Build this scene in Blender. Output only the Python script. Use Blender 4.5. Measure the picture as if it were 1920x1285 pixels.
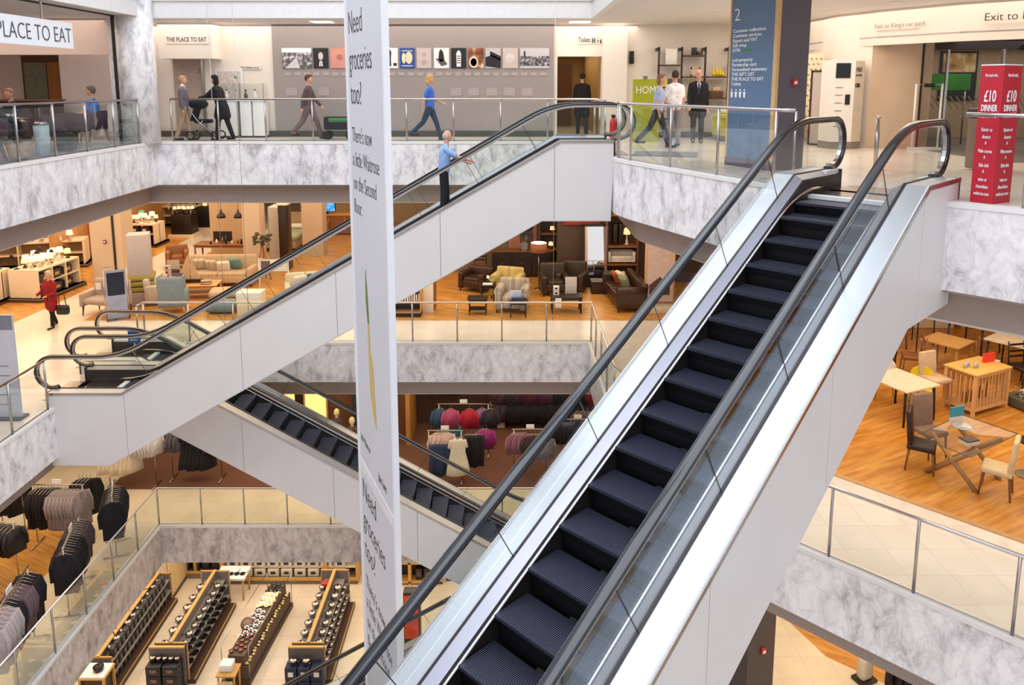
import bpy, bmesh, math, random
from mathutils import Vector, Matrix
random.seed(7)
PI = math.pi; R2 = math.sqrt(2); T30 = math.tan(PI/6)
for o in list(bpy.data.objects): bpy.data.objects.remove(o, do_unlink=True)
SC = bpy.context.scene; COL = SC.collection

# ------------------------------------------------------------ camera
cd = bpy.data.cameras.new('camera'); cam = bpy.data.objects.new('camera', cd); COL.objects.link(cam)
cd.sensor_width = 36; cd.lens = 27.0; cd.shift_y = -(642.5-381.0)/1920; cd.clip_end = 200; cd.clip_start = .05
cam.location = (0, 0, 1.40); cam.rotation_euler = (math.radians(90-8.72), 0, 0)
SC.camera = cam
# ------------------------------------------------------------ sky, lamps, exposure
w = bpy.data.worlds.new('world'); SC.world = w; w.use_nodes = True
nt = w.node_tree; bg = nt.nodes['Background']
tc = nt.nodes.new('ShaderNodeTexCoord'); sx = nt.nodes.new('ShaderNodeSeparateXYZ'); rp = nt.nodes.new('ShaderNodeValToRGB')
nt.links.new(tc.outputs['Generated'], sx.inputs[0]); nt.links.new(sx.outputs['Z'], rp.inputs[0]); nt.links.new(rp.outputs[0], bg.inputs[0])
rp.color_ramp.elements[0].position = 0.0; rp.color_ramp.elements[0].color = (.66, .63, .62, 1)
rp.color_ramp.elements[1].position = .75; rp.color_ramp.elements[1].color = (.90, .96, 1.10, 1)
bg.inputs[1].default_value = 1.25
SC.view_settings.view_transform = 'Standard'; SC.view_settings.look = 'None'
SC.view_settings.exposure = 0.0; SC.view_settings.gamma = 1.0
try: SC.view_settings.use_curve_mapping = False
except Exception: pass

def lamp(name, loc, size, power, col=(1, .82, .62), rot=(0, 0, 0)):
    l = bpy.data.lights.new(name, 'AREA'); l.shape = 'RECTANGLE'; l.size = size[0]; l.size_y = size[1]; l.energy = power; l.color = col
    o = bpy.data.objects.new(name, l); COL.objects.link(o); o.location = loc; o.rotation_euler = rot; return o
F1, F0, FG = -5.22, -10.38, -15.55
WARM = (1, .80, .57); NEUT = (1, .90, .80)
lamp('skylight_light', (-3, 8, 9.5), (12, 16), 1500, (.90, .95, 1.0))
# shop ceilings, level by level
lamp('ceiling_light_far', (-3.6, 20.5, 2.98), (14, 1.6), 195, NEUT)
lamp('ceiling_light_cafe', (-12.5, 17, 2.98), (5, 6), 165, (1, .80, .66))
lamp('ceiling_light_right', (7.5, 16.5, 2.98), (7, 7), 345, (1, .87, .74))
lamp('ceiling_light_upper_back', (-12, 27, F1+3.52), (15, 13), 1150, (1, .75, .49))
lamp('ceiling_light_upper_near_left', (-14, 17, F1+3.52), (8, 9), 330, (1, .75, .49))
lamp('ceiling_light_upper_middle', (-1.0, 22.2, F1+3.52), (12, 5.0), 350, WARM)
lamp('ceiling_light_upper_right', (8.5, 14.2, F1+3.52), (8, 7), 340, WARM)
lamp('ceiling_light_middle_back', (-4, 22.2, F0+3.5), (16, 4.8), 430, WARM)
lamp('ceiling_light_middle_left', (-13.5, 16, F0+3.5), (7, 9), 330, WARM)
lamp('ceiling_light_middle_right', (8, 13.5, F0+3.5), (6, 7), 300, WARM)
lamp('ceiling_light_ground_back', (-7, 23, FG+3.85), (16, 8), 800, (1, .86, .68))
lamp('ceiling_light_ground_left', (-13, 16, FG+3.85), (6, 8), 220, (1, .86, .68))

# ------------------------------------------------------------ materials
def lin(h):
    if not isinstance(h, str): return tuple(h)+(1,) if len(h) == 3 else h
    h = h.lstrip('#'); c = [int(h[i:i+2], 16)/255 for i in (0, 2, 4)]
    return tuple((x/12.92 if x <= .04045 else ((x+.055)/1.055)**2.4) for x in c)+(1,)
MATS = {}
def nodes(name):
    m = bpy.data.materials.new(name); m.use_nodes = True; MATS[name] = m
    return m, m.node_tree, m.node_tree.nodes['Principled BSDF']
def N(nt, t, **k):
    n = nt.nodes.new(t)
    for a, b in k.items(): setattr(n, a, b)
    return n
def ramp(nt, fac, stops):
    r = N(nt, 'ShaderNodeValToRGB'); e = r.color_ramp.elements
    while len(e) < len(stops): e.new(.5)
    for i, (p, c) in enumerate(stops): e[i].position = p; e[i].color = lin(c)
    nt.links.new(fac, r.inputs[0]); return r
def coords(nt, scale=(1, 1, 1)):
    t = N(nt, 'ShaderNodeTexCoord'); mp = N(nt, 'ShaderNodeMapping'); mp.inputs['Scale'].default_value = scale
    nt.links.new(t.outputs['Object'], mp.inputs[0]); return mp.outputs[0]
def M(name, col, rough=.5, metal=0, var=.12, scale=8, bump=0, spec=.5, coat=0, emit=0, sc=(1, 1, 1)):
    """plain painted / woven / metal surface: colour broken up by noise"""
    if name in MATS: return MATS[name]
    m, nt, b = nodes(name); c = lin(col)
    n = N(nt, 'ShaderNodeTexNoise'); n.inputs['Scale'].default_value = scale; n.inputs['Detail'].default_value = 4
    nt.links.new(coords(nt, sc), n.inputs['Vector'])
    r = ramp(nt, n.outputs[0], [(.3, tuple(x*(1-var) for x in c[:3])), (.7, tuple(min(1, x*(1+var*.5)) for x in c[:3]))])
    nt.links.new(r.outputs[0], b.inputs['Base Color'])
    b.inputs['Roughness'].default_value = rough; b.inputs['Metallic'].default_value = metal
    b.inputs['Specular IOR Level'].default_value = spec
    if coat: b.inputs['Coat Weight'].default_value = coat
    if bump:
        bp = N(nt, 'ShaderNodeBump'); bp.inputs['Strength'].default_value = bump; bp.inputs['Distance'].default_value = .01
        nt.links.new(n.outputs[0], bp.inputs['Height']); nt.links.new(bp.outputs[0], b.inputs['Normal'])
    if emit:
        nt.links.new(r.outputs[0], b.inputs['Emission Color']); b.inputs['Emission Strength'].default_value = emit
    return m
def glassmat(name, tint, refl=.5, rough=.02, tr=.93):
    m = bpy.data.materials.new(name); m.use_nodes = True; MATS[name] = m; nt = m.node_tree; nt.nodes.clear()
    out = N(nt, 'ShaderNodeOutputMaterial'); t = N(nt, 'ShaderNodeBsdfTransparent'); g = N(nt, 'ShaderNodeBsdfGlossy'); mx = N(nt, 'ShaderNodeMixShader')
    f = N(nt, 'ShaderNodeFresnel'); f.inputs[0].default_value = 1.35
    n = N(nt, 'ShaderNodeTexNoise'); n.inputs['Scale'].default_value = .8
    nt.links.new(coords(nt), n.inputs['Vector'])
    r = ramp(nt, n.outputs[0], [(.3, tuple(x*tr for x in tint)), (.7, tint)]); nt.links.new(r.outputs[0], t.inputs[0])
    g.inputs['Roughness'].default_value = rough; g.inputs[0].default_value = (.9, .95, 1, 1)
    mul = N(nt, 'ShaderNodeMath', operation='MULTIPLY'); mul.inputs[1].default_value = refl; nt.links.new(f.outputs[0], mul.inputs[0])
    nt.links.new(mul.outputs[0], mx.inputs[0]); nt.links.new(t.outputs[0], mx.inputs[1]); nt.links.new(g.outputs[0], mx.inputs[2]); nt.links.new(mx.outputs[0], out.inputs[0])
    return m
GLASS = glassmat('balustrade_glass', (.965, .985, .975), .24, tr=.98)
CLEAR = glassmat('clear_glass', (.96, .97, .96), .22)

def marble(name, light, mid, dark):
    m, nt, b = nodes(name)
    co = coords(nt, (1, 1, .55))
    n1 = N(nt, 'ShaderNodeTexNoise'); n1.inputs['Scale'].default_value = 4.2; n1.inputs['Detail'].default_value = 9; n1.inputs['Roughness'].default_value = .68; n1.inputs['Distortion'].default_value = .5
    v = N(nt, 'ShaderNodeTexVoronoi', feature='DISTANCE_TO_EDGE'); v.inputs['Scale'].default_value = 4.6
    ad = N(nt, 'ShaderNodeMixRGB', blend_type='ADD'); ad.inputs[0].default_value = .35
    nt.links.new(co, n1.inputs['Vector']); nt.links.new(co, ad.inputs[1]); nt.links.new(n1.outputs['Color'], ad.inputs[2]); nt.links.new(ad.outputs[0], v.inputs['Vector'])
    base = ramp(nt, n1.outputs[0], [(.34, dark), (.47, mid), (.60, light)])
    vein = ramp(nt, v.outputs['Distance'], [(0, (.80, .79, .79)), (.06, (1, 1, 1))])
    mu = N(nt, 'ShaderNodeMixRGB', blend_type='MULTIPLY'); mu.inputs[0].default_value = .75
    nt.links.new(base.outputs[0], mu.inputs[1]); nt.links.new(vein.outputs[0], mu.inputs[2])
    nt.links.new(mu.outputs[0], b.inputs['Base Color']); b.inputs['Roughness'].default_value = .32
    return m
MARBLE = marble('marble', '#f6f4f5', '#e4e1e3', '#b5afb2')
MARBLE_L = marble('marble_lower', '#e2d9d6', '#c9beba', '#988e8b')

def planks(name, c1, c2, c3, wid=.14, length=1.6, rot=0, rough=.3):
    m, nt, b = nodes(name)
    t = N(nt, 'ShaderNodeTexCoord'); mp = N(nt, 'ShaderNodeMapping'); mp.inputs['Rotation'].default_value = (0, 0, rot)
    nt.links.new(t.outputs['Object'], mp.inputs[0])
    br = N(nt, 'ShaderNodeTexBrick'); br.inputs['Scale'].default_value = 1; br.inputs['Brick Width'].default_value = length; br.inputs['Row Height'].default_value = wid
    br.inputs['Mortar Size'].default_value = .0025; br.inputs['Color1'].default_value = lin(c1); br.inputs['Color2'].default_value = lin(c2); br.inputs['Mortar'].default_value = tuple(x*.45 for x in lin(c2)[:3])+(1,)
    nt.links.new(mp.outputs[0], br.inputs['Vector'])
    n = N(nt, 'ShaderNodeTexNoise'); n.inputs['Scale'].default_value = 2.2; n.inputs['Detail'].default_value = 6
    mp2 = N(nt, 'ShaderNodeMapping'); mp2.inputs['Scale'].default_value = (.7, 5, 1); nt.links.new(mp.outputs[0], mp2.inputs[0]); nt.links.new(mp2.outputs[0], n.inputs['Vector'])
    r = ramp(nt, n.outputs[0], [(.35, c3), (.62, '#ffffff')])
    mu = N(nt, 'ShaderNodeMixRGB', blend_type='MULTIPLY'); mu.inputs[0].default_value = .55
    nt.links.new(br.outputs[0], mu.inputs[1]); nt.links.new(r.outputs[0], mu.inputs[2]); nt.links.new(mu.outputs[0], b.inputs['Base Color'])
    b.inputs['Roughness'].default_value = rough
    return m
def tiles(name, c1, c2, size=.6, rough=.18, mortar='#a89a8c'):
    m, nt, b = nodes(name)
    br = N(nt, 'ShaderNodeTexBrick'); br.offset = 0; br.inputs['Scale'].default_value = 1; br.inputs['Brick Width'].default_value = size; br.inputs['Row Height'].default_value = size
    br.inputs['Mortar Size'].default_value = .003; br.inputs['Color1'].default_value = lin(c1); br.inputs['Color2'].default_value = lin(c2); br.inputs['Mortar'].default_value = lin(mortar)
    nt.links.new(coords(nt), br.inputs['Vector']); 
    n = N(nt, 'ShaderNodeTexNoise'); n.inputs['Scale'].default_value = 1.5; nt.links.new(coords(nt), n.inputs['Vector'])
    r = ramp(nt, n.outputs[0], [(.3, (.9, .9, .9)), (.7, (1, 1, 1))])
    mu = N(nt, 'ShaderNodeMixRGB', blend_type='MULTIPLY'); mu.inputs[0].default_value = 1
    nt.links.new(br.outputs[0], mu.inputs[1]); nt.links.new(r.outputs[0], mu.inputs[2]); nt.links.new(mu.outputs[0], b.inputs['Base Color'])
    b.inputs['Roughness'].default_value = rough
    return m
WOOD = planks('oak_floor', '#dba65c', '#cf964a', '#c29b6a', rot=.5)
WOOD_R = planks('honey_wood_floor', '#dfa550', '#d2943c', '#bb8c50', wid=.12, rot=-.5)
TILE = tiles('cream_tile', '#efe7dc', '#e9dfd3', mortar='#c8bcae')
TILE_W = tiles('warm_tile', '#e9dcc4', '#e4d5ba', mortar='#c8b694')
CARPET = M('brown_carpet', '#6b4634', .95, var=.2, scale=30)
WALLC = M('cream_wall', '#e6dbd0', .8, var=.04, scale=2)
CEIL = M('ceiling_paint', '#e2dbd6', .85, var=.03, scale=2)
WHITE = M('white_paint', '#e8e6e4', .5, var=.04)
BAND = M('taupe_band', '#a3938b', .7, var=.05)
CLAD = M('escalator_cladding', '#dad7d7', .45, var=.03, scale=1.2)
def brushed(name, col, rough, sc, metal=1.0):
    m = M(name, col, rough, metal, var=.10, scale=6, sc=sc); return m
STEEL = brushed('brushed_steel', '#b6b0ae', .25, (1, 1, 14))
CHROME = M('polished_steel', '#cfcccc', .14, 1, var=.05)
ALU = M('satin_aluminium', '#cfd1d6', .38, .75, var=.04, scale=2)
ALUI = M('inner_deck_aluminium', '#a9a9b2', .34, .85, var=.05, scale=2)
RUBBER = M('handrail_rubber', '#0d0f18', .17, var=.2, spec=.6, coat=.35)
BLACK = M('black_paint', '#141214', .45)
DARKM = M('dark_bronze_metal', '#3a3232', .4, .4)
def stepmat():
    m, nt, b = nodes('step_tread')
    wv = N(nt, 'ShaderNodeTexWave', bands_direction='Y'); wv.inputs['Scale'].default_value = 18
    nt.links.new(coords(nt), wv.inputs['Vector'])
    r = ramp(nt, wv.outputs[0], [(.3, '#0e0e16'), (.7, '#63667c')]); nt.links.new(r.outputs[0], b.inputs['Base Color'])
    bp = N(nt, 'ShaderNodeBump'); bp.inputs['Distance'].default_value = .006; nt.links.new(wv.outputs[0], bp.inputs['Height']); nt.links.new(bp.outputs[0], b.inputs['Normal'])
    b.inputs['Metallic'].default_value = .55; b.inputs['Roughness'].default_value = .38
    return m
STEP = stepmat()
RISER = M('step_riser', '#08080b', .5, .2)

# ------------------------------------------------------------ mesh helpers
class MB:
    def __init__(s): s.bm = bmesh.new(); s.X = Matrix()
    def v(s, p): return s.bm.verts.new(s.X @ Vector(p))
    def face(s, vs, sm=False):
        try: f = s.bm.faces.new(vs); f.smooth = sm; return f
        except ValueError: return None
    def box(s, c, d, rz=0, rx=0, ry=0):
        m = Matrix.Translation(c) @ Matrix.Rotation(rz, 4, 'Z') @ Matrix.Rotation(ry, 4, 'Y') @ Matrix.Rotation(rx, 4, 'X')
        q = [s.v(m @ Vector((d[0]*a/2, d[1]*b/2, d[2]*e/2))) for a in (-1, 1) for b in (-1, 1) for e in (-1, 1)]
        for f in ((0, 1, 3, 2), (4, 6, 7, 5), (0, 4, 5, 1), (2, 3, 7, 6), (0, 2, 6, 4), (1, 5, 7, 3)): s.face([q[i] for i in f])
        return s
    def b2(s, x0, x1, y0, y1, z0, z1): return s.box(((x0+x1)/2, (y0+y1)/2, (z0+z1)/2), (x1-x0, y1-y0, z1-z0))
    def rbox(s, c, d, r=.03, rz=0, rx=0, ry=0, seg=2):
        t = bmesh.new(); bmesh.ops.create_cube(t, size=1); bmesh.ops.scale(t, vec=d, verts=t.verts)
        bmesh.ops.bevel(t, geom=list(t.edges), offset=min(r, min(d)*.49), segments=seg, profile=.6, affect='EDGES')
        m = s.X @ Matrix.Translation(c) @ Matrix.Rotation(rz, 4, 'Z') @ Matrix.Rotation(ry, 4, 'Y') @ Matrix.Rotation(rx, 4, 'X')
        mp = {}
        for v in t.verts: mp[v] = s.bm.verts.new(m @ v.co)
        for f in t.faces: s.face([mp[v] for v in f.verts], True)
        t.free(); return s
    def prism(s, pts, a, b, ax='z'):
        def P3(p, t): return {'z': (p[0], p[1], t), 'y': (p[0], t, p[1]), 'x': (t, p[0], p[1])}[ax]
        A = [s.v(P3(p, a)) for p in pts]; B = [s.v(P3(p, b)) for p in pts]; n = len(pts)
        s.face(A); s.face(B[::-1])
        for i in range(n): s.face([A[i], B[i], B[(i+1) % n], A[(i+1) % n]])
        return s
    def tube(s, pts, r, n=8, cap=True, closed=False):
        pts = [Vector(p) for p in pts]; rs = r if isinstance(r, (list, tuple)) else [r]*len(pts); rings = []; up = None
        for i, p in enumerate(pts):
            if closed: t = pts[(i+1) % len(pts)]-pts[i-1]
            else: t = pts[min(i+1, len(pts)-1)]-pts[max(i-1, 0)]
            if t.length < 1e-9: t = Vector((0, 0, 1))
            t.normalize()
            if up is None:
                up = Vector((0, 0, 1)) if abs(t.z) < .9 else Vector((1, 0, 0))
            u = (up-t*up.dot(t))
            if u.length < 1e-6: u = t.orthogonal()
            u.normalize(); up = u; w_ = t.cross(u)
            rings.append([s.v(p+(u*math.cos(2*PI*k/n)+w_*math.sin(2*PI*k/n))*rs[i]) for k in range(n)])
        m = len(rings)
        for i in range(m if closed else m-1):
            a, b = rings[i], rings[(i+1) % m]
            for k in range(n): s.face([a[k], a[(k+1) % n], b[(k+1) % n], b[k]], True)
        if cap and not closed: s.face(rings[0][::-1]); s.face(rings[-1])
        return s
    def cyl(s, p0, p1, r0, r1=None, n=12): return s.tube([p0, p1], [r0, r0 if r1 is None else r1], n)
    def lathe(s, prof, c=(0, 0, 0), n=16):
        rings = [[s.v((c[0]+r*math.cos(2*PI*k/n), c[1]+r*math.sin(2*PI*k/n), c[2]+z)) for k in range(n)] for r, z in prof]
        for a, b in zip(rings, rings[1:]):
            for k in range(n): s.face([a[k], a[(k+1) % n], b[(k+1) % n], b[k]], True)
        if prof[0][0] > 1e-4: s.face(rings[0][::-1])
        if prof[-1][0] > 1e-4: s.face(rings[-1])
        return s
    def ball(s, c, r, u=10, v=7, rz=0, rx=0):
        r = (r, r, r) if not isinstance(r, (tuple, list)) else r
        m = Matrix.Translation(c) @ Matrix.Rotation(rz, 4, 'Z') @ Matrix.Rotation(rx, 4, 'X')
        rows = []
        for i in range(1, v):
            th = PI*i/v; rows.append([s.v(m @ Vector((r[0]*math.sin(th)*math.cos(2*PI*k/u), r[1]*math.sin(th)*math.sin(2*PI*k/u), r[2]*math.cos(th)))) for k in range(u)])
        t = s.v(m @ Vector((0, 0, r[2]))); b = s.v(m @ Vector((0, 0, -r[2])))
        for k in range(u): s.face([t, rows[0][k], rows[0][(k+1) % u]], True); s.face([b, rows[-1][(k+1) % u], rows[-1][k]], True)
        for a, c2 in zip(rows, rows[1:]):
            for k in range(u): s.face([a[k], c2[k], c2[(k+1) % u], a[(k+1) % u]], True)
        return s
    def cap(s, p0, p1, r0, r1): s.cyl(p0, p1, r0, r1, 10); s.ball(p0, r0); s.ball(p1, r1); return s
    def sweep(s, path, sec, smooth=False, vertical=False):
        """path [(x,z)] in the xz plane, section [(y,n)] ; n along the path normal (or straight up)"""
        rings = []; n = len(path)
        for i, p in enumerate(path):
            a = Vector(path[max(i-1, 0)]); b = Vector(path[min(i+1, n-1)]); t = (b-a).normalized(); nn = (-t[1], t[0])
            if vertical: nn = (0, 1)
            rings.append([s.v((p[0]+nn[0]*q[1], q[0], p[1]+nn[1]*q[1])) for q in sec])
        m = len(sec)
        for a, b in zip(rings, rings[1:]):
            for k in range(m): s.face([a[k], b[k], b[(k+1) % m], a[(k+1) % m]], smooth)
        s.face(rings[0]); s.face(rings[-1][::-1]); return s
    def build(s, name, mat, parent=None, loc=None, rz=0, label=None):
        bmesh.ops.recalc_face_normals(s.bm, faces=s.bm.faces)
        me = bpy.data.meshes.new(name); s.bm.to_mesh(me); s.bm.free(); me.materials.append(mat)
        o = bpy.data.objects.new(name, me); COL.objects.link(o)
        if parent is not None: o.parent = parent
        if loc is not None: o.location = loc
        if rz: o.rotation_euler = (0, 0, rz)
        if label: o['label'] = label
        return o
def tag(o, label, cat, group=None):
    o['label'] = label; o['category'] = cat
    if group: o['group'] = group
    return o
def E(name, label, cat, loc=(0, 0, 0), rz=0, group=None):
    o = bpy.data.objects.new(name, None); COL.objects.link(o); o.empty_display_size = .2
    o.location = loc; o.rotation_euler = (0, 0, rz); return tag(o, label, cat, group)
def ST(name, mb, mat): o = mb.build(name, mat); o['kind'] = 'structure'; return o
def kids(o): return [c for c in bpy.data.objects if c.parent is o]
def dup(o, loc, rz=None, label=None, group=None, scale=None, par=None, _top=True):
    c = o.copy(); COL.objects.link(c)
    if _top:
        c.location = loc
        if rz is not None: c.rotation_euler = (0, 0, rz)
        if label: c['label'] = label
        if group: c['group'] = group
        if scale: c.scale = (scale,)*3 if not isinstance(scale, tuple) else scale
    else: c.parent = par
    for ch in CH.get(o.name, None) or kids(o): dup(ch, None, par=c, _top=False)
    return c
CH = {}
def text(s, size, mat, parent, loc, rot, name='lettering', ext=.003, off=0, align='LEFT', sx=1, sy=1, label=None):
    cu = bpy.data.curves.new('t', 'FONT'); cu.body = s; cu.size = size; cu.extrude = ext; cu.offset = off; cu.align_x = align; cu.resolution_u = 3
    t = bpy.data.objects.new('t', cu); COL.objects.link(t); bpy.context.view_layer.update()
    me = bpy.data.meshes.new_from_object(t.evaluated_get(bpy.context.evaluated_depsgraph_get()))
    bpy.data.objects.remove(t); me.materials.clear(); me.materials.append(mat); me.name = name
    o = bpy.data.objects.new(name, me); COL.objects.link(o); o.parent = parent; o.location = loc; o.rotation_euler = rot; o.scale = (sx, sy, 1)
    if label: o['label'] = label
    return o
def lerp(a, b, t): return a+(b-a)*t
# ------------------------------------------------------------ the setting: four storeys round an atrium
def atr(xl): return [(xl, 2), (xl, 19.2), (2.0, 19.2), (2.0, 14.75), (2.15, 14.25), (3.65, 10.77), (9.4, 5.02)]
def offset(path, d):
    """shift an open polyline by d to its left"""
    out = []
    for i, p in enumerate(path):
        ns = []
        for a, b in ((i-1, i), (i, i+1)):
            if a < 0 or b >= len(path): continue
            t = Vector((path[b][0]-path[a][0], path[b][1]-path[a][1])).normalized(); ns.append(Vector((-t.y, t.x)))
        n = sum(ns, Vector((0, 0))).normalized(); k = 1/max(.4, n.dot(ns[0]))
        out.append((p[0]+n.x*d*k, p[1]+n.y*d*k))
    return out
def strip(mb, path, d0, d1, z0, z1):
    A = offset(path, d0); B = offset(path, d1)
    va = [(mb.v((x, y, z0)), mb.v((x, y, z1))) for x, y in A]; vb = [(mb.v((x, y, z0)), mb.v((x, y, z1))) for x, y in B]
    for i in range(len(A)-1):
        for q in ((va[i][0], va[i+1][0], va[i+1][1], va[i][1]), (vb[i][0], vb[i][1], vb[i+1][1], vb[i+1][0]),
                  (va[i][1], va[i+1][1], vb[i+1][1], vb[i][1]), (va[i][0], vb[i][0], vb[i+1][0], va[i+1][0])): mb.face(q)
    mb.face([va[0][0], va[0][1], vb[0][1], vb[0][0]]); mb.face([va[-1][0], vb[-1][0], vb[-1][1], va[-1][1]])
    return mb
def region(mb, path, d, z0, z1, xmin=-24, xmax=20, ymax=44):
    """slab everywhere outside the atrium: left block, far block, right block"""
    P = offset(path, d); xl = P[0][0]
    mb.prism([(xmin, 2), (xl, 2), (xl, P[1][1]), (xmin, P[1][1])], z0, z1)
    mb.prism([(xmin, P[1][1]), (P[2][0], P[1][1]), (P[2][0], ymax), (xmin, ymax)], z0, z1)
    mb.prism([(P[2][0], ymax)]+list(P[2:])+[(xmax, P[-1][1]), (xmax, ymax)], z0, z1)
    return mb
LV = {2: (0, -8.9, MARBLE), 1: (F1, -9.5, MARBLE), 0: (F0, -9.5, MARBLE_L)}
for k, (z, xl, mm) in LV.items():
    p = atr(xl)
    ST('floor', region(MB(), p, .12, z-.25, z), TILE if k != 0 else TILE_W)
    ST('trim_1', strip(MB(), p, 0, .12, z-1.08, z-.05), mm)
    ST('trim_2', strip(MB(), p, -.015, .14, z-.05, z+.012), WHITE)
    zc = z-1.57 if k else z-1.2
    ST('trim_3', strip(MB(), p, .42, .5, zc, z-.6), BAND)
    ST('trim_4', strip(MB(), p, .1, .5, z-1.13, z-1.08), BAND)
    ST('ceiling', region(MB(), p, .5, zc-.05, zc), CEIL)
ST('floor', MB().b2(-24, 20, 2, 44, FG-.2, FG), tiles('ground_tile', '#ead9c2', '#e3d0b6', .9))
# wood and carpet zones beyond the tiled gallery strip
ST('floor', MB().prism([(-12.2, 21.1), (9, 21.1), (9, 40), (-8.8, 40), (-8.8, 34), (-12.1, 34)], F1, F1+.006), WOOD)
ST('floor', MB().prism([(-20, 19.6), (-14.1, 19.6), (-13.85, 26), (-14.4, 40), (-20, 40)], F1, F1+.006), WOOD)
ST('floor', MB().prism([(5.1, 12.8), (9.6, 8.35), (20, 8.35), (20, 40), (9.2, 40), (9.2, 21), (5.1, 21)], F1, F1+.006), WOOD_R)
ST('trim_5', MB().prism([(5.04, 12.78), (9.6, 8.2), (9.68, 8.28), (5.12, 12.86)], F1, F1+.012), M('floor_edge_wood', '#c79a63', .4))
ST('floor', MB().prism([(-11.9, 21.1), (9, 21.1), (9, 40), (-11.9, 40)], F0, F0+.006), CARPET)
ST('floor', MB().prism([(-24, 4), (-11.35, 4), (-11.35, 19.2), (-24, 19.2)], F0, F0+.006), WOOD)
ST('floor', MB().prism([(6.55, 14.4), (9.4, 12.0), (20, 12.0), (20, 40), (6.1, 40), (6.1, 15.6)], F0, F0+.006), WOOD)

# outer walls of each storey
ST('wall_back', MB().b2(-24, 20, 44, 44.2, FG, 3.1), WALLC)
ST('wall_left', MB().b2(-24.2, -24, 2, 44, FG, 3.1), WALLC)
ST('wall_right', MB().b2(20, 20.2, 2, 44, FG, 3.1), WALLC)

# --- level 2 enclosure
WPINK = M('cafe_wall_paint', '#d9c6bd', .8, var=.03, scale=2)
GREYW = M('grey_graphic_wall', '#958b89', .7, var=.03, scale=1)
SKIRT = M('dark_skirting', '#4a4a48', .6)
ST('wall_far', MB().b2(-9.9, 1.24, 21.3, 21.5, 0, 3.05), WALLC)
ST('wall_far', MB().b2(2.45, 20, 21.3, 21.5, 0, 3.05).b2(1.24, 2.45, 21.3, 21.5, 2.18, 3.05), WALLC)
ST('wall_graphic', MB().b2(-6.5, 1.14, 21.22, 21.3, 0, 3.02), GREYW)
ST('baseboard_far', MB().b2(-9.9, 1.14, 21.18, 21.22, 0, .16).b2(3.4, 9, 21.26, 21.3, 0, .12), SKIRT)
# toilet corridor
ST('wall_corridor', MB().b2(1.14, 1.24, 21.5, 27, 0, 2.6).b2(2.45, 2.55, 21.5, 27, 0, 2.6).b2(1.24, 2.45, 26.9, 27, 0, 2.6), M('corridor_ochre', '#a9894f', .7, var=.06))
ST('ceiling', MB().b2(1.14, 2.55, 21.5, 27, 2.42, 2.48), CEIL)
ST('trim_6', MB().b2(2.45, 3.1, 21.0, 21.3, 0, 2.9), M('partition_white', '#e3d8cf', .6, var=.03))
lamp('lobby_fill_light', (12.5, 18.5, 2.38), (5, 4), 90, NEUT)  # added fill lamp without a fixture, brightens the lobby behind the entrance glass
lamp('corridor_light', (1.85, 24, 2.4), (.8, 4), 28, WARM)
# ceiling of level 2 and the white upstand beams round the void
p2 = atr(-8.9)
ST('ceiling', region(MB(), p2, .1, 3.03, 3.12), CEIL)
ST('trim_7', strip(MB(), p2, -.05, .1, 3.02, 3.42), WHITE)
ST('trim_8', strip(MB(), p2, -.10, .1, 3.42, 3.50), M('beam_ledge', '#d8d2ce', .7, var=.03))
ST('trim_9', strip(MB(), p2, -.08, .1, 3.50, 4.6), WHITE)
# cafe walls (left)
ST('wall_cafe', MB().b2(-11.9, -9.9, 20.5, 20.7, 0, 3.03), M('cafe_wall_grey', '#c3b6b4', .8, var=.03, scale=2))
ST('wall_cafe', MB().b2(-18, -11.9, 22.6, 22.8, 0, 3.03), WPINK)
ST('wall_cafe', MB().b2(-18.2, -18, 5, 22.8, 0, 3.03), WPINK)
ST('trim_10', MB().b2(-16, -9.7, 19.3, 19.4, 2.15, 3.03), WPINK)
ST('floor', MB().b2(-18, -9.0, 5, 20.5, 0, .006), M('cafe_floor', '#8f9091', .4, var=.1))
# doorway bulkhead beside the round column, carrying small lettering
ST('trim_11', MB().b2(-9.3, -7.9, 20.6, 21.3, 2.1, 3.03), WALLC)
# marble columns at the far left corner
ST('column', MB().lathe([(.44, 0), (.44, 3.6)], (-9.12, 18.95, 0), 40), MARBLE)
ST('column', MB().b2(-9.75, -9.45, 18.9, 19.4, 0, 3.03), MARBLE)
ST('trim_12', MB().b2(-9.42, -9.36, 18.45, 18.5, 0, 3.1).b2(-9.4, -9.34, 5, 18.5, 3.0, 3.06), BLACK)
# store columns on the lower levels
PILL = M('column_paint', '#cbb8a2', .7, var=.03, scale=2)
ST('column', MB().b2(-14.1, -13.05, 25.2, 26.0, F1, F1+3.65), PILL)
ST('trim_13', MB().b2(-13.35, -13.28, 25.17, 25.2, F1, F1+3.65), DARKM)
ST('column', MB().b2(-8.15, -7.35, 29.3, 30, F1, F1+3.65), PILL)
ST('column', MB().b2(-9.35, -8.75, 26.2, 26.8, F1, F1+3.65), PILL)
ST('wall_partition', MB().b2(-11.75, -10.3, 29.4, 29.6, F1, F1+3.65), M('fluted_panel', '#c9ae8c', .7, var=.1, sc=(20, 1, .2)))
ST('wall_shop', MB().b2(-20, -15.9, 40, 40.2, F1, F1+3.6).b2(-16.6, -16.4, 27, 40, F1, F1+3.6), M('shop_wall_tan', '#c99c68', .7))
ST('wall_shop', MB().b2(-10.3, -2.2, 37.0, 37.2, F1, F1+3.6), M('shop_wall_sand', '#b99c76', .7))
ST('wall_shop', MB().b2(-2.3, 1.7, 26.9, 27.1, F1, F1+3.6), M('shop_wall_olive', '#7d6f5e', .8))
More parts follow.
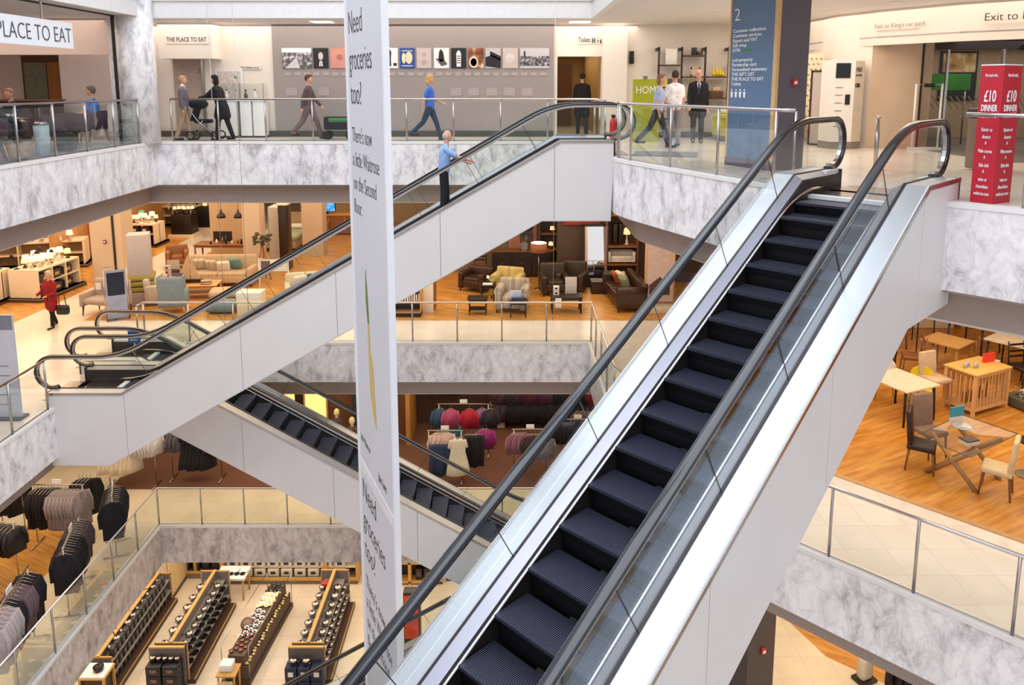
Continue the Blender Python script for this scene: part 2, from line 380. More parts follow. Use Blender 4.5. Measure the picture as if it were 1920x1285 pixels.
ST('wall_shop', MB().b2(1.6, 9.5, 25.4, 25.6, F1, F1+3.6).b2(1.55, 1.7, 25.4, 27, F1, F1+3.6), M('shop_wall_brown', '#5d4a3d', .8))
ST('wall_panel', MB().b2(1.75, 2.95, 25.3, 25.4, F1+2.0, F1+3.6), M('red_panel', '#9a3520', .7))
ST('column', MB().b2(4.25, 4.55, 23.6, 24.0, F1, F1+3.65), PILL)
# level 0 back walls
ST('wall_shop', MB().b2(-3.35, 9, 25.6, 25.8, F0, F0+3.6), M('shop_wall_cocoa', '#4b342a', .85))
ST('wall_shop', MB().b2(-6.9, -3.5, 24.6, 24.8, F0, F0+3.6).b2(-14, -6.9, 26, 26.2, F0, F0+3.6), M('shop_wall_umber', '#6a4427', .8))
ST('trim_14', MB().b2(-3.5, -3.36, 23.9, 25.6, F0, F0+3.6), M('warm_reveal', '#b9823c', .6))
ST('column', MB().b2(-2.95+2.2, -2.45+2.2, 25.2, 25.6, F0, F0+3.6), PILL)
ST('wall_ground', MB().b2(-13, -2.6, 25.6, 25.8, FG, FG+3.6), M('ground_wall', '#6f5b45', .8))

# the directory column, standing on every storey
def colpoly(x0, y0):
    a = Vector((.39, -.92)).normalized(); b = Vector((.92, .39)).normalized(); P = Vector((x0, y0))
    return [tuple(P), tuple(P+a*1.16), tuple(P+a*1.16+b*.62), tuple(P+b*.62)]
CP = colpoly(3.87, 13.72)
DIRB = M('directory_blue', '#5d7796', .5, var=.03, scale=1); DIRG = M('column_slate', '#5f5a64', .55, var=.04, scale=1)
OAK = M('oak_edge', '#d9b07c', .5, var=.1)
ST('column', MB().prism(CP, 0, 3.03), DIRG)
ST('column', MB().prism(CP, F1, F1+3.65), PILL)
ST('column', MB().prism(CP, F0, F0+3.65), M('column_dark', '#453a3a', .5))
# ------------------------------------------------------------ right-hand entrance on level 2
STONE = M('limestone_cladding', '#cdb296', .6, var=.08, scale=3)
ent = [(7.55, 21.3), (7.55, 18.6), (8.1, 17.5), (9.2, 17.25)]
ST('wall_right', MB().prism([(7.6, 21.3), (7.6, 18.4), (8.0, 17.35), (8.2, 17.4), (7.8, 18.5), (7.8, 21.3)], 0, 3.03), WALLC)
ST('wall_right', MB().prism([(8.0, 17.35), (9.05, 17.15), (9.3, 17.6), (9.3, 18.4), (8.1, 18.4)], 0, 2.4), STONE)
ST('trim_15', MB().b2(9.0, 9.03, 17.1, 17.14, 0, 2.4), BLACK)
ST('wall_right', MB().b2(9.3, 9.5, 17.6, 17.9, 0, 2.4), STONE)
# curved bulkhead over the entrance
arc = [(7.55, 20.6), (7.62, 18.6), (8.0, 17.2), (8.9, 15.6), (10.2, 14.3), (12.2, 13.2), (15, 12.6)]
ST('trim_16', strip(MB(), arc, 0, .15, 2.27, 3.03), M('bulkhead_paint', '#e0d4c8', .7, var=.03, scale=2))
ST('ceiling', MB().prism(arc+[(15, 21.3), (7.6, 21.3)], 2.42, 2.46), CEIL)
# lobby behind the glass
ST('wall_lobby', MB().b2(9.5, 19, 20.9, 21.1, 0, 2.42), M('lobby_wall', '#a98f74', .7))
ST('floor', MB().b2(9.0, 19, 14, 21, 0, .005), M('lobby_mat', '#6c6258', .8))
# ------------------------------------------------------------ railings
def railing(label, path, z, posts_at=None, sp=1.18, kind='balcony railing', dbl=True, inset=.06, ext=None):
    P = offset(path, inset); r = E('glass_railing', label, 'railing', (0, 0, z))
    MB().tube([(x, y, 1.06) for x, y in ([ext] if ext else [])+P], .026, 10).build('handrail', CHROME, r)
    MB().tube([(x, y, .035) for x, y in P], .012, 6).build('bottom_rail', STEEL, r)
    pts = []
    for i in range(len(P)-1):
        a, b = Vector(P[i]), Vector(P[i+1]); L = (b-a).length; n = max(1, round(L/sp)); 
        pts.append([a.lerp(b, j/n) for j in range(n+1)])
    post = None
    for sgi, sg in enumerate(pts):
        for j, q in enumerate(sg):
            if j == 0 and sgi > 0: continue
            if post is None:
                post = MB().cyl((0, 0, 0), (0, 0, 1.05), .021, n=10).build('post', STEEL, r, (q.x, q.y, 0)); post.name = 'post'
            else:
                c = post.copy(); COL.objects.link(c); c.parent = r; c.location = (q.x, q.y, 0)
        for a, b in zip(sg, sg[1:]):
            d = (b-a); L = d.length-.05; m = (a+b)/2
            if L > .1: MB().box((0, 0, .52), (L, .012, .93)).build('glass_panel', GLASS, r, (m.x, m.y, 0), math.atan2(d.y, d.x))
    return r
railing('steel and glass railing along the top gallery, in front of the grey wall with pictures', [(-8.5, 19.2), (2.0, 19.2), (2.0, 17.05)], 0)
railing('steel and glass railing in front of the cafe tables at upper left', [(-8.9, 2.5), (-8.9, 18.5)], 0)
railing('top gallery railing curving between the two escalator heads, before the blue column', [(2.0, 14.98), (2.0, 14.75), (2.15, 14.25), (3.65, 10.77), (3.86, 10.56)], 0, sp=1.1)
railing('short top gallery railing beside the tall red dinner totem', [(5.80, 8.62), (9.2, 5.22)], 0, ext=(5.37, 9.13))
railing('middle storey far railing in front of the armchairs, turning along the right side', [(-9.5, 18.9), (-9.5, 19.2), (2.0, 19.2), (2.0, 14.75), (2.15, 14.25), (3.65, 10.77), (9.2, 5.22)], F1)
railing('middle storey railing at left, ending at the foot of the long escalator', [(-9.5, 2.5), (-9.5, 15.0)], F1)
railing('lower storey railing running round the coat racks and the clothing floor', [(-9.5, 2.5), (-9.5, 19.2), (2.0, 19.2), (2.0, 18.9)], F0)
railing('lower storey railing at far right under the wooden tables', [(2.0, 15.0), (2.0, 14.75), (2.15, 14.25), (3.65, 10.77), (9.2, 5.22)], F0)
# ------------------------------------------------------------ escalators
ZD = .30
def smooth_pitch(x, run, R, top_x, low_x, r=.45):
    """height of the step band: flat, eased curve, 30 degree slope, eased curve, flat"""
    def ease(u): # u = distance down the slope from a knee, blended over +-r
        return 0 if u < -r else (u+r)**2/(4*r) if u < r else u
    return -T30*(ease(top_x-x)-ease(low_x-x))
def escalator(label, loc, rz, R, zd=ZD, top_end=1.15, low_end=1.3, nh=0, cladmat=CLAD, step_phase=0, run=None):
    root = E('escalator', label, 'escalator', loc, rz, None)
    run = R/T30; tx = -.2; lx = -run-.2
    zp = lambda x: smooth_pitch(x, run, R, tx, lx)
    top = [(-run-low_end, zd-R), (-run, zd-R), (0, zd), (top_end, zd)]
    bot = [(-run-low_end, zd-R-1.6), (-run-.36, zd-R-1.6), (-.36, zd-1.6), (top_end-.05, zd-1.6)]
    # truss and underside
    MB().prism([(x, z-.06) for x, z in top]+[(x+(.03 if i else .0), z+.03) for i, (x, z) in list(enumerate(bot))[::-1]], -.88, -.62, 'y').build('truss_side', BLACK, root)
    MB().prism([(x, z-.06) for x, z in top]+[(x, z+.03) for x, z in bot[::-1]], .62, .88, 'y').build('truss_side', BLACK, root)
    MB().sweep(bot, [(-.9, -.02), (.9, -.02), (.9, .03), (-.9, .03)], vertical=True).build('underside', cladmat, root)
    seams = [-run-low_end, -run+.05, -run*.72, -run*.5, -run*.265, -.12, top_end]
    for s in (-1, 1):
        for i in range(len(seams)-1):
            t = MB(); t.prism(top+bot[::-1], s*.905, s*.925, 'y')
            bm = t.bm; bmesh.ops.triangulate(bm, faces=bm.faces)
            for xc, nx in ((seams[i]+.004, 1), (seams[i+1]-.004, -1)):
                g = bmesh.ops.bisect_plane(bm, geom=list(bm.verts)+list(bm.edges)+list(bm.faces), plane_co=(xc, 0, 0), plane_no=(-nx, 0, 0), clear_outer=True)
                ed = [e for e in g['geom_cut'] if isinstance(e, bmesh.types.BMEdge)]
                bmesh.ops.holes_fill(bm, edges=ed)
            t.build('cladding_panel', cladmat, root)
        # decks
        sec = lambda q: [(s*a, b) for a, b in q]
        MB().sweep(top, sec([(.675, 0), (.93, -.005), (.93, -.03), (.675, -.03)]), vertical=True).build('outer_deck', ALU, root)
        MB().sweep(top, sec([(.925, .006), (.94, .006), (.94, -.05), (.925, -.05)]), vertical=True).build('edge_trim', STEEL, root)
        MB().sweep(top, sec([(.645, .012), (.675, .012), (.675, -.02), (.645, -.02)]), vertical=True).build('glass_channel', DARKM, root)
        inner = [(-run-low_end, zd-R), (-run-.02, zd-R), (-.02, zd), (top_end, zd)]
        MB().sweep(inner, sec([(.645, 0), (.545, -.055), (.545, -.07), (.645, -.03)]), vertical=True).build('inner_deck', ALUI, root)
        # skirt : plate between inner deck and steps
        n = 40; xs = [lerp(-run-low_end, top_end, i/n) for i in range(n+1)]
        tz = lambda x: zd-.06-T30*max(0, -x)+T30*max(0, -run-x)
        mb = MB()
        for side in (s*.53, s*.545):
            pass
        A = [(mb.v((x, s*.53, min(tz(x), zp(x)+.6))), mb.v((x, s*.53, zp(x)-.3))) for x in xs]
        B = [(mb.v((x, s*.545, tz(x))), mb.v((x, s*.545, zp(x)-.3))) for x in xs]
        for i in range(n):
            mb.face([A[i][0], A[i+1][0], A[i+1][1], A[i][1]]); mb.face([B[i][0], B[i][1], B[i+1][1], B[i+1][0]]); mb.face([A[i][0], B[i][0], B[i+1][0], A[i+1][0]])
        mb.build('skirt', DARKM if s else DARKM, root)
        pts = [(x, s*.513, zp(x)+.085) for x in [lerp(-run-.75, .55, i/60) for i in range(61)]]
        MB().tube(pts, .017, 8).build('skirt_guard', CHROME, root)
        # dark end caps of the decks (the newel bases)
        MB().b2(-.0, top_end+.01, min(s*.545, s*.56), max(s*.545, s*.56), .0, zd-.055).build('newel_base', DARKM, root)
        MB().b2(top_end-.02, top_end+.015, min(s*.53, s*.93), max(s*.53, s*.93), -.02, zd-.002).build('end_cap', DARKM, root)
        MB().b2(-run-low_end-.015, -run-low_end+.02, min(s*.53, s*.93), max(s*.53, s*.93), -R-.02, zd-R-.002).build('end_cap', DARKM, root)
        MB().b2(top_end-.42, top_end-.03, min(s*.56, s*.64), max(s*.56, s*.64), zd-.05, zd-.0).build('safety_notice', WHITE, root)
        # handrail loop
        hz = zd+.70; H = []
        def hl(x):
            r = .5; e = lambda u: 0 if u < -r else (u+r)**2/(4*r) if u < r else u
            return hz-T30*(e(-.12-x)-e(-run-.12-x))
        cx = top_end-.06+nh; rr = .35; lc = -run-low_end+.15-nh
        for i in range(13):
            a = -PI*.5-.25+(PI+.25)*i/12; H.append((cx+rr*math.cos(a+0), hz-rr+rr*math.sin(a)))
        H = [(cx+rr*math.cos(a), hz-rr+rr*math.sin(a)) for a in [(-1.9+(PI/2+1.9)*i/14) for i in range(15)]]
        H += [(x, hl(x)) for x in [lerp(cx-.1, lc+.1, i/60) for i in range(61)]]
        H += [(lc+rr*math.cos(a), hz-R-rr+rr*math.sin(a)) for a in [(PI/2+(PI/2+1.9)*i/14) for i in range(15)]]
        MB().sweep(H, [(s*.66+a, b) for a, b in ((-.052, -.012), (-.049, .010), (-.034, .020), (.034, .020), (.049, .010), (.052, -.012), (.036, -.022), (-.036, -.022))], smooth=True).build('handrail', RUBBER, root)
        MB().sweep(H, [(s*.66+a, b-0) for a, b in ((-.024, .02), (.024, .02), (.024, .062), (-.024, .062))], smooth=False).build('handrail_guide', STEEL, root)
        # glass panes
        poly = [(x, z) for x, z in H[7:-7]]
        poly2 = []
        for i, p in enumerate(poly):
            a = Vector(poly[max(i-1, 0)]); b = Vector(poly[min(i+1, len(poly)-1)]); t = (b-a).normalized()
            poly2.append((p[0]-(-t.y)*-.03, p[1]-t.x*-.03))
        poly2 = [p for p in poly2 if p[1] > (zd+.03-T30*max(0, -p[0])+T30*max(0, -run-p[0]))]
        outline = poly2+[(-run-low_end+.1, zd-R+.0), (-run, zd-R+.0), (0, zd+.0), (top_end-.1, zd+.0)]
        cuts = [-.45-1.16*k for k in range(0, int((run-.2)/1.16)+1)]
        edges = [99]+cuts+[-99]
        for c_ in cuts:
            if c_ > -run+.4: MB().cyl((c_, s*.66, zd+c_*T30), (c_-.5*.60, s*.66, zd+c_*T30+.866*.60), .005, n=6).build('glass_joint', DARKM, root)
        for i in range(len(edges)-1):
            t = MB(); t.prism(outline, s*.66-.006, s*.66+.006, 'y'); bm = t.bm
            bmesh.ops.triangulate(bm, faces=bm.faces, ngon_method='EAR_CLIP')
            nvec = Vector((math.cos(PI/6), 0, math.sin(PI/6)))  # joints square to the slope
            for xc, sg in ((edges[i]-.006, 1), (edges[i+1]+.006, -1)):
                if abs(xc) > 50: continue
                co = Vector((xc, 0, zd+xc*T30))
                g = bmesh.ops.bisect_plane(bm, geom=list(bm.verts)+list(bm.edges)+list(bm.faces), plane_co=co, plane_no=nvec*sg, clear_outer=True)
                bmesh.ops.holes_fill(bm, edges=[e for e in g['geom_cut'] if isinstance(e, bmesh.types.BMEdge)])
            if len(bm.verts): t.build('glass_panel', GLASS, root)
    # landing plates and combs
    for x0, x1, z in ((.22, top_end+.35, 0), (-run-low_end-.35, -run-.62, -R)):
        MB().b2(x0, x1, -.53, .53, z-.04, z+.012).build('landing_plate', STEEL, root)
    MB().b2(.12, .24, -.53, .53, -.03, .016).build('comb_plate', WHITE, root)
    MB().b2(-run-.66, -run-.54, -.53, .53, -R-.03, -R+.016).build('comb_plate', WHITE, root)
    # steps
    x = .12-step_phase; first = None
    while x > -run-.55:
        z = zp(x-.2)
        if first is None:
            mb = MB(); mb.b2(-.395, 0, -.5, .5, -.03, 0)
            first = mb.build('step', STEP, root, (x, 0, z)); rs = MB().prism([(-.385, -.03), (-.36, -.12), (-.35, -.24), (-.33, -.24), (-.33, -.03)], -.5, .5, 'y').build('riser', RISER, first)
        else:
            c = first.copy(); COL.objects.link(c); c.parent = root; c.location = (x, 0, z); c2 = rs.copy(); COL.objects.link(c2); c2.parent = c
        x -= .4
    return root
b0 = -3.68
escalator('wide escalator with dark steps filling the right foreground, rising to the top gallery', ((9.45+b0)/R2, (9.45-b0)/R2, 0), PI/4, -F1, zd=.27)
escalator('long white-sided escalator crossing the void from lower left to the top gallery', (.96, 16.02, 0), 0, -F1, zd=.33, top_end=1.06, low_end=1.55, nh=.14)

def mirrored(label, xk, y, zup, R):
    return escalator(label, (xk, y, zup), PI, R, zd=.33, top_end=1.3, low_end=1.5, nh=.14)
mirrored('pale-sided escalator going down to the right behind the tall banner', -8.7, 17.92, F1, F1-F0)
escalator('lowest escalator in the bottom centre, only its handrail crossing below the banner', (.96, 16.02, F0), 0, F0-FG, zd=.33, top_end=1.06, low_end=1.55, nh=.14)
# ------------------------------------------------------------ people
SKIN = M('skin', '#d09a80', .55, var=.08, scale=20); EYE = M('eye_dark', '#1c1512', .3); LIP = M('lip', '#9a4a42', .5)
def cloth(c): return M('cloth_'+c.strip('#'), c, .9, var=.18, scale=12, bump=.4)
def rem(o, v=.013):
    m = o.modifiers.new('remesh', 'REMESH'); m.mode = 'VOXEL'; m.voxel_size = v; m.use_smooth_shade = True
    s = o.modifiers.new('smooth', 'SMOOTH'); s.factor = .6; s.iterations = 3
    return o
def person(label, loc, rz, H=1.70, top='#444444', legs_c='#222222', hair='#4a3a2c', shoe='#161312', sleeve=1.0, lean=0.0,
           arms=((.15, .12, .25), (-.1, .12, .25)), legs=((.2, .1), (-.2, .15)), seat=None, hairlen=0, bald=False, turn=0, coat=0, tie=None, skin=SKIN, turtle=0):
    s = H/1.72; r = E('person', label, 'person', loc, rz)
    V = Vector; sg = (-1, 1)
    drop = [(.44*math.cos(a)+.42*math.cos(a-k))*s for a, k in legs]
    zh = seat if seat is not None else max(drop)+.075*s
    pel = V((0, 0, zh)); u = V((0, math.sin(lean), math.cos(lean)))
    waist = pel+u*.17*s; chest = pel+u*.36*s; nb = pel+u*.53*s; hu = (u+V((0, 0, 1.2))).normalized()
    hc = nb+hu*.17*s+V((0, .02*s, 0)); 
    b = MB(); c1 = MB(); c2 = MB(); sh = MB()
    # trunk
    for m, g in ((b, 0), (c1, .014)):
        for x in (-1, 1):
            m.cap(pel+V((x*.06*s, 0, -.02)), chest+V((x*.07*s, 0, 0)), (.105+g)*s, (.11+g)*s)
            m.cap(chest+V((x*.05*s, 0, 0)), pel+u*.445*s+V((x*.14*s, 0, 0)), (.11+g)*s, (.060+g*.6)*s); m.cap(pel+u*.455*s+V((x*.13*s, 0, 0)), nb-u*.02*s, (.05+g*.5)*s, (.05+g*.5)*s)
    b.cap(nb-u*.05*s, hc, .055*s, .05*s)
    b.ball(hc, (.076*s, .095*s, .115*s), 14, 10); b.ball(hc+V((0, .085, -.015))*s if False else hc+V((0, .09*s, -.012*s)), (.014*s, .022*s, .022*s))
    b.ball(hc+V((0, .05*s, -.07*s)), (.045*s, .045*s, .035*s))
    for x in sg: b.ball(hc+V((x*.078*s, -.005*s, -.005*s)), (.012*s, .022*s, .032*s))
    for i, x in enumerate(sg):
        sp, ab, el = arms[i]; S0 = pel+u*.435*s+V((x*.172*s, 0, 0))
        def dr(p): return V((x*math.sin(ab)*max(0, math.cos(p)), math.sin(p)*math.cos(ab), -math.cos(p)*math.cos(ab))).normalized()
        d1 = dr(sp+lean*.6); e = S0+d1*.28*s; d2 = dr(sp+el+lean*.6); d2 = (d2+V((-x*.25*min(1, el), 0, 0))).normalized(); wv = e+d2*.245*s
        b.cap(S0, e, .048*s, .038*s); b.cap(e, wv, .038*s, .026*s)
        side = V((x, 0, 0)); nrm = d2.cross(side).normalized(); lat = nrm.cross(d2).normalized()
        pc = wv+d2*.055*s; b.cap(wv+d2*.02*s, pc+d2*.02*s, .026*s, .03*s)
        for f in range(4):
            L = (.062, .072, .068, .052)[f]*s; base = pc+d2*.03*s+lat*((f-1.5)*.017*s); mid = base+d2*L*.55; tip = mid+(d2+nrm*(.7)).normalized()*L*.5
            b.cap(base, mid, .009*s, .0085*s); b.cap(mid, tip, .0085*s, .007*s)
        tb = wv+d2*.03*s-lat*.022*s; tm = tb+(d2*.6-lat*.7).normalized()*.035*s; b.cap(tb, tm, .012*s, .010*s); b.cap(tm, tm+(d2-lat*.15)*.03*s, .010*s, .008*s)
        c1.cap(S0, S0+d1*.28*s*min(1, max(.55, sleeve)), .063*s, .054*s)
        if sleeve >= 1: c1.cap(e, e+d2*.22*s, .053*s, .042*s)
        a, k = legs[i]; hj = pel+V((x*.09*s, 0, -.03*s)); t1 = V((0, math.sin(a), -math.cos(a))); kn = hj+t1*.42*s; t2 = V((0, math.sin(a-k), -math.cos(a-k))); an = kn+t2*.42*s
        b.cap(hj, kn, .085*s, .055*s); b.cap(kn, an, .055*s, .036*s); b.cap(an, an+V((0, .12*s, -.045*s)), .036*s, .026*s)
        c2.cap(hj, kn, .10*s, .07*s); c2.cap(kn, an+t2*.0, .07*s, .056*s)
        sh.cap(an+V((0, -.03*s, -.035*s)), an+V((0, .17*s, -.045*s)), .038*s, .034*s)
        if coat: c1.cap(hj, hj+t1*coat*s, .125*s, .13*s)
    c2.cap(pel+V((-.06*s, 0, -.02)), pel+V((.06*s, 0, -.02)), .115*s, .115*s)
    rem(b.build('body', skin, r)); rem(c1.build('jacket' if coat or sleeve >= 1 else 'shirt', cloth(top), r), .014)
    rem(c2.build('trousers', cloth(legs_c), r), .014)
    rem(sh.build('shoes', M('shoe_leather', shoe, .45), r), .012)
    f = MB()
    for x in sg: f.ball(hc+V((x*.03*s, .088*s, .018*s)), (.011*s, .008*s, .007*s), 8, 5)
    f.build('eyes', EYE, r); MB().ball(hc+V((0, .086*s, -.052*s)), (.022*s, .012*s, .006*s), 8, 5).build('mouth', LIP, r)
    h = MB(); hm = cloth(hair)
    if bald:
        for x in sg: h.ball(hc+V((x*.05*s, -.035*s, .0)), (.036*s, .07*s, .06*s))
        h.ball(hc+V((0, -.06*s, -.01*s)), (.062*s, .045*s, .07*s))
    else:
        h.ball(hc+V((0, -.022*s, .03*s)), (.089*s, .094*s, .108*s), 14, 9)
        if hairlen: h.ball(hc+V((0, -.05*s, -.06*s*hairlen)), (.092*s, .07*s, .12*s*hairlen))
        h.ball(hc+V((0, .055*s, .088*s)), (.062*s, .04*s, .03*s))
    rem(h.build('hair', hm, r), .012)
    if tie:
        n0 = nb+V((0, .0, 0)); MB().prism([(-.05, 0), (.05, 0), (.0, -.26)], .128*s, .136*s, 'y').build('shirt_front', cloth('#dfe6f2'), r, (0, 0, nb.z-.03*s), label='pale blue shirt front')
        MB().prism([(-.016, 0), (.016, 0), (.026, -.24), (0, -.28), (-.026, -.24)], .137*s, .143*s, 'y').build('tie', cloth(tie), r, (0, 0, nb.z-.04*s))
    if turtle: rem(MB().cap(nb-u*.04*s, nb+u*.03*s, .068*s, .062*s).build('collar', cloth('#e8e8ee'), r), .012)
    return r, dict(pel=pel, chest=chest, nb=nb, hc=hc, s=s)

# ---- top gallery
person('fair-haired woman in a mauve grey cardigan and beige trousers beside the round column', (-8.42, 19.85, 0), -PI/2+.3, 1.62, '#6e6270', '#b5977c', '#b0906a', arms=((.35, .15, .5), (-.15, .15, .3)), turtle=1)
pc, _ = person('dark-haired person in a black coat leaning forward over a pushchair', (-7.42, 19.8, 0), PI/2-.2, 1.66, '#17141a', '#15141a', '#15100f', lean=.28, arms=((.7, .1, .5), (.75, .1, .45)), coat=.25, hairlen=1)
def pushchair():
    r = E('pushchair', 'dark pushchair between the fair-haired woman and the person in black', 'pushchair', (-8.0, 20.05, 0), PI)
    dk = M('pushchair_fabric', '#1d1d26', .9); 
    MB().rbox((0, 0, .48), (.42, .30, .10), .04).rbox((.2, 0, .68), (.10, .32, .42), .04, ry=-.35).build('seat', dk, r)
    MB().ball((.12, 0, .92), (.26, .2, .14)).build('hood', dk, r)
    MB().tube([(-.35, -.2, .12), (.1, -.2, .5), (.42, -.2, 1.0), (.42, .2, 1.0), (.1, .2, .5), (-.35, .2, .12)], .014).tube([(.3, -.2, .12), (-.05, -.2, .5)], .012).tube([(.3, .2, .12), (-.05, .2, .5)], .012).build('frame', STEEL, r)
    for x in (-.35, .3):
        for y in (-.22, .22): MB().tube([(x+.1*math.cos(a*PI/6), y, .12+.1*math.sin(a*PI/6)) for a in range(12)], .02, 6, closed=True).build('wheel', BLACK, r)
pushchair()
person('person in dark grey walking along the grey picture wall, left of the banner', (-5.35, 20.4, 0), -PI/2, 1.70, '#57484c', '#6d5b5b', '#5a3a2e', arms=((.4, .1, .3), (-.4, .1, .3)), legs=((.42, .15), (-.4, .35)))
def trolley():
    r = E('shopping_trolley', 'dark wheeled shopping trolley with green bags beside the banner at the top gallery', 'trolley', (-4.55, 20.3, 0))
    MB().rbox((0, 0, .42), (.75, .36, .34), .05).build('bag_body', M('trolley_black', '#26222a', .8), r)
    MB().rbox((.05, -.1, .50), (.6, .2, .12), .05).build('green_bag', M('bag_green', '#3f7a4a', .7), r, label='green bag lying in the trolley')
    for x in (-.3, .3): MB().cyl((x, -.2, .11), (x, .2, .11), .11).build('wheel', BLACK, r)
    MB().tube([(.36, -.15, .3), (.55, -.15, .95), (.55, .15, .95), (.36, .15, .3)], .013).build('handle', STEEL, r)
trolley()
person('blonde person in a bright blue shirt and jeans walking past the grey picture wall', (-2.12, 19.95, 0), -PI/2, 1.68, '#3f6fc4', '#34445c', '#c9975c', sleeve=.7, arms=((.3, .2, .9), (-.5, .15, .4)), legs=((.38, .1), (-.42, .4)), hairlen=1)
person('person in a black coat seen from behind in the toilet corridor', (1.98, 21.9, 0), .1, 1.72, '#1a1518', '#22242e', '#2a1d16', coat=.3)
person('person in a pale blue shirt and dark trousers walking beside the woman in white', (3.30, 17.5, 0), -PI/2-.3, 1.66, '#a9b6d8', '#33333d', '#8a6a52', sleeve=.7, lean=.08, arms=((.3, .15, .8), (-.2, .15, .4)), legs=((.35, .1), (-.4, .35)), hairlen=.8)
person('woman in a white top and grey trousers seen from behind beside the shelving', (3.78, 18.0, 0), .15, 1.70, '#f2f2f4', '#8d8790', '#4a2e22', sleeve=.7, legs=((.06, .05), (-.05, .05)))
person('bald man in a black suit with a blue tie standing before the tall shelving', (4.56, 19.0, 0), PI-.15, 1.76, '#17161b', '#2c2c34', '#b9a08e', bald=True, coat=.2, tie='#2c3c66', arms=((.05, .12, .2), (.1, .15, .5)), legs=((.04, .05), (-.04, .05)))
# ---- man riding the long escalator
person('balding man in a light blue shirt riding the long escalator, hand on its rail', (-1.40, 15.66, -1.25), -PI/2+.1, 1.72, '#8fb0e4', '#17181f', '#b9aaa2', bald=True, lean=.10, sleeve=.8, arms=((.75, .2, .35), (.95, .1, .25)), legs=((.12, .1), (-.02, .05)))
# ---- middle storey
person('woman in a red coat walking along the tiled path by the lamp counter', (-12.7, 20.5, F1), PI-.25, 1.58, '#8e1420', '#141114', '#cbb9a4', coat=.28, arms=((.2, .15, 1.2), (.35, .2, 1.0)), legs=((.18, .1), (-.15, .2)))
r = E('handbag', 'black handbag hanging at the side of the woman in the red coat', 'handbag', (-12.34, 20.42, F1+.52))
MB().rbox((0, 0, 0), (.34, .16, .28), .08).build('bag_body', M('black_leather', '#120f10', .35, var=.2), r); MB().tube([(-.1, 0, .12), (-.08, 0, .42), (.06, 0, .44), (.1, 0, .12)], .012).build('strap', BLACK, r)

# ---- cafe behind the left railing
PURP = M('mauve_fabric', '#4d3542', .85, var=.15, scale=20, bump=.3); BEECH = M('beech_leg', '#c79a74', .5)
def tubchair(label, loc, rz, group=None, c=PURP):
    r = E('tub_chair', label, 'chair', loc, rz, group)
    MB().rbox((0, .02, .44), (.52, .5, .12), .05).build('seat', c, r)
    m = MB(); n = 12; ro = .33
    A = [(ro*math.cos(a), ro*math.sin(a)*-1+.02) for a in [(-.25+(PI+.5)*i/n) for i in range(n+1)]]
    ring = []
    for i, (x, y) in enumerate(A):
        top = .68+.12*math.sin(PI*i/n); k = .84
        ring.append([m.v((x, y, .36)), m.v((x*1.06, y*1.06, top)), m.v((x*k*1.03, y*k*1.03, top)), m.v((x*k, y*k, .36))])
    for a, b in zip(ring, ring[1:]):
        for q in range(4): m.face([a[q], b[q], b[(q+1) % 4], a[(q+1) % 4]], True)
    m.face(ring[0]); m.face(ring[-1]); m.build('backrest', c, r)
    for x in (-1, 1):
        for y in (-1, 1): MB().tube([(x*.19, y*.18, .38), (x*.25, y*.25, 0)], [.02, .012]).build('leg', BEECH, r)
    return r
tubchair('mauve tub chair at the left picture edge with a bag below', (-9.5, 13.9, .006), .9)
tubchair('mauve tub chair holding the grey-haired man in the dark jacket', (-9.95, 14.75, .006), 1.2)
tubchair('mauve tub chair turned away, in front of the cafe post with the dark bag', (-10.0, 16.6, .006), -.2)
tubchair('mauve tub chair between the dark bag and the man in blue', (-9.95, 17.45, .006), .1)
tubchair('mauve tub chair under the man in the blue shirt, nearest the round column', (-10.05, 18.5, .006), PI/2)
person('grey-haired person with glasses in a dark green jacket sitting at the cafe table', (-9.95, 14.75, 0), -PI/2+.9, 1.70, '#1c2a30', '#1b1b22', '#8d8a8c', seat=.56, legs=((1.5, 1.5), (1.45, 1.5)), arms=((.5, .2, 1.0), (.4, .2, 1.0)), lean=.12)
person('person in black with raised hands sitting at the cafe table beside the book', (-10.6, 16.5, 0), PI*.9, 1.64, '#17171c', '#202026', '#a07a64', seat=.56, legs=((1.5, 1.5), (1.45, 1.5)), arms=((.7, .2, 1.5), (.8, .2, 1.3)), lean=.15)
person('man in a short-sleeved blue shirt sitting alone in a chair next to the round column', (-10.02, 18.5, 0), PI/2+.1, 1.72, '#5b86cf', '#202430', '#6b584c', seat=.56, sleeve=.7, legs=((1.5, 1.5), (1.4, 1.4)), arms=((.5, .2, .9), (.6, .2, .8)))
person('person with dark hair in pink standing at the cafe counter at far left', (-13.7, 20.6, 0), 2.6, 1.70, '#caa39a', '#5a4440', '#241a18', arms=((.6, .2, .8), (.5, .2, .8)))
def cafetable(label, loc, top):
    r = E('cafe_table', label, 'table', loc); MB().lathe([(.36, .70), (.37, .72), (.36, .735)], n=28).build('tabletop', M('tabletop_'+top.strip('#'), top, .4), r)
    MB().cyl((0, 0, .03), (0, 0, .7), .035).build('pedestal', STEEL, r); MB().lathe([(.24, 0), (.24, .012), (.06, .035)], n=24).build('base', STEEL, r); return r
cafetable('round dark cafe table with mugs in front of the grey-haired diner', (-10.25, 15.65, .006), '#3d2a2c')
cafetable('round red-topped cafe table between the two chairs at left', (-11.0, 15.9, .006), '#8b3b44')
r0 = None
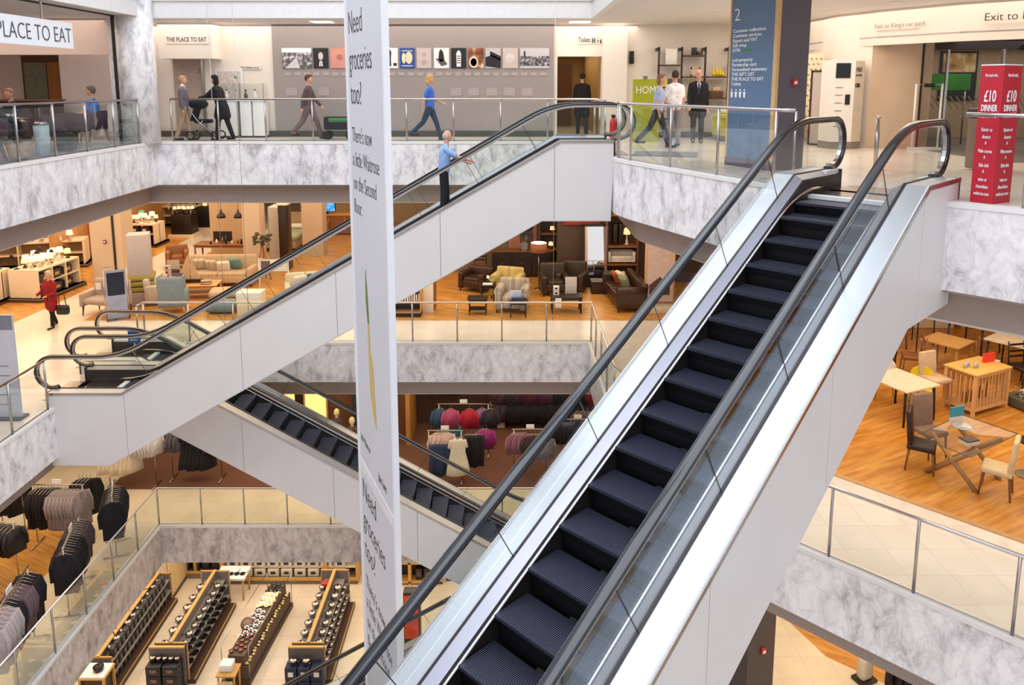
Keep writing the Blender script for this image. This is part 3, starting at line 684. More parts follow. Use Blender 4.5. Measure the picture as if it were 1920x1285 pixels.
for i, (x, y) in enumerate(((-10.28, 15.52), (-10.2, 15.62), (-10.13, 15.72))):
    if r0 is None:
        r0 = E('coffee_mug', 'white mug on the dark cafe table, leftmost of three', 'mug', (x, y, .741), 0, 'white mugs on the cafe table')
        MB().lathe([(.034, 0), (.042, .09), (.038, .09), (.03, .01)], n=14).build('cup', WHITE, r0); MB().tube([(.04, 0, .07), (.065, 0, .06), (.062, 0, .03), (.037, 0, .02)], .006, 6).build('handle', WHITE, r0)
    else: dup(r0, (x, y, .741), i*.8, ('', 'white mug on the dark cafe table, middle of three', 'white mug on the dark cafe table, rightmost of three')[i])
r = E('open_book', 'open book lying on the red cafe table', 'book', (-10.85, 15.75, .741), .5)
MB().prism([(-.16, .01), (-.08, .03), (0, .008), (.08, .03), (.16, .01), (.16, 0), (-.16, 0)], -.11, .11, 'y').build('pages', M('paper', '#ece4d6', .8), r)
r = E('litter_bin', 'pale blue cylindrical bin standing behind the cafe railing', 'bin', (-9.35, 15.3, .006)); MB().lathe([(.13, 0), (.14, .62), (.12, .62)], n=20).build('drum', M('pale_blue_metal', '#b8c8cf', .4), r); MB().lathe([(.145, .62), (.10, .68)], n=20).build('lid', STEEL, r)
r = E('holdall', 'tan patterned holdall on the floor under the mauve chair at left', 'bag', (-9.32, 14.45, .006), 1.3); MB().rbox((0, 0, .16), (.5, .26, .3), .09).build('bag_body', M('tan_canvas', '#9b7f63', .9, var=.35, scale=9), r); MB().tube([(-.14, 0, .28), (-.1, 0, .42), (.1, 0, .42), (.14, 0, .28)], .012).build('handle', M('tan_strap', '#5a4634', .7), r)
r = E('rucksack', 'black rucksack on the floor behind the cafe post', 'bag', (-9.5, 16.35, .006)); MB().rbox((0, 0, .2), (.4, .28, .4), .1).build('bag_body', M('black_canvas', '#1b191d', .9), r); MB().tube([(-.08, 0, .38), (0, 0, .46), (.08, 0, .38)], .01).build('handle', BLACK, r)
# cafe door
r = E('wooden_door', 'brown wooden door with a round window at the back of the cafe', 'door', (-12.9, 22.5, 0)); DW = M('door_oak', '#a5682f', .4, var=.15, sc=(3, 1, .4))
MB().b2(-.5, .5, -.05, 0, .02, 2.06).build('door_leaf', DW, r); MB().b2(-1.25, .62, .0, .07, 0, 2.25).build('door_frame', M('door_frame_brown', '#5b3519', .5), r)
MB().lathe([(.15, 0), (.15, .02), (.11, .02)], n=24).build('porthole_ring', STEEL, r, (0, -.07, 1.5)).rotation_euler = (PI/2, 0, 0)
MB().lathe([(.12, 0), (.12, .012)], n=24).build('porthole_pane', M('pane_grey', '#c9cdd0', .15), r, (0, -.075, 1.5)).rotation_euler = (PI/2, 0, 0)
MB().b2(-1.18, -.54, -.03, 0, .9, 2.05).build('side_pane', M('pane_green', '#7c7a68', .2), r)
r = E('service_counter', 'dark serving counter in front of the wooden cafe door', 'counter', (-12.6, 19.9, .006)); MB().b2(-1.3, .9, -.3, .3, 0, 1.0).build('counter_body', M('counter_dark', '#33211d', .6), r); MB().b2(-1.35, .95, -.34, .34, 1.0, 1.04).build('worktop', M('counter_top', '#6d4a3c', .35), r)
r = E('security_camera', 'black dome camera above the cafe door', 'camera', (-12.45, 22.4, 2.45)); MB().cyl((0, .2, .1), (0, 0, .1), .02).build('bracket', BLACK, r); MB().ball((0, 0, 0), .12).build('dome', BLACK, r)
# hanging sign
INK = M('dark_lettering', '#45474e', .5); INKB = M('black_lettering', '#1c1b1d', .5); WL = M('white_lettering', '#f2f2f2', .6)
r = E('hanging_sign', 'white hanging sign reading THE PLACE TO EAT over the cafe railing', 'sign', (-9.02, 11.6, 0)); MB().b2(-.02, .02, -2.0, 4.48, 2.14, 2.66).build('board', M('sign_white', '#e9ecf2', .5, var=.02), r)
for y in (.6, 2.1, 3.5): MB().b2(-.012, .012, y-.02, y+.02, 2.66, 3.05).build('hanger', STEEL, r)
text('THE PLACE TO EAT', .43, INK, r, (.024, 4.42, 2.25), (PI/2, 0, PI/2), sx=.82, off=-.006, align='RIGHT')
# ------------------------------------------------------------ top gallery furniture and signs
r = E('sign', 'small dark THE PLACE TO EAT lettering over the doorway right of the round column', 'sign', (-9.1, 20.58, 2.5)); MB().b2(0, 1.15, 0, .02, -.02, .22).build('backing', WALLC, r); text('THE PLACE TO EAT', .16, INK, r, (.03, -.005, .04), (PI/2, 0, 0), sx=.75)
r = E('doorway', 'dark opening behind the round column leading to the cafe', 'doorway', (-9.25, 21.27, 0)); MB().b2(0, .85, 0, .02, 0, 2.1).build('opening', M('opening_tan', '#ab968a', .8), r); MB().b2(.78, .85, -.05, 0, 0, 2.1).build('jamb', STEEL, r)
r = E('notice_board', 'white framed notice board with small notices on the wall behind the pushchair', 'noticeboard', (-8.1, 21.28, 1.0)); MB().b2(0, .75, -.03, 0, 0, .85).build('frame', WHITE, r); MB().b2(.06, .69, -.035, -.03, .05, .78).build('notices', M('notice_paper', '#d6c8c0', .8, var=.25, scale=14), r); MB().b2(.52, .60, -.04, -.035, .58, .66).build('green_label', M('label_green', '#4a8a58', .6), r)
r = E('light_switch', 'small grey switch plate on the wall above the walking couple', 'switch', (-8.55, 21.27, 1.72)); MB().b2(0, .1, -.02, .02, 0, .14).build('plate', M('plate_grey', '#8a807c', .5), r)
def display_case():
    r = E('display_case', 'white plinth with a clear glass display case of small objects left of the grey wall', 'display case', (-7.35, 21.0, 0))
    for i, x in enumerate((-.32, .18, .52)): MB().rbox((x, 0, .5), ((.5, .3, .3)[i], .4, .95), .01).build('plinth', WHITE, r)
    MB().b2(-.58, .7, -.2, .2, 0, .05).build('kick_board', SKIRT, r); MB().b2(-.6, .7, -.22, .22, .98, 1.02).build('shelf', WHITE, r)
    MB().b2(-.58, .68, -.2, .2, 1.021, 1.45).build('glass_box', CLEAR, r)
    for x in (-.58, .05, .68): MB().b2(x-.008, x+.008, -.21, -.19, 1.02, 1.46).build('edge_strip', STEEL, r)
    return r
display_case()
for i, x in enumerate((-7.72, -7.45, -7.2, -6.95)):
    r = E('glass_bottle', 'small bottle in the display case, number %s from its left end' % ('one', 'two', 'three', 'four')[i], 'bottle', (x, 20.98, 1.022), 0, 'small objects in the display case'); MB().lathe([(.05, 0), (.055, .12), (.02, .17), (.02, .24)], n=12).build('bottle_body', M('object_grey'+str(i), ('#d8d8d8', '#b7b7b7', '#5a5050', '#e6e6e6')[i], .3), r); MB().lathe([(.024, .24), (.024, .27)], n=10).build('cap', BLACK, r)
r = E('sign', 'small grey lettered sign on the cream wall above the display case', 'sign', (-7.4, 21.28, 1.85)); MB().b2(0, .55, -.01, .01, -.02, .1).build('backing', WALLC, r); text('The Gallery story', .07, INK, r, (.0, -.014, .01), (PI/2, 0, 0))

# pictures along the grey wall: each its own thing
def pm(name, cols, sc=6, kind='noise', rough=.5):
    m, nt, b = nodes(name)
    if kind == 'noise': n = N(nt, 'ShaderNodeTexNoise'); n.inputs['Scale'].default_value = sc; n.inputs['Detail'].default_value = 6
    else: n = N(nt, 'ShaderNodeTexVoronoi'); n.inputs['Scale'].default_value = sc
    nt.links.new(coords(nt), n.inputs['Vector'])
    st = [(.3+.4*i/max(1, len(cols)-1), c) for i, c in enumerate(cols)]
    r = ramp(nt, n.outputs[0], st); nt.links.new(r.outputs[0], b.inputs['Base Color']); b.inputs['Roughness'].default_value = rough; return m
PX = lambda px: (px-960)*21.3/1457
def picture(px0, px1, label, bg, parts, zlo=1.86, zhi=2.40):
    x0, x1 = PX(px0), PX(px1); r = E('framed_picture', label, 'picture', (x0, 21.2, zlo), 0, 'pictures on the grey wall'); W = x1-x0; Hh = zhi-zlo
    MB().b2(0, W, -.005, .02, 0, Hh).build('print', bg, r)
    for nm, mt, pts in parts: MB().prism([(a*W, c*Hh) for a, c in pts], -.010, -.004, 'y').build(nm, mt, r)
    return r
el = lambda cx, cy, rx, ry, n=20: [(cx+rx*math.cos(2*PI*i/n), cy+ry*math.sin(2*PI*i/n)) for i in range(n)]
rc = lambda a, b, c, d: [(a, c), (b, c), (b, d), (a, d)]
PW = M('print_white', '#ece8e8', .5, var=.03); PK = M('print_black', '#1a181a', .5, var=.05); PG = M('print_grey', '#8e8888', .5); PB = M('print_blue', '#1d4b94', .5, var=.06); PC = M('print_cream', '#f0d6b4', .5); PF = M('print_face', '#c4bcbc', .5); PR = M('print_salmon', '#c98b7d', .5, var=.12, scale=3); PT = M('print_pale', '#c4b4b0', .6, var=.06)
street = pm('print_street', ['#2a272b', '#6d686c', '#e8e4e6'], 9)
picture(533, 588, 'wide black and white street photograph at the left end of the picture row', street, [('sky', PW, rc(0, 1, .78, 1)), ('road', M('print_road', '#c9c4c6', .5), [(.1, 0), (.6, 0), (.5, .5), (.45, .5)])])
picture(591, 619, 'black and white portrait of a man in a dark suit in the picture row', PK, [('face', PF, el(.5, .6, .16, .2)), ('collar', PW, [(.38, .1), (.62, .1), (.58, .36), (.42, .36)]), ('tie', PK, [(.47, .1), (.53, .1), (.52, .34), (.48, .34)])])
picture(623, 651, 'salmon pink print beside the banner in the picture row', PR, [('motif', M('print_rose', '#a9665c', .5), el(.6, .55, .2, .14))])
picture(722, 748, 'white print of a dark slender dress just right of the banner', PW, [('dress', PK, [(.32, .1), (.3, .5), (.25, .8), (.42, .95), (.55, .8), (.5, .5), (.52, .1)]), ('caption', PK, rc(.68, .92, .12, .26))])
picture(752, 779, 'blue print with two cream shapes in the picture row', PB, [('cream_shape', PC, el(.27, .5, .14, .26)), ('cream_shape', PC, el(.62, .52, .24, .3)), ('rule', PC, rc(.12, .88, .84, .88)), ('rule', PC, rc(.12, .88, .10, .14))])
picture(783, 810, 'pale cream print with faint line drawings in the picture row', PT, [('drawing', M('print_faint', '#b1a29c', .6), el(.5, .68, .14, .1)), ('drawing', M('print_faint', '#b1a29c'), el(.5, .28, .2, .12))])
picture(815, 843, 'white print of a dark-haired figure in black in the picture row', PW, [('figure', PK, [(.3, .45), (.35, .8), (.45, .97), (.62, .8), (.7, .4), (.45, .3)]), ('figure_skirt', M('print_mid', '#5a5456'), [(.1, .5), (.5, .1), (.9, .2), (.7, .4)])])
picture(847, 875, 'black print of an upright white bottle shape in the picture row', PK, [('bottle', PW, [(.36, .08), (.64, .08), (.66, .72), (.56, .88), (.44, .88), (.34, .72)])] + [('stripe', PK, rc(.38, .62, .25+.11*i, .29+.11*i)) for i in range(4)])
picture(879, 907, 'brown and cream print with a ring in the picture row', pm('print_brown', ['#3a2015', '#8d4f2c', '#d9c9b4'], 4), [('ring', PC, el(.35, .3, .3, .28)), ('ring_centre', PK, el(.35, .3, .21, .2))])
picture(911, 939, 'print of a dark angular building in the picture row', M('print_ltgrey', '#bcb6b8'), [('building', PK, [(.0, .1), (.0, .55), (.3, .62), (.3, .85), (1, .6), (1, .0)]), ('light_edge', PW, [(.3, .62), (1, .38), (1, .46), (.3, .7)])])
picture(943, 971, 'faded pale print of a building in the picture row', PT, [('dome', M('print_faint2', '#d2c6c2'), el(.5, .5, .3, .26))])
picture(975, 1029, 'wide grey photograph of a long building at the right end of the picture row', M('print_skygrey', '#c3bfc3'), [('building', pm('print_row', ['#1e1c1e', '#5d585a', '#c8c4c6'], 12), rc(0, 1, .12, .6)), ('tower', PK, rc(.13, .18, .55, .85))])
cap = M('caption_panel', '#ab9f9d', .7, var=.10, scale=20)
for i in range(28):
    px = 537+17.6*i
    if 650 < px < 725: continue
    x = PX(px); o = MB().b2(0, .17, 0, .006, 0, .10).build('caption_plate', cap, None, (x, 21.21, 1.66)); tag(o, 'small pale caption plate in the row under the pictures on the grey wall', 'caption', 'caption plates under the pictures')
for i, px in enumerate((538, 598, 845, 878, 912, 945, 978)):
    o = MB().b2(0, .30, 0, .006, 0, .22).build('text_panel', M('text_panel', '#a89b99', .7, var=.12, scale=25), None, (PX(px), 21.21, 1.12)); tag(o, 'one of the faint square text panels low on the grey wall', 'panel', 'faint text panels on the grey wall')
# toilets lettering
r = E('toilet_sign', 'dark Toilets lettering with person symbols over the corridor', 'sign', (1.80, 21.28, 2.56)); MB().b2(-.05, 1.1, 0, .015, -.06, .22).build('backing', WALLC, r); text('Toilets', .22, INKB, r, (0, -.005, .0), (PI/2, 0, 0), sx=.85)
for i in range(2):
    x = .62+i*.09; MB().ball((x, -.008, .13), (.02, .006, .02)).prism([(x-.03, .1), (x+.03, .1), (x+.018, -.03), (x-.018, -.03)], -.012, -.004, 'y').build('person_symbol', INKB, r)
MB().tube([(.86+.04*math.cos(a), -.008, .03+.04*math.sin(a)) for a in [i*PI/5 for i in range(9)]], .008, 6).ball((.86, -.008, .13), (.015, .006, .015)).build('wheelchair_symbol', INKB, r)
MB().ball((.98, -.008, .09), (.015, .006, .015)).prism([(.955, .07), (1.005, .07), (1.01, -.03), (.95, -.03)], -.012, -.004, 'y').build('baby_symbol', INKB, r); r.scale = (.62, 1, .85)
# corridor doors
r = E('corridor_door', 'dark brown door at the end of the toilet corridor', 'door', (1.45, 26.8, 0)); MB().b2(-.15, .6, 0, .05, 0, 2.1).build('door_leaf', M('door_brown', '#6d4720', .5), r); MB().ball((.5, -.02, 1.0), .03).build('handle', STEEL, r)
r = E('fire_extinguisher', 'red fire extinguisher on the floor at the corridor corner', 'fire extinguisher', (2.72, 20.75, 0)); RED = M('extinguisher_red', '#b5222a', .35)
MB().lathe([(.085, 0), (.09, .02), (.09, .44), (.05, .52), (.02, .54)], n=16).build('cylinder', RED, r); MB().b2(-.05, .06, -.015, .015, .54, .62).build('lever', BLACK, r); MB().tube([(.02, 0, .58), (.10, 0, .5), (.10, 0, .2)], .010).build('hose', BLACK, r)
r = E('floor_mat', 'grey doormat on the white floor behind the top railing', 'mat', (3.15, 15.75, .002), -.25); MB().rbox((0, 0, .006), (1.3, 1.1, .012), .005).build('pile', M('mat_grey', '#7b7b80', .95), r)
r = E('loudspeaker', 'small black wall speaker right of the toilet corridor', 'speaker', (3.25, 21.22, 2.15)); MB().rbox((0, 0, 0), (.12, .12, .34), .02).build('casing', BLACK, r); MB().b2(-.02, .02, .05, .09, -.03, .03).build('bracket', BLACK, r)
# HOME sign stand
LIME = M('lime_green', '#a2a81c', .6, var=.05)
r = E('promotional_stand', 'lime green floor stand reading HOME behind the pale blue shirt', 'sign', (3.32, 19.4, 0)); MB().b2(-.30, .35, -.03, .03, .25, 1.55).build('board', LIME, r); MB().b2(-.3, .35, -.15, .15, 0, .25).build('base', LIME, r); text('HOME', .26, WL, r, (-.24, -.035, 1.2), (PI/2, 0, 0), sx=.85); MB().b2(-.05, .05, -.04, .04, 1.55, 1.63).build('clip', STEEL, r)
# ladder shelving against the cream wall
SHW = M('shelf_walnut', '#4a3428', .5)
r = E('shelving_unit', 'tall dark ladder shelving on the cream wall behind the bald man', 'shelving', (3.95, 21.0, 0))
xs = [.0, .62, 1.25, 1.88, 2.5]
for x in xs: MB().b2(x-.02, x+.02, -.03, .03, 0, 2.42).b2(x-.06, x+.03, .0, .25, 2.32, 2.4).build('upright', BLACK, r)
for i, zz in ((0, (1.93, 1.34, .5)), (1, (2.18, 1.62, .95)), (2, (1.62, 1.05)), (3, (1.95, 1.3))):
    for z in zz: MB().b2(xs[i]+.02, xs[i+1]-.02, -.17, .2, z-.02, z+.02).build('shelf', SHW, r)
MB().b2(-.25, 1.35, -.2, .2, 0, .14).build('plinth', SKIRT, r)
def boxthing(name, label, cat, loc, d, mat, rz=0, group=None, lid=None):
    r = E(name, label, cat, loc, rz, group); MB().rbox((0, 0, d[2]/2), d, min(d)*.06).build('body', mat, r)
    if lid: MB().b2(-d[0]/2-.005, d[0]/2+.005, -d[1]/2-.005, d[1]/2+.005, d[2]*.8, d[2]+.004).build('lid', lid, r)
    return r
boxthing('poster_card', 'white show card with a dark heading on the top left shelf', 'card', (4.27, 20.95, 1.95), (.3, .03, .42), WHITE, lid=None)
boxthing('storage_box', 'small black box on the highest shelf', 'box', (4.88, 20.95, 2.2), (.13, .12, .2), BLACK); boxthing('storage_box', 'low brown box beside the small black box on the highest shelf', 'box', (5.03, 20.92, 2.2), (.14, .12, .1), SHW)
def frame(label, loc, w_, h_, fm, pmn, rz=0, tilt=0):
    r = E('framed_photo', label, 'picture frame', loc, rz); 
    for x0, x1, z0, z1 in ((-w_/2, -w_/2+.04, 0, h_), (w_/2-.04, w_/2, 0, h_), (-w_/2, w_/2, 0, .04), (-w_/2, w_/2, h_-.04, h_)): MB().b2(x0, x1, -.02, .02, z0, z1).build('frame_bar', fm, r)
    MB().b2(-w_/2+.03, w_/2-.03, -.005, .012, .03, h_-.03).build('picture', pmn, r); return r
frame('small gold frame on the middle shelf', (4.93, 20.95, 1.64), .26, .24, M('gold_frame', '#c2a27c', .4), PT)
YEL = M('yellow_glass', '#e0c418', .2, var=.1)
for i, (dx, h_) in enumerate(((0, .2), (.09, .32), (.17, .24), (.24, .16))):
    r = E('vase', 'yellow vase on the right shelf, %s' % ('the round one at left', 'the tallest of the four', 'second tallest with a thin neck', 'the smallest at right')[i], 'vase', (5.42+dx, 20.92, 1.64), 0, 'yellow vases on the shelf'); MB().lathe([(.03, 0), (.05, h_*.3), (.045, h_*.5), (.015, h_*.75), (.018, h_)], n=14).build('vessel', YEL, r)
boxthing('storage_box', 'woven brown basket box on the lower right shelf', 'box', (5.5, 20.95, 1.07), (.34, .25, .18), M('wicker', '#5d4630', .9, var=.3, scale=40)); boxthing('storage_box', 'pale carton on top of the woven basket box', 'box', (5.5, 20.95, 1.255), (.2, .15, .1), M('carton', '#c9a887', .8))
CU = [M('cushion_yellow', '#d8c04a', .9), M('cushion_grey', '#5d5a62', .9, var=.3, scale=14), M('cushion_white', '#e3dcd2', .9)]
for i in range(4): boxthing('cushion', 'folded %s cushion stacked on the shelf behind the couple' % ('yellow', 'dark grey', 'cream', 'striped grey')[i], 'cushion', (4.1+.13*i, 20.95, 1.36), (.12, .3, .22), CU[(0, 1, 2, 1)[i]], group='cushions on the ladder shelf')
# bed with yellow bedding
r = E('bed', 'bed with yellow and white bedding beside the blue column', 'bed', (6.15, 19.6, 0), .1)
MB().rbox((0, 0, .25), (1.5, 1.9, .5), .05).build('bed_base', M('bed_linen_grey', '#8d857c', .9), r); MB().rbox((0, -.02, .55), (1.6, 2.0, .18), .09).build('mattress', WHITE, r)
MB().rbox((-.05, -.15, .60), (1.68, 1.6, .16), .08).rbox((-.84, -.15, .38), (.06, 1.6, .5), .03).rbox((-.05, -.98, .38), (1.6, .06, .5), .03).build('bedspread', M('yellow_bedspread', '#c9c23a', .9, var=.25, scale=5), r)
MB().rbox((.1, -.5, .68), (1.2, .5, .08), .04).build('throw', M('cream_throw', '#e6ddc6', .95, var=.1, bump=.5), r)
MB().rbox((-.4, .7, .76), (.6, .35, .2), .1).build('pillow', WHITE, r); MB().rbox((.3, .7, .76), (.6, .35, .2), .1).build('pillow', M('pillow_peach', '#e3c1a5', .9), r)
r = E('stool', 'small light wooden stool in front of the yellow bed', 'stool', (5.5, 18.2, 0)); MB().rbox((0, 0, .44), (.4, .3, .06), .02).build('seat', M('stool_pad', '#c7b79c', .8), r)
for x in (-.17, .17):
    for y in (-.12, .12): MB().b2(x-.02, x+.02, y-.02, y+.02, 0, .42).build('leg', BEECH, r)

# directory column face
a = Vector((.39, -.92)).normalized(); ang = math.atan2(a.y, a.x); nrm = Vector((-.92, -.39)).normalized()
r = E('directory_board', 'tall blue store directory headed 2 on the column, with wooden edges', 'sign', (3.87+nrm.x*.055, 13.72+nrm.y*.055, 0), ang)
MB().b2(.02, 1.10, 0, .03, .0, 3.02).build('panel', DIRB, r); MB().b2(1.10, 1.18, -.01, .05, 0, 3.02).build('edge_strip', OAK, r, label='pale oak edge strip'); MB().b2(-.02, .02, -.01, .05, 0, 3.02).build('edge_strip', OAK, r, label='pale oak edge strip'); MB().b2(.0, 1.2, -.02, .0, 0, .14).build('plinth', DIRG, r)
text('2', .30, WL, r, (.08, -.004, 2.50), (PI/2, 0, 0), sx=1.1, off=-.004)
L = ['Customer collections', 'Customer services', 'Export and VAT', 'Gift wrap', 'ATM', '', 'Lost property', 'Partnership card', 'Personalised stationery', 'THE GIFT LIST', 'THE PLACE TO EAT', 'Toilets']
GRN = M('green_lettering', '#5fae4a', .6)
for i, s_ in enumerate(L):
    if s_: text(s_, .082, WL, r, (.07, -.004, 2.30-.082*i), (PI/2, 0, 0), sx=1.15, off=.0008)
text('waitrose', .07, GRN, r, (.30, -.004, 2.30-.082*4), (PI/2, 0, 0), sx=1.1)
for i in range(4):
    x = .10+i*.11; MB().ball((x, -.006, 1.32), (.022, .006, .018)).prism([(x-.032, 1.29), (x+.032, 1.29), (x+.02, 1.19), (x-.02, 1.19)], -.008, -.002, 'y').build('symbol', WL, r)
bq = Vector((.92, .39)).normalized()
r = E('call_point', 'small red fire alarm call point on the slate side of the blue column', 'alarm', (3.87+a.x*1.16+bq.x*.34-a.x*-.0, 13.72+a.y*1.16+bq.y*.34, 1.45), math.atan2(bq.y, bq.x)); MB().rbox((0, -.02, 0), (.10, .05, .12), .01).build('housing', RED, r); MB().b2(-.03, .03, -.05, -.044, -.03, .02).build('glass_window', WHITE, r)
r = E('call_point', 'small red fire alarm call point on the dark column at the bottom right', 'alarm', (3.87+a.x*1.16+bq.x*.34, 13.72+a.y*1.16+bq.y*.34, F0+1.45), math.atan2(bq.y, bq.x)); MB().rbox((0, -.02, 0), (.10, .05, .12), .01).build('housing', RED, r); MB().b2(-.03, .03, -.05, -.044, -.03, .02).build('glass_window', WHITE, r)

# entrance
r = E('ticket_kiosk', 'white parking kiosk with a black screen and FREE on its side', 'kiosk', (7.45, 17.35, 0), .12)
MB().prism([(-.42, -.25), (.02, -.32), (.02, .3), (-.42, .3)], .16, 1.95).build('cabinet', M('kiosk_white', '#ece6de', .5, var=.03), r); MB().prism([(.02, -.32), (.36, -.12), (.36, .3), (.02, .3)], .16, 1.93).build('side_panel', M('kiosk_cream', '#d8c8b4', .5), r)
MB().prism([(-.42, -.25), (.02, -.32), (.36, -.12), (.36, .3), (-.42, .3)], 0, .16).build('plinth', M('plinth_grey', '#8b8074', .6), r)
fr = math.atan2(-.07, .44); sd = math.atan2(.20, .34)
o = MB().b2(.03, .34, -.02, 0, 1.56, 1.88).build('screen', M('screen_black', '#15151c', .15), r, (-.42, -.25, 0), fr)
for i in range(6): MB().b2(.04, .2, -.008, 0, 1.35-.17*i, 1.36-.17*i).build('instruction_line', INK, r, (-.42, -.25, 0), fr)
MB().b2(.26, .36, -.02, 0, .98, 1.2).build('card_slot', BLACK, r, (-.42, -.25, 0), fr)
text('FREE', .13, INK, r, (.05, -.31, 1.70), (PI/2, 0, sd), sx=.9); text('GET PRICES', .06, INK, r, (.05, -.31, 1.60), (PI/2, 0, sd), sx=.8); text('OIS', .12, INKB, r, (.05, -.31, 1.36), (PI/2, 0, sd), off=.004)
r = E('patterned_panel', 'cream wallpaper panel with grey leaf pattern left of the kiosk', 'panel', (7.22, 18.9, 0), -PI/2+.75)
MB().b2(-.35, .35, -.03, 0, .14, 2.15).build('panel', M('panel_cream', '#ecd5b4', .7, var=.03), r)
lm = M('leaf_grey', '#8d7a66', .7); m = MB()
for i in range(6):
    for j in range(15):
        x = -.29+.115*i+(.05 if j % 2 else 0); m.box((x, -.034, .28+.125*j), (.055, .006, .028), ry=.7)
m.build('leaf_pattern', lm, r)
frame('small dark framed sign leaning beside the patterned panel', (7.15, 18.2, 0), .34, 1.75, DARKM, PT, rz=-1.0)
r = E('entrance_lettering', 'large dark Exit to King lettering on the curved bulkhead', 'sign', (9.12, 15.2, 2.60), math.atan2(-1.3, 1.3)); MB().b2(0, 1.6, .0, .02, -.02, .0).build('backing', WALLC, r); text("Exit to King's car park", .21, INKB, r, (0, -.02, .03), (PI/2, 0, 0), off=-.001)
r = E('entrance_lettering', 'small pale Exit to King\'s car park lettering left on the bulkhead', 'sign', (7.95, 17.2, 2.60), math.atan2(-1.6, .9)); MB().b2(0, 1.0, .0, .02, -.02, .0).build('backing', WALLC, r); text("Exit to King's car park", .13, M('grey_lettering', '#8c7f78', .6), r, (0, -.02, .03), (PI/2, 0, 0), off=-.001)
r = E('glass_entrance', 'tall sliding glass entrance doors under the curved bulkhead', 'door', (9.3, 17.7, 0), -.12)
for x in (0, .55, 1.72, 2.9, 4.0): MB().b2(x-.025, x+.025, -.03, .03, 0, 2.42).build('mullion', STEEL, r)
MB().b2(0, 4.0, -.05, .05, 2.2, 2.42).build('header', DARKM, r)
for x0, x1 in ((.02, .53), (.57, 1.7), (1.75, 2.87), (2.93, 3.97)): MB().b2(x0, x1, -.006, .006, .02, 2.2).build('glass_leaf', CLEAR, r)
m = MB()
for i in range(30): m.box((.1+.13*i, -.012, 1.02), (.03, .006, .34), ry=-.6)
m.build('frosted_stripes', M('frost_grey', '#84796c', .7), r)
r = E('green_sign', 'green information panel with a small lock symbol behind the entrance glass', 'sign', (9.5, 18.3, 1.45)); MB().cyl((.1, .03, -1.44), (.1, .03, 0), .02).cyl((1.2, .03, -1.44), (1.2, .03, 0), .02).build('stand', STEEL, r); MB().b2(0, 1.3, 0, .05, -.16, .22).build('panel', M('panel_green', '#3f9a34', .5, var=.25, scale=2), r); MB().b2(.62, .74, -.01, 0, -.14, -.05).tube([(.64, -.005, -.05), (.64, -.005, .0), (.72, -.005, .0), (.72, -.005, -.05)], .01).build('lock_symbol', WL, r)
r = E('security_gate', 'white tagging gate standing before the glass entrance', 'security gate', (9.0, 16.75, 0), .0)
MB().tube([(-.28, 0, 0), (-.28, 0, 1.42), (.28, 0, 1.42), (.28, 0, 0)], .025).build('loop', WHITE, r); MB().b2(-.28, .28, -.02, .02, .5, .58).build('crossbar', WHITE, r); MB().b2(-.34, .34, -.1, .1, 0, .06).build('foot', WHITE, r); MB().b2(-.1, .1, -.03, .03, 1.36, 1.44).build('sensor', BLACK, r)
r = E('poster', 'dark poster with a landscape picture on the lobby wall', 'poster', (11.95, 20.85, 1.0)); MB().b2(-.5, .5, 0, .03, 0, 1.3).build('sheet', PK, r); MB().b2(-.44, .44, -.01, 0, .75, 1.25).build('landscape', pm('poster_land', ['#3a2a1a', '#b98d4d', '#e6d0a0'], 3), r)
r = E('door_sensor', 'black door sensor on the bulkhead soffit above the totem', 'sensor', (10.75, 16.2, 2.18)); MB().rbox((0, 0, 0), (.5, .12, .1), .03).build('casing', BLACK, r); MB().ball((0, 0, .13), .09).build('dome', BLACK, r)
for i, (x, y) in enumerate(((9.9, 16.3), (10.5, 15.9), (11.6, 16.5))):
    o = E('downlight', 'small round downlight in the soffit over the glass entrance, %s' % ('left', 'middle', 'right')[i], 'light', (x, y, 2.415), 0, 'downlights over the entrance'); MB().lathe([(.06, 0), (.05, -.01)], n=14).build('lens', M('lamp_glow', '#fff2dc', .5, emit=5), o)
r = E('waste_bin', 'brown metal litter bin behind the red totem', 'bin', (7.9, 12.7, 0)); MB().rbox((0, 0, .45), (.5, .5, .85), .03).build('housing', M('bin_brown', '#7b6b60', .4, .3), r); MB().rbox((0, 0, .95), (.54, .54, .16), .02).build('hood', DARKM, r)
r = E('floor_stanchion', 'single steel post standing between the escalator and the totem', 'post', (5.84, 12.3, 0)); MB().cyl((0, 0, 0), (0, 0, .88), .032).build('pole', STEEL, r); MB().ball((0, 0, .89), .036).build('finial', CHROME, r); MB().lathe([(.08, 0), (.08, .012), (.04, .02)], n=18).build('base', STEEL, r)
r = E('floor_stanchion', 'steel post beside the head of the right escalator handrail', 'post', (6.2, 10.2, 0)); MB().cyl((0, 0, 0), (0, 0, .88), .032).build('pole', STEEL, r); MB().ball((0, 0, .89), .036).build('finial', CHROME, r); MB().lathe([(.08, 0), (.08, .012), (.04, .02)], n=18).build('base', STEEL, r)
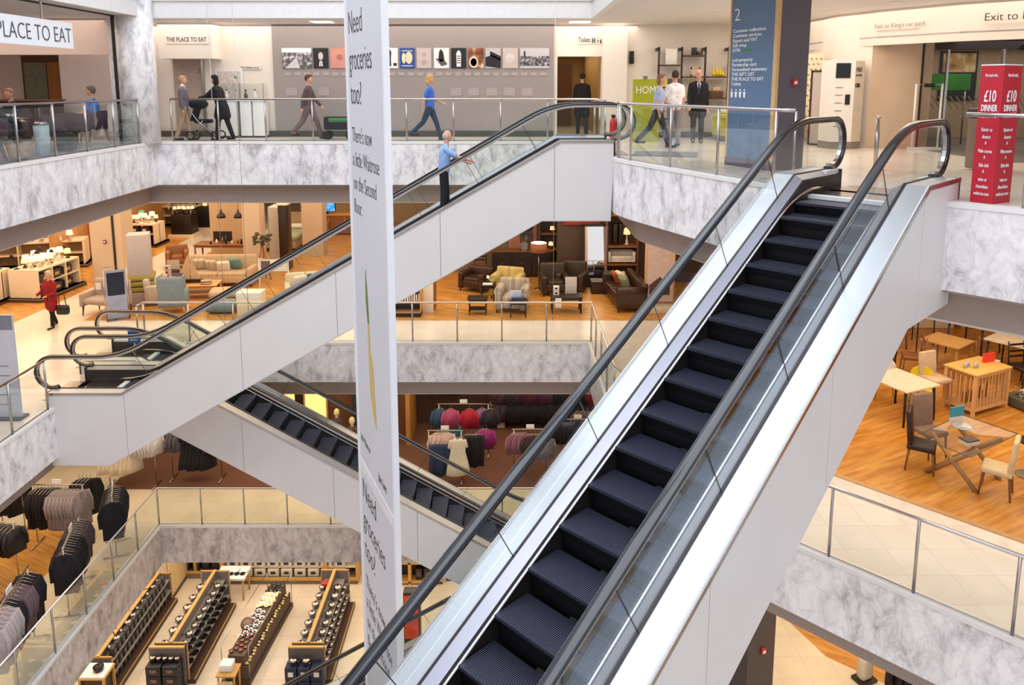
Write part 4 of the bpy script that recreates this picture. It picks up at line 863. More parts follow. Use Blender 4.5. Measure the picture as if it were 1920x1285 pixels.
# red totem
TR = M('totem_red', '#c01f33', .45, var=.05, scale=2)
r = E('totem', 'tall red triangular totem advertising a dinner for two', 'sign', (5.70, 9.02, 0))
A = Vector((-.12, .24)); B = Vector((.34, .20)); MB().prism([(0, 0), tuple(B), (.1, .6), tuple(A)], 0, 1.63).build('body', TR, r); MB().prism([(-.005, -.01), tuple(B*1.02), (.1, .62), tuple(A*1.02)], 1.63, 1.645).build('top_edge', WHITE, r)
for nm, org, d, wd in (('l', A, -A, A.length), ('r', Vector((0, 0)), B, B.length)):
    an = math.atan2(d.y, d.x); nn = Vector((d.y, -d.x)).normalized()*.006
    def tt(s_, size, z, sx=1, off=0): 
        return text(s_, size, WL, r, (org.x+d.x*.5+nn.x, org.y+d.y*.5+nn.y, z), (PI/2, 0, an), align='CENTER', sx=sx, off=off)
    k_ = wd/.42; tt('The deal with...', .05, 1.50, .8*k_); tt('£10', .19, 1.21, .78*k_, .002); tt('DINNER', .105, 1.10, .78*k_, .002); tt('FOR TWO', .085, 1.02, .8*k_, .001)
    y = .86
    for s_ in ('Starter or', 'dessert', '+', 'Main course', '+', 'Side dish', '+', 'wine or', 'chocolates', 'waitrose.com'):
        tt(s_, .062 if s_ != '+' else .09, y, .85*k_); y -= .085
# ceiling downlights of the top level
GLOW = M('lamp_glow', '#fff2dc', .5, emit=5)
first = None
spots = [(-8.1, 20.3), (-6.0, 20.4), (-.6, 20.5), (.4, 20.5), (3.2, 20.6), (5.4, 20.3), (5.9, 19.0), (7.0, 17.6), (4.6, 17.8), (-12.6, 15.5), (-11.4, 17.4), (-10.6, 19.2), (-12.2, 19.8), (-10.2, 20.0), (6.6, 14.6), (7.6, 15.6)]
for i, (x, y) in enumerate(spots):
    if first is None:
        first = E('downlight', '', 'light', (x, y, 3.03), 0, 'downlights in the top gallery ceiling'); MB().lathe([(.11, 0), (.11, -.012), (.08, -.014)], n=18).build('trim_ring', WHITE, first); MB().lathe([(.08, -.004), (.0, -.012)], n=18).build('lens', GLOW, first); o = first
    else: o = dup(first, (x, y, 3.03))
    o['label'] = 'round downlight in the top gallery ceiling'
for i, x in enumerate((-4.9, 1.75)):
    r = E('ceiling_light', 'square recessed ceiling light %s' % ('left of the banner', 'above the Toilets sign')[i], 'light', (x, 20.3, 3.03)); MB().b2(-.3, .3, -.3, .3, -.012, 0).build('frame', WHITE, r); MB().b2(-.26, .26, -.26, .26, -.016, -.012).build('diffuser', GLOW, r)

# ------------------------------------------------------------ the hanging banner
BN = M('banner_fabric', '#cfd0d8', .6, var=.03, scale=1)
d = Vector((-.4126, .911)).normalized(); RB = Vector((-1.205, 7.5)); Wb = 1.68
r = E('hanging_banner', 'tall white banner hanging in the void, asking Need groceries too', 'banner', (RB.x+d.x*Wb, RB.y+d.y*Wb, 0), math.atan2(-d.y, -d.x))
MB().b2(.05, Wb-.05, -.012, .012, -3.17, 6.0).build('fabric', BN, r); MB().b2(.05, Wb-.05, -.012, .012, -9.5, -3.30).build('fabric', BN, r)
MB().b2(.03, Wb-.03, -.018, .002, -3.31, -3.16).build('joint_band', M('banner_joint', '#e4e4ea', .5), r)
for x in (.0, Wb-.06): MB().b2(x, x+.06, -.03, .03, -9.5, 6.0).build('edge_rail', M('banner_rail', '#eceef4', .35, var=.02), r)
def bt(s_, size, x, z, sx=1): text(s_, size, INKB, r, (x, -.014, z), (PI/2, 0, 0), sx=sx, off=-.004, ext=.001)
for z0 in (0, -5.62):
    bt('Need', .37, .13, 1.97+z0, .80); bt('groceries', .37, .13, 1.57+z0, .74); bt('too?', .37, .16, 1.19+z0, .80)
    for i, s_ in enumerate(("There's now", 'a little Waitrose', 'on the Second', 'floor.')): bt(s_, .25, .16, .76-.275*i+z0, .72)
lf = M('leek_green', '#5f7d3c', .6, var=.2); lw = M('leek_pale', '#c9b374', .6, var=.15, sc=(12, 1, .4))
MB().prism([(.62, -.66), (.68, -.95), (.72, -1.27), (.66, -1.27), (.60, -1.0)], -.018, -.012, 'y').build('leek_leaf', lf, r)
MB().prism([(.66, -1.27), (.72, -1.27), (.74, -1.54), (.84, -1.7), (.93, -2.3), (.94, -2.45), (.84, -2.36), (.70, -2.1), (.66, -1.6)], -.018, -.012, 'y').build('leek_stem', lw, r)
bt('Little Waitrose', .14, .12, -2.90, .55); bt('John Lewis', .16, .95, -3.04, .5)
m = None
for i, (x, y) in enumerate(((-7.2, 18.6), (-6.6, 18.6), (.95, 17.2))):
    o = MB().cyl((0, 0, -6 if i < 2 else -4), (0, 0, 5), .006, n=6).build('hanging_wire', STEEL, None, (x, y, 0)); tag(o, 'thin vertical hanging wire in the void, %s' % ('leftmost of three', 'middle of three', 'rightmost, right of the banner')[i], 'wire', 'hanging wires')
# ------------------------------------------------------------ shared furniture builders
def legs4(r, x, y, h, t, mat, taper=.7, splay=0, sx=0, z0=0):
    for a in (-1, 1):
        for b in (-1, 1): MB().tube([(a*x, b*y, z0+h), (a*(x+splay), b*(y+splay), z0)], [t, t*taper], 8).build('leg', mat, r)
def sofa(label, loc, rz, W, D, fab, legm=None, arm=.18, back=.85, seat=.44, n=2, cush=(), cat='sofa', name='sofa', pattern=None, wing=0, legh=.1, scroll=0):
    """faces local -Y"""
    r = E(name, label, cat, loc, rz); legm = legm or SHW
    MB().rbox((0, 0, (legh+seat-.12)/2+legh/2), (W-.04, D-.06, seat-.12-legh), .03).build('base', fab, r)
    for i in range(n): w_ = (W-2*arm)/n; MB().rbox((-W/2+arm+w_*(i+.5), -.07, seat-.04), (w_-.01, D-.22, .17), .05).build('seat_cushion', fab, r)
    MB().rbox((0, D/2-.11, (back+legh)/2), (W-.06, .2, back-legh), .08, rx=-.08).build('backrest', fab, r)
    if wing:
        for s in (-1, 1): MB().rbox((s*(W/2-.05), D/2-.2, back-.18), (.07, .3, .40), .03).build('wing', fab, r)
    for s in (-1, 1):
        m = MB().rbox((s*(W/2-arm/2), -.02, (seat+.2+legh)/2), (arm, D-.04, seat+.2-legh), .06)
        if scroll: m.cyl((s*(W/2-arm/2), -D/2+.02, seat+.2), (s*(W/2-arm/2), D/2-.05, seat+.2), arm*.62)
        m.build('armrest', fab, r)
    for a in (-1, 1):
        for b in (-1, 1): MB().tube([(a*(W/2-.08), b*(D/2-.08), legh+.02), (a*(W/2-.06), b*(D/2-.06), 0)], [.028, .016]).build('leg', legm, r)
    for i, (x, y, z, c, ang) in enumerate(cush):
        o = E('cushion', c[1], 'cushion', (0, 0, 0)); p = Matrix.Translation(loc) @ Matrix.Rotation(rz, 4, 'Z') @ Vector((x, y, seat+.24+z)); o.location = p; o.rotation_euler = (.45, 0, rz+ang)
        MB().rbox((0, 0, 0), (.42, .13, .40), .065).build('cover', c[0], o)
    return r
def table(label, loc, rz, W, D, H, top, leg=None, t=.03, name='table', cat='table', legt=.035, splay=0, shelf=None, inset=.06):
    r = E(name, label, cat, loc, rz); MB().rbox((0, 0, H-t/2), (W, D, t), .008).build('tabletop', top, r); leg = leg or top
    legs4(r, W/2-inset, D/2-inset, H-t, legt, leg, .8, splay)
    if not splay: MB().b2(-W/2+inset, W/2-inset, -D/2+inset-.01, -D/2+inset+.01, H-.11, H-t).b2(-W/2+inset, W/2-inset, D/2-inset-.01, D/2-inset+.01, H-.11, H-t).build('apron', leg, r)
    if shelf: MB().b2(-W/2+.05, W/2-.05, -D/2+.05, D/2-.05, shelf, shelf+.025).build('shelf', top, r)
    return r
def dchair(label, loc, rz, fab, legm, H=1.0, seat=.47, group=None, slat=False, name='dining_chair', w_=.44, tagm=None, bent=0):
    """faces local -Y"""
    r = E(name, label, 'chair', loc, rz, group)
    MB().rbox((0, 0, seat-.04), (w_, w_, .09), .03).build('seat', fab, r)
    if slat:
        for z in (seat+.15, seat+.27, H-.06): MB().rbox((0, w_/2-.02, z), (w_-.04, .02, .05), .008).build('back_slat', legm, r)
        for a in (-1, 1): MB().tube([(a*(w_/2-.02), w_/2-.03, seat-.05), (a*(w_/2-.02), w_/2+.02, H)], .016).build('back_post', legm, r)
    else: MB().rbox((0, w_/2-.02, (H+seat)/2-.02), (w_-.02, .08, H-seat+.08), .035, rx=-.10).build('backrest', fab, r)
    for a in (-1, 1):
        for b in (-1, 1): MB().tube([(a*(w_/2-.04), b*(w_/2-.04), seat-.06), (a*(w_/2-.03), b*(w_/2-.0), 0)], [.022, .014]).build('leg', legm, r)
    if tagm: MB().b2(-.06, .06, w_/2+.03, w_/2+.035, H-.22, H-.12).build('price_card', WHITE, r)
    return r
def lampt(label, loc, h, shade, basem, sr=.15, sh=.2, glow=True, group=None, name='table_lamp'):
    r = E(name, label, 'lamp', loc, 0, group)
    MB().lathe([(.06, 0), (.07, .03), (.03, .06), (.045, h*.3), (.02, h*.55), (.012, h)], n=14).build('base', basem, r)
    MB().lathe([(sr, h), (sr*.75, h+sh)], n=20).build('lamp_shade', shade, r)
    if glow: MB().ball((0, 0, h+sh*.45), .035).build('bulb', GLOW, r)
    return r
def shade(name, c, e): return M(name, c, .8, var=.05, emit=e)
SH1 = shade('shade_cream', '#ffd79c', .9); SH2 = shade('shade_green', '#58a878', .6); SH3 = shade('shade_white', '#ffe9c8', .8)
OAKF = M('light_oak', '#cfa063', .45, var=.12, sc=(1, 6, 1)); BIRCH = M('birch', '#dcb27c', .5, var=.1); DKW = M('dark_wood', '#2a1913', .4, var=.2); MIDW = M('mid_wood', '#8b5a34', .45, var=.15)
CUBW = M('display_white', '#ecdcc4', .6, var=.03); CUBI = M('display_inside', '#8d7355', .8)
LEATHER = M('brown_leather', '#3b231a', .35, var=.3, scale=6, bump=.3)
Z1 = F1+.006
# ---- lamp counters at left
def counter(label, loc, rz, W, D, H, n, base_z=.12):
    r = E('display_counter', label, 'counter', loc, rz)
    MB().b2(-W/2-.12, W/2+.12, -D/2-.12, D/2+.12, 0, base_z).build('plinth', SHW, r); MB().b2(-W/2-.12, W/2+.12, -D/2-.12, D/2+.12, base_z-.03, base_z).build('plinth_top', CUBW, r)
    MB().b2(-W/2, W/2, -D/2, D/2, H-.05, H).build('worktop', CUBW, r)
    MB().b2(-W/2, W/2, -.02, .02, base_z, H-.05).build('back_panel', CUBI, r)
    for i in range(n+1): x = -W/2+.02+(W-.04)*i/n; MB().b2(x-.02, x+.02, -D/2, D/2, base_z, H-.05).build('divider', CUBW, r)
    MB().b2(-W/2+.02, W/2-.02, -D/2+.02, D/2-.02, .52, .55).build('shelf', CUBW, r)
    return r
rc0 = counter('white lamp counter with open cubbies behind the woman in the red coat', (-14.95, 24.0, Z1), PI/2-.08, 2.0, .95, 1.0, 3)
MB().b2(-1.02, -1.0, -.48, .48, .1, 1.0).build('end_panel', CUBW, rc0)
counter('white counter of boxed goods at the left picture edge', (-16.6, 22.95, Z1), 0, 1.9, .8, 1.0, 2)
counter('white counter further back in the lamp department, left of the tall pillar', (-17.4, 27.6, Z1), .3, 3.2, .9, 1.0, 3)
counter('white counter of table lamps with dark boxes in its shelves', (-15.7, 31.6, Z1), 0, 1.9, 1.0, .95, 4)
counter('white counter with lamps at the far back', (-15.5, 36.0, Z1), 0, 2.6, .9, 1.0, 3)
k = 0
lamp0 = {}
for (cx, cy, W, D, n, hz) in ((-14.95, 24.0, .7, 1.8, 24, 1.0), (-16.6, 22.95, 1.7, .6, 10, 1.0), (-17.4, 27.6, 2.8, .7, 20, 1.0), (-15.7, 31.6, 1.7, .8, 12, .95), (-15.5, 36, 2.4, .7, 10, 1.0)):
    for i in range(n):
        x = cx-W/2+W*((i*.618)%1); y = cy-D/2+D*(i+.5)/n; z = Z1+hz
        kind = random.choice((0, 0, 1, 2, 3))
        if cy > 30: kind = random.choice((0, 0, 2))
        if kind in lamp0: o = dup(lamp0[kind], (x, y, z), random.random()*6, scale=random.uniform(.8, 1.15))
        else:
            if kind == 0: o = lampt('', (x, y, z), .22, SH3, M('lamp_base_glass', '#d9cdbb', .2), .12, .16)
            elif kind == 1:
                o = E('desk_lamp', '', 'lamp', (x, y, z)); MB().lathe([(.08, 0), (.08, .02), (.02, .03)], n=14).build('base', BLACK, o); MB().tube([(0, 0, .02), (.05, 0, .25), (-.1, 0, .45)], .01).build('arm', BLACK, o); MB().lathe([(.07, -.08), (.03, .02)], (-.12, 0, .45), 14).build('lamp_shade', BLACK, o)
            elif kind == 2: o = lampt('', (x, y, z), .16, SH1, M('lamp_base_dark', '#4a3a30', .4), .10, .14)
            else:
                o = E('ornament', '', 'ornament', (x, y, z)); MB().lathe([(.04, 0), (.07, .08), (.06, .16), (.03, .22), (.035, .25)], n=14).build('vessel', WHITE, o); MB().ball((0, 0, .27), .03).build('stopper', STEEL, o)
            lamp0[kind] = o
        o['group'] = 'lamps and ornaments on the lamp counters'; o['category'] = 'lamp' if kind != 3 else 'ornament'
        o['label'] = ('small white-shaded table lamp on a lamp counter', 'black desk lamp on a lamp counter', 'small cream-shaded lamp on a lamp counter', 'white vase ornament on a lamp counter')[kind]
        o['group'] = ('white-shaded lamps', 'black desk lamps', 'cream-shaded lamps', 'white ornaments')[kind]+' on the lamp counters'
lampt('table lamp with a green shade at the back of the lamp department', (-15.6, 31.9, Z1+.95), .3, SH2, WHITE, .13, .16)
bx = {}
def many(name, label, cat, group, pts, d, mat, front=None):
    o0 = None
    for i, (x, y, z, *rz) in enumerate(pts):
        a_ = rz[0] if rz else 0
        if o0 is None:
            o0 = E(name, label, cat, (x, y, z), a_, group); MB().rbox((0, 0, d[2]/2), d, min(d)*.08).build('body', mat, o0)
            if front: MB().b2(-d[0]*.22, d[0]*.22, -d[1]/2-.006, -d[1]/2, d[2]*.35, d[2]*.7).build('label_card', front, o0)
        else: dup(o0, (x, y, z), a_)
DARKBOX = M('box_dark', '#2c2126', .7)
many('storage_box', 'dark box with a pale label in the lamp counter shelves', 'box', 'dark boxes in the lamp counter', [(-16.4+.42*i, 31.25, Z1+z) for i in range(4) for z in (.13, .56)], (.34, .34, .30), DARKBOX, WHITE)
many('storage_box', 'dark patterned box in the cubbies behind the woman in red', 'box', 'dark boxes behind the woman in red', [(-14.66, 23.25+.62*i, Z1+z, PI/2) for i in range(3) for z in (.13, .56)], (.46, .3, .26), M('box_mixed', '#3a3540', .7, var=.6, scale=9), M('box_gold', '#b99a4a', .6))
many('storage_box', 'dark red box in the counter at the left picture edge', 'box', 'boxes at the left edge counter', [(-17.2+.55*i, 22.7, Z1+z) for i in range(3) for z in (.13, .56)], (.45, .3, .3), M('box_maroon', '#33202a', .7), M('box_text', '#a58a80', .6))
r = E('display_case', 'tall dark case with glass corners beside the counter of table lamps', 'display case', (-14.55, 33.6, Z1)); MB().b2(-.55, .55, -.5, .5, 0, .12).build('plinth', CUBW, r); MB().rbox((0, 0, .55), (.9, .8, .85), .02).build('cabinet', M('case_dark', '#1d1512', .4), r); MB().b2(-.5, .5, -.45, .45, 1.0, 1.9).build('glass_box', CLEAR, r); MB().b2(-.5, .5, -.45, .45, 1.9, 1.94).build('top', CUBW, r)
for i in range(6): lampt('small lit lamp inside the dark glass-cornered case', (-14.9+.14*i, 33.5+.1*(i % 3), Z1+1.0), .2, SH3, DKW, .08, .12, group='lamps in the glass case')
r = E('pedestal', 'black display pedestal with a lit lantern on it', 'pedestal', (-14.2, 35.2, Z1)); MB().rbox((0, 0, .6), (.7, .6, .95), .04).build('block', BLACK, r); MB().b2(-.6, .6, -.5, .5, 0, .12).build('plinth', CUBW, r)
r = E('lantern', 'small glowing lantern on the black pedestal', 'lantern', (-14.2, 35.1, Z1+1.08)); MB().lathe([(.1, 0), (.1, .22), (.03, .32)], n=8).build('glass', SH1, r); MB().b2(-.12, .12, -.12, .12, 0, .03).build('base', DKW, r)
many('shelf_bay', 'tall wooden shelf bay with goods behind the lamp counters', 'shelving', 'wooden shelf bays at back left', [(-16.2+1.15*i, 39.6-.0*i, Z1) for i in range(2)]+[(-17.6, 31+1.4*i, Z1, PI/2) for i in range(2)], (1.0, .4, 2.6), M('bay_wood', '#b98547', .6, var=.3, scale=5), M('bay_goods', '#d8c7b0', .7, var=.5, scale=8))
for i in range(3):
    r = E('exhibition_board', 'upright wooden display panel behind the lamp counters, %s' % ('leftmost', 'middle', 'rightmost beside the pillar')[i], 'panel', (-17.0+.95*i, 29.2, Z1)); MB().b2(-.4, .4, -.03, .03, 0, 2.2).build('board', M('panel_wood', '#b47b40', .6, var=.12, sc=(6, 1, 1)), r); MB().rbox((.05, -.08, 1.6), (.22, .1, .3), .02).build('mounted_lamp', WHITE, r); MB().b2(-.42, .42, -.15, .15, 0, .08).build('foot', DARKM, r)
r = E('display_plinth', 'white plinth beside the pillar carrying a white lamp', 'plinth', (-14.25, 26.6, Z1)); MB().rbox((0, 0, .6), (.7, .7, 1.2), .01).build('block', CUBW, r); MB().b2(-.38, .38, -.38, .38, 0, .08).build('kick', DARKM, r)
lampt('white lamp on the plinth beside the pillar', (-14.25, 26.5, Z1+1.2), .3, SH3, WHITE, .12, .16)
r = E('call_point', 'small red alarm call point on the store pillar behind the loveseat', 'alarm', (-13.6, 25.17, F1+1.45)); MB().rbox((0, -.02, 0), (.1, .05, .12), .01).build('housing', M('maroon_plastic', '#7b2320', .5), r); MB().b2(-.03, .03, -.05, -.045, -.02, .03).build('glass_window', WHITE, r)

# ---- lounge setting
LV_F = M('loveseat_fabric', '#b3a196', .9, var=.08, bump=.2)
sofa('small pale upholstered loveseat with dark frame beside the blue poster', (-11.85, 21.75, F1), -.25, 1.25, .75, LV_F, DKW, arm=.1, back=1.0, seat=.46, n=1, legh=.26)
bpy.data.objects['sofa'].name = 'loveseat'
r = E('price_tag', 'white tag on the back of the pale loveseat', 'tag', (-12.15, 21.93, F1+.78), -.25); MB().b2(-.09, .09, -.01, .0, -.1, .1).build('card', WHITE, r)
r = E('poster_stand', 'upright blue poster in a steel stand in front of the stacked cushions', 'sign', (-11.25, 21.2, F1), .55); MB().tube([(-.3, 0, 0), (-.3, 0, 1.55), (.3, 0, 1.55), (.3, 0, 0)], .022).build('stand', STEEL, r); MB().b2(-.26, .26, -.01, .01, .05, 1.45).build('poster', M('poster_pale', '#9aa6c6', .5, var=.2, scale=3), r); MB().b2(-.22, .22, -.016, -.01, .72, 1.38).build('picture', M('poster_navy', '#1d2340', .4, var=.4, scale=5), r); MB().b2(-.3, .3, -.15, .15, 0, .02).build('foot', STEEL, r)
r = E('tower_display', 'tall grey printed tower standing on stacked green cushions', 'display', (-11.35, 22.9, F1)); MB().rbox((0, 0, 2.0-.45), (.62, .62, 1.25), .01, rz=.35).build('printed_tower', M('tower_grey', '#bdb5b6', .6, var=.12, sc=(1, 1, 9)), r); MB().rbox((0, 0, .21), (.8, .8, .42), .03, rz=.35).build('base', M('tower_base', '#a39a98', .7), r)
GCU = M('cushion_green', '#98904a', .9, var=.12)
for i in range(3):
    r = E('cushion', 'olive green seat cushion in the stack under the grey tower, %s' % ('bottom', 'middle', 'top')[i], 'cushion', (-11.35, 22.9, F1+.42+.17*i), .35, 'green cushions under the tower'); MB().rbox((0, 0, .085), (.78, .78, .16), .06).build('cover', GCU, r); MB().tube([(-.36, -.36, .085), (.36, -.36, .085), (.36, .36, .085), (-.36, .36, .085)], .012, 6, closed=True).build('piping', GCU, r)
BEIG = M('sofa_stripe', '#bba68a', .9, var=.15, scale=3, sc=(10, .3, .3)); TEAL = M('cushion_teal', '#6f9292', .9); STRC = M('cushion_stripe', '#c9bda9', .9, var=.4, scale=3, sc=(10, 1, 1))
sofa('large beige striped sofa with teal and cream cushions by the tiled path', (-9.75, 25.1, Z1), .05, 2.3, .95, BEIG, SHW, arm=.2, back=.95, n=2, cush=((-.75, .12, 0, (STRC, 'striped cushion at the left end of the beige striped sofa'), .2), (-.3, .0, -.02, (STRC, 'grey striped cushion lying in the middle of the beige striped sofa'), -.3), (.1, -.05, -.05, (CU[2], 'flat cream cushion on the beige striped sofa'), .2), (.45, .1, .02, (TEAL, 'teal cushion at the right of the beige striped sofa'), -.15)))
table('low light wood coffee table carrying the toy sailing boat', (-10.0, 23.55, Z1), .12, 1.5, .75, .45, OAKF, legt=.04, name='coffee_table', shelf=.15)
def boat():
    r = E('model_sailing_boat', 'model sailing boat on the light wood coffee table', 'ornament', (-10.15, 23.6, Z1+.45), .1)
    MB().prism([(-.42, .12), (.42, .12), (.28, .0), (-.3, .0)], -.06, .06, 'y').build('hull', DKW, r); MB().cyl((0, 0, .1), (0, 0, 1.0), .01).build('mast', OAKF, r)
    sail = M('sailcloth', '#cbb48f', .9); MB().prism([(-.02, .95), (-.02, .18), (-.36, .18)], -.005, .005, 'y').build('sail', sail, r); MB().prism([(.03, .8), (.03, .18), (.3, .18)], -.005, .005, 'y').build('sail', sail, r)
boat()
for i in range(4): boxthing('book', 'book in the small pile on the coffee table, %s' % ('bottom', 'second', 'third', 'top')[i], 'book', (-9.6, 23.45, Z1+.45+.03*i), (.3, .22, .03), (M('book_red', '#a8452c', .6), M('book_white', '#d9d4cc', .6), M('book_blue', '#3d5c8c', .6), M('book_tan', '#c99c5d', .6))[i], rz=.1*i, group='books on the coffee table')
many('gift_box', 'small patterned gift box stacked on the table beside the grey screen', 'box', 'gift boxes beside the coffee table', [(-10.75, 23.4, Z1+.5+.14*i) for i in range(4)]+[(-10.5, 23.2, Z1+.5+.14*i) for i in range(2)], (.14, .14, .135), M('gift_box', '#d9c2bd', .7, var=.4, scale=12), M('gift_dark', '#5b3a44', .7))
table('small wooden side table under the stacked gift boxes', (-10.65, 23.3, Z1), 0, .6, .5, .5, MIDW, name='side_table', legt=.025)
boxthing('show_card', 'grey square show card beside the model boat', 'card', (-10.35, 23.15, Z1+.46), (.36, .03, .42), M('card_mauve', '#6d5f68', .6))
BLUF = M('wing_chair_blue', '#7c8c94', .9, var=.08, bump=.3)
sofa('blue-grey wing armchair seen from behind at the railing', (-10.0, 22.0, F1), PI+.25, .78, .8, BLUF, BEECH, arm=.12, back=1.12, n=1, wing=1, legh=.2, cat='armchair', name='wing_armchair')
sofa('pale grey armchair with white cushions behind the tower display', (-10.85, 22.95, F1), 1.9, .85, .8, M('armchair_pale', '#c7bbac', .9), SHW, back=.85, n=1, cat='armchair', name='armchair', cush=((0, .1, 0, (CU[2], 'cream cushion in the pale grey armchair'), 0), (.1, -.1, .02, (STRC, 'striped cushion in the pale grey armchair'), .3)))
r = E('footstool', 'pale buttoned footstool between the coffee table and the long escalator', 'footstool', (-8.75, 22.9, F1), .2); MB().rbox((0, 0, .34), (1.0, .7, .22), .09).build('cushion_top', M('footstool_fabric', '#c3ab92', .9), r); MB().rbox((0, 0, .2), (.9, .6, .12), .02).build('frame', SHW, r); legs4(r, .4, .25, .15, .03, SHW)
r = E('pouffe', 'low blue-grey pouffe under the handrail of the long escalator', 'pouffe', (-8.55, 21.95, F1)); MB().rbox((0, 0, .2), (.85, .6, .32), .12).build('cover', BLUF, r); MB().rbox((0, 0, .03), (.6, .4, .06), .01).build('base', SHW, r)
r = E('poster_easel', 'small dark picture easel behind the blue wing armchair', 'easel', (-11.3, 25.0, Z1)); MB().b2(-.2, .2, 0, .03, .4, .85).build('card', M('easel_card', '#b9b2a8', .7), r); MB().rbox((0, -.05, .45), (.4, .2, .2), .06).build('dark_bag', DKW, r); legs4(r, .15, .1, .45, .012, DKW)
# desk with chair and things
table('long wooden writing desk loaded with small goods behind the striped sofa', (-11.1, 29.0, Z1) if False else (-10.6, 28.2, Z1), 0, 2.4, .8, .78, MIDW, name='desk')
r = E('desk_screen', 'low dark screen on the desk in front of the fluted partition', 'screen', (-10.9, 28.4, Z1+.78)); MB().b2(-.35, .35, 0, .03, .02, .4).build('panel', BLACK, r); MB().b2(-.1, .1, -.05, .08, 0, .02).build('foot', BLACK, r)
for i in range(10):
    x = -11.2+.19*i; o = E('desk_accessory', 'small dark or white accessory on the long writing desk', 'ornament', (x, 28.0+.08*(i % 3), Z1+.78), 0, 'accessories on the writing desk'); h_ = .1+.05*(i % 4)
    MB().lathe([(.035, 0), (.045, h_*.5), (.03, h_)], n=10).build('vessel', (DKW, WHITE, MIDW)[i % 3], o); MB().ball((0, 0, h_+.015), .02).build('knob', STEEL, o)
lampt('lit white lantern lamp at the right end of the writing desk', (-9.75, 28.2, Z1+.78), .2, SH3, DKW, .16, .26)
sofa('brown wooden armchair at the left end of the writing desk', (-12.3, 27.6, Z1), .4, .8, .7, MIDW, DKW, back=.8, n=1, cat='armchair', name='armchair')
many('bench_box', 'brown wooden bench box behind the striped sofa', 'bench', 'bench boxes behind the striped sofa', [(-11.3, 26.9, Z1), (-10.4, 26.9, Z1), (-9.6, 27.0, Z1)], (.8, .4, .45), MIDW)
lm0 = None
for i, x in enumerate((-11.1, -10.45)):
    r = E('pendant_lamp', 'dark pendant lamp hanging before the fluted partition, %s of two' % ('left', 'right')[i], 'lamp', (x, 28.9, F1+1.62), 0, 'dark pendant lamps'); MB().lathe([(.17, 0), (.15, .1), (.05, .22), (.03, .32)], n=20).build('lamp_shade', M('pendant_bronze', '#3d3236', .3, .6), r); MB().cyl((0, 0, .3), (0, 0, 2.0), .008).build('cable', BLACK, r); MB().ball((0, 0, .04), .05).build('bulb', GLOW, r)
r = E('tree_lamp', 'dark leafy floor lamp at the right end of the striped sofa', 'lamp', (-8.55, 25.75, Z1)); MB().tube([(-.25, 0, 0), (0, 0, 1.3)], .02).tube([(.25, 0, 0), (0, 0, 1.3)], .02).tube([(0, .25, 0), (0, 0, 1.3)], .02).build('tripod', MIDW, r)
m = MB(); 
for i in range(26): a_ = random.random()*6.28; m.ball((random.uniform(-.3, .3), random.uniform(-.2, .2), 1.35+random.uniform(-.12, .25)), (.09, .06, .05), 8, 5, rz=a_)
o = m.build('leaves', M('leaf_dark', '#4b4a36', .7, var=.3), r)
# beds, panels and cabinets further back
r = E('bed', 'bed with sage green covers beyond the writing desk', 'bed', (-9.45, 31.2, Z1)); MB().rbox((0, 0, .3), (1.6, 2.0, .35), .05).build('bed_base', M('bed_base_grey', '#a29884', .9), r); MB().rbox((0, -.1, .55), (1.7, 1.9, .22), .1).build('bedspread', M('sage_cover', '#9aa48c', .9, var=.15, scale=3), r); MB().rbox((-.4, .7, .75), (.6, .35, .2), .09).build('pillow', WHITE, r); MB().rbox((.4, .7, .75), (.6, .35, .2), .09).build('pillow', WHITE, r); MB().rbox((0, 1.0, .75), (1.7, .1, 1.1), .04).build('headboard', M('headboard', '#b59f7f', .8), r)
sofa('grey sofa at the back between the columns', (-9.1, 33.8, Z1), 0, 1.9, .9, M('sofa_grey', '#8d8070', .9), SHW, back=.9)
r = E('pendant_lamp', 'large grey hanging shade above the far bed', 'lamp', (-9.2, 31.8, F1+2.05)); MB().lathe([(.75, 0), (.75, .35)], n=28).build('lamp_shade', M('grey_shade', '#8b8078', .8), r); MB().cyl((0, 0, .3), (0, 0, 1.6), .01).build('cable', BLACK, r)
r = E('exhibition_board', 'pale blue and white display wall end beside the bed', 'panel', (-8.7, 28.2, F1)); MB().rbox((0, 0, 1.1), (.5, .8, 2.2), .01).build('panel', M('panel_bluewhite', '#c9c3ba', .6), r); MB().b2(-.27, -.25, -.4, .4, .2, 2.2).build('blue_edge', M('blue_edge', '#8ba2bf', .5), r)
r = E('wardrobe', 'tall dark cabinet with a pale top between the columns', 'cabinet', (-8.2, 27.3, F1)); MB().rbox((0, 0, 1.2), (.3, .6, 2.4), .02).build('carcass', DKW, r); MB().b2(-.2, .2, -.35, .35, 2.4, 2.46).build('cornice', CUBW, r)  # cornice slab is paler than the dark carcass
r = E('sideboard', 'orange wood sideboard under the blue television', 'sideboard', (-7.8, 33.9, Z1)); MB().rbox((0, 0, .5), (2.2, .5, .8), .02).build('carcass', M('orange_wood', '#b0743a', .5, var=.15), r); MB().b2(-1.15, 1.15, -.3, .3, .9, .95).build('top', OAKF, r)
for i in range(3): MB().b2(-1.05+.72*i, -.4+.72*i, -.265, -.25, .15, .85).build('door', MIDW, r)
r = E('television', 'television showing a blue picture at the back of the furniture floor', 'television', (-8.3, 33.75, Z1+1.05)); MB().b2(-.45, .45, -.03, .03, 0, .6).build('casing', BLACK, r); MB().b2(-.42, .42, -.035, -.03, .03, .57).build('screen', pm('tv_screen', ['#0b4ba8', '#2f8fe0', '#a9e0ff'], 3), r); MB().b2(-.1, .1, -.1, .1, -.1, 0).build('foot', BLACK, r)
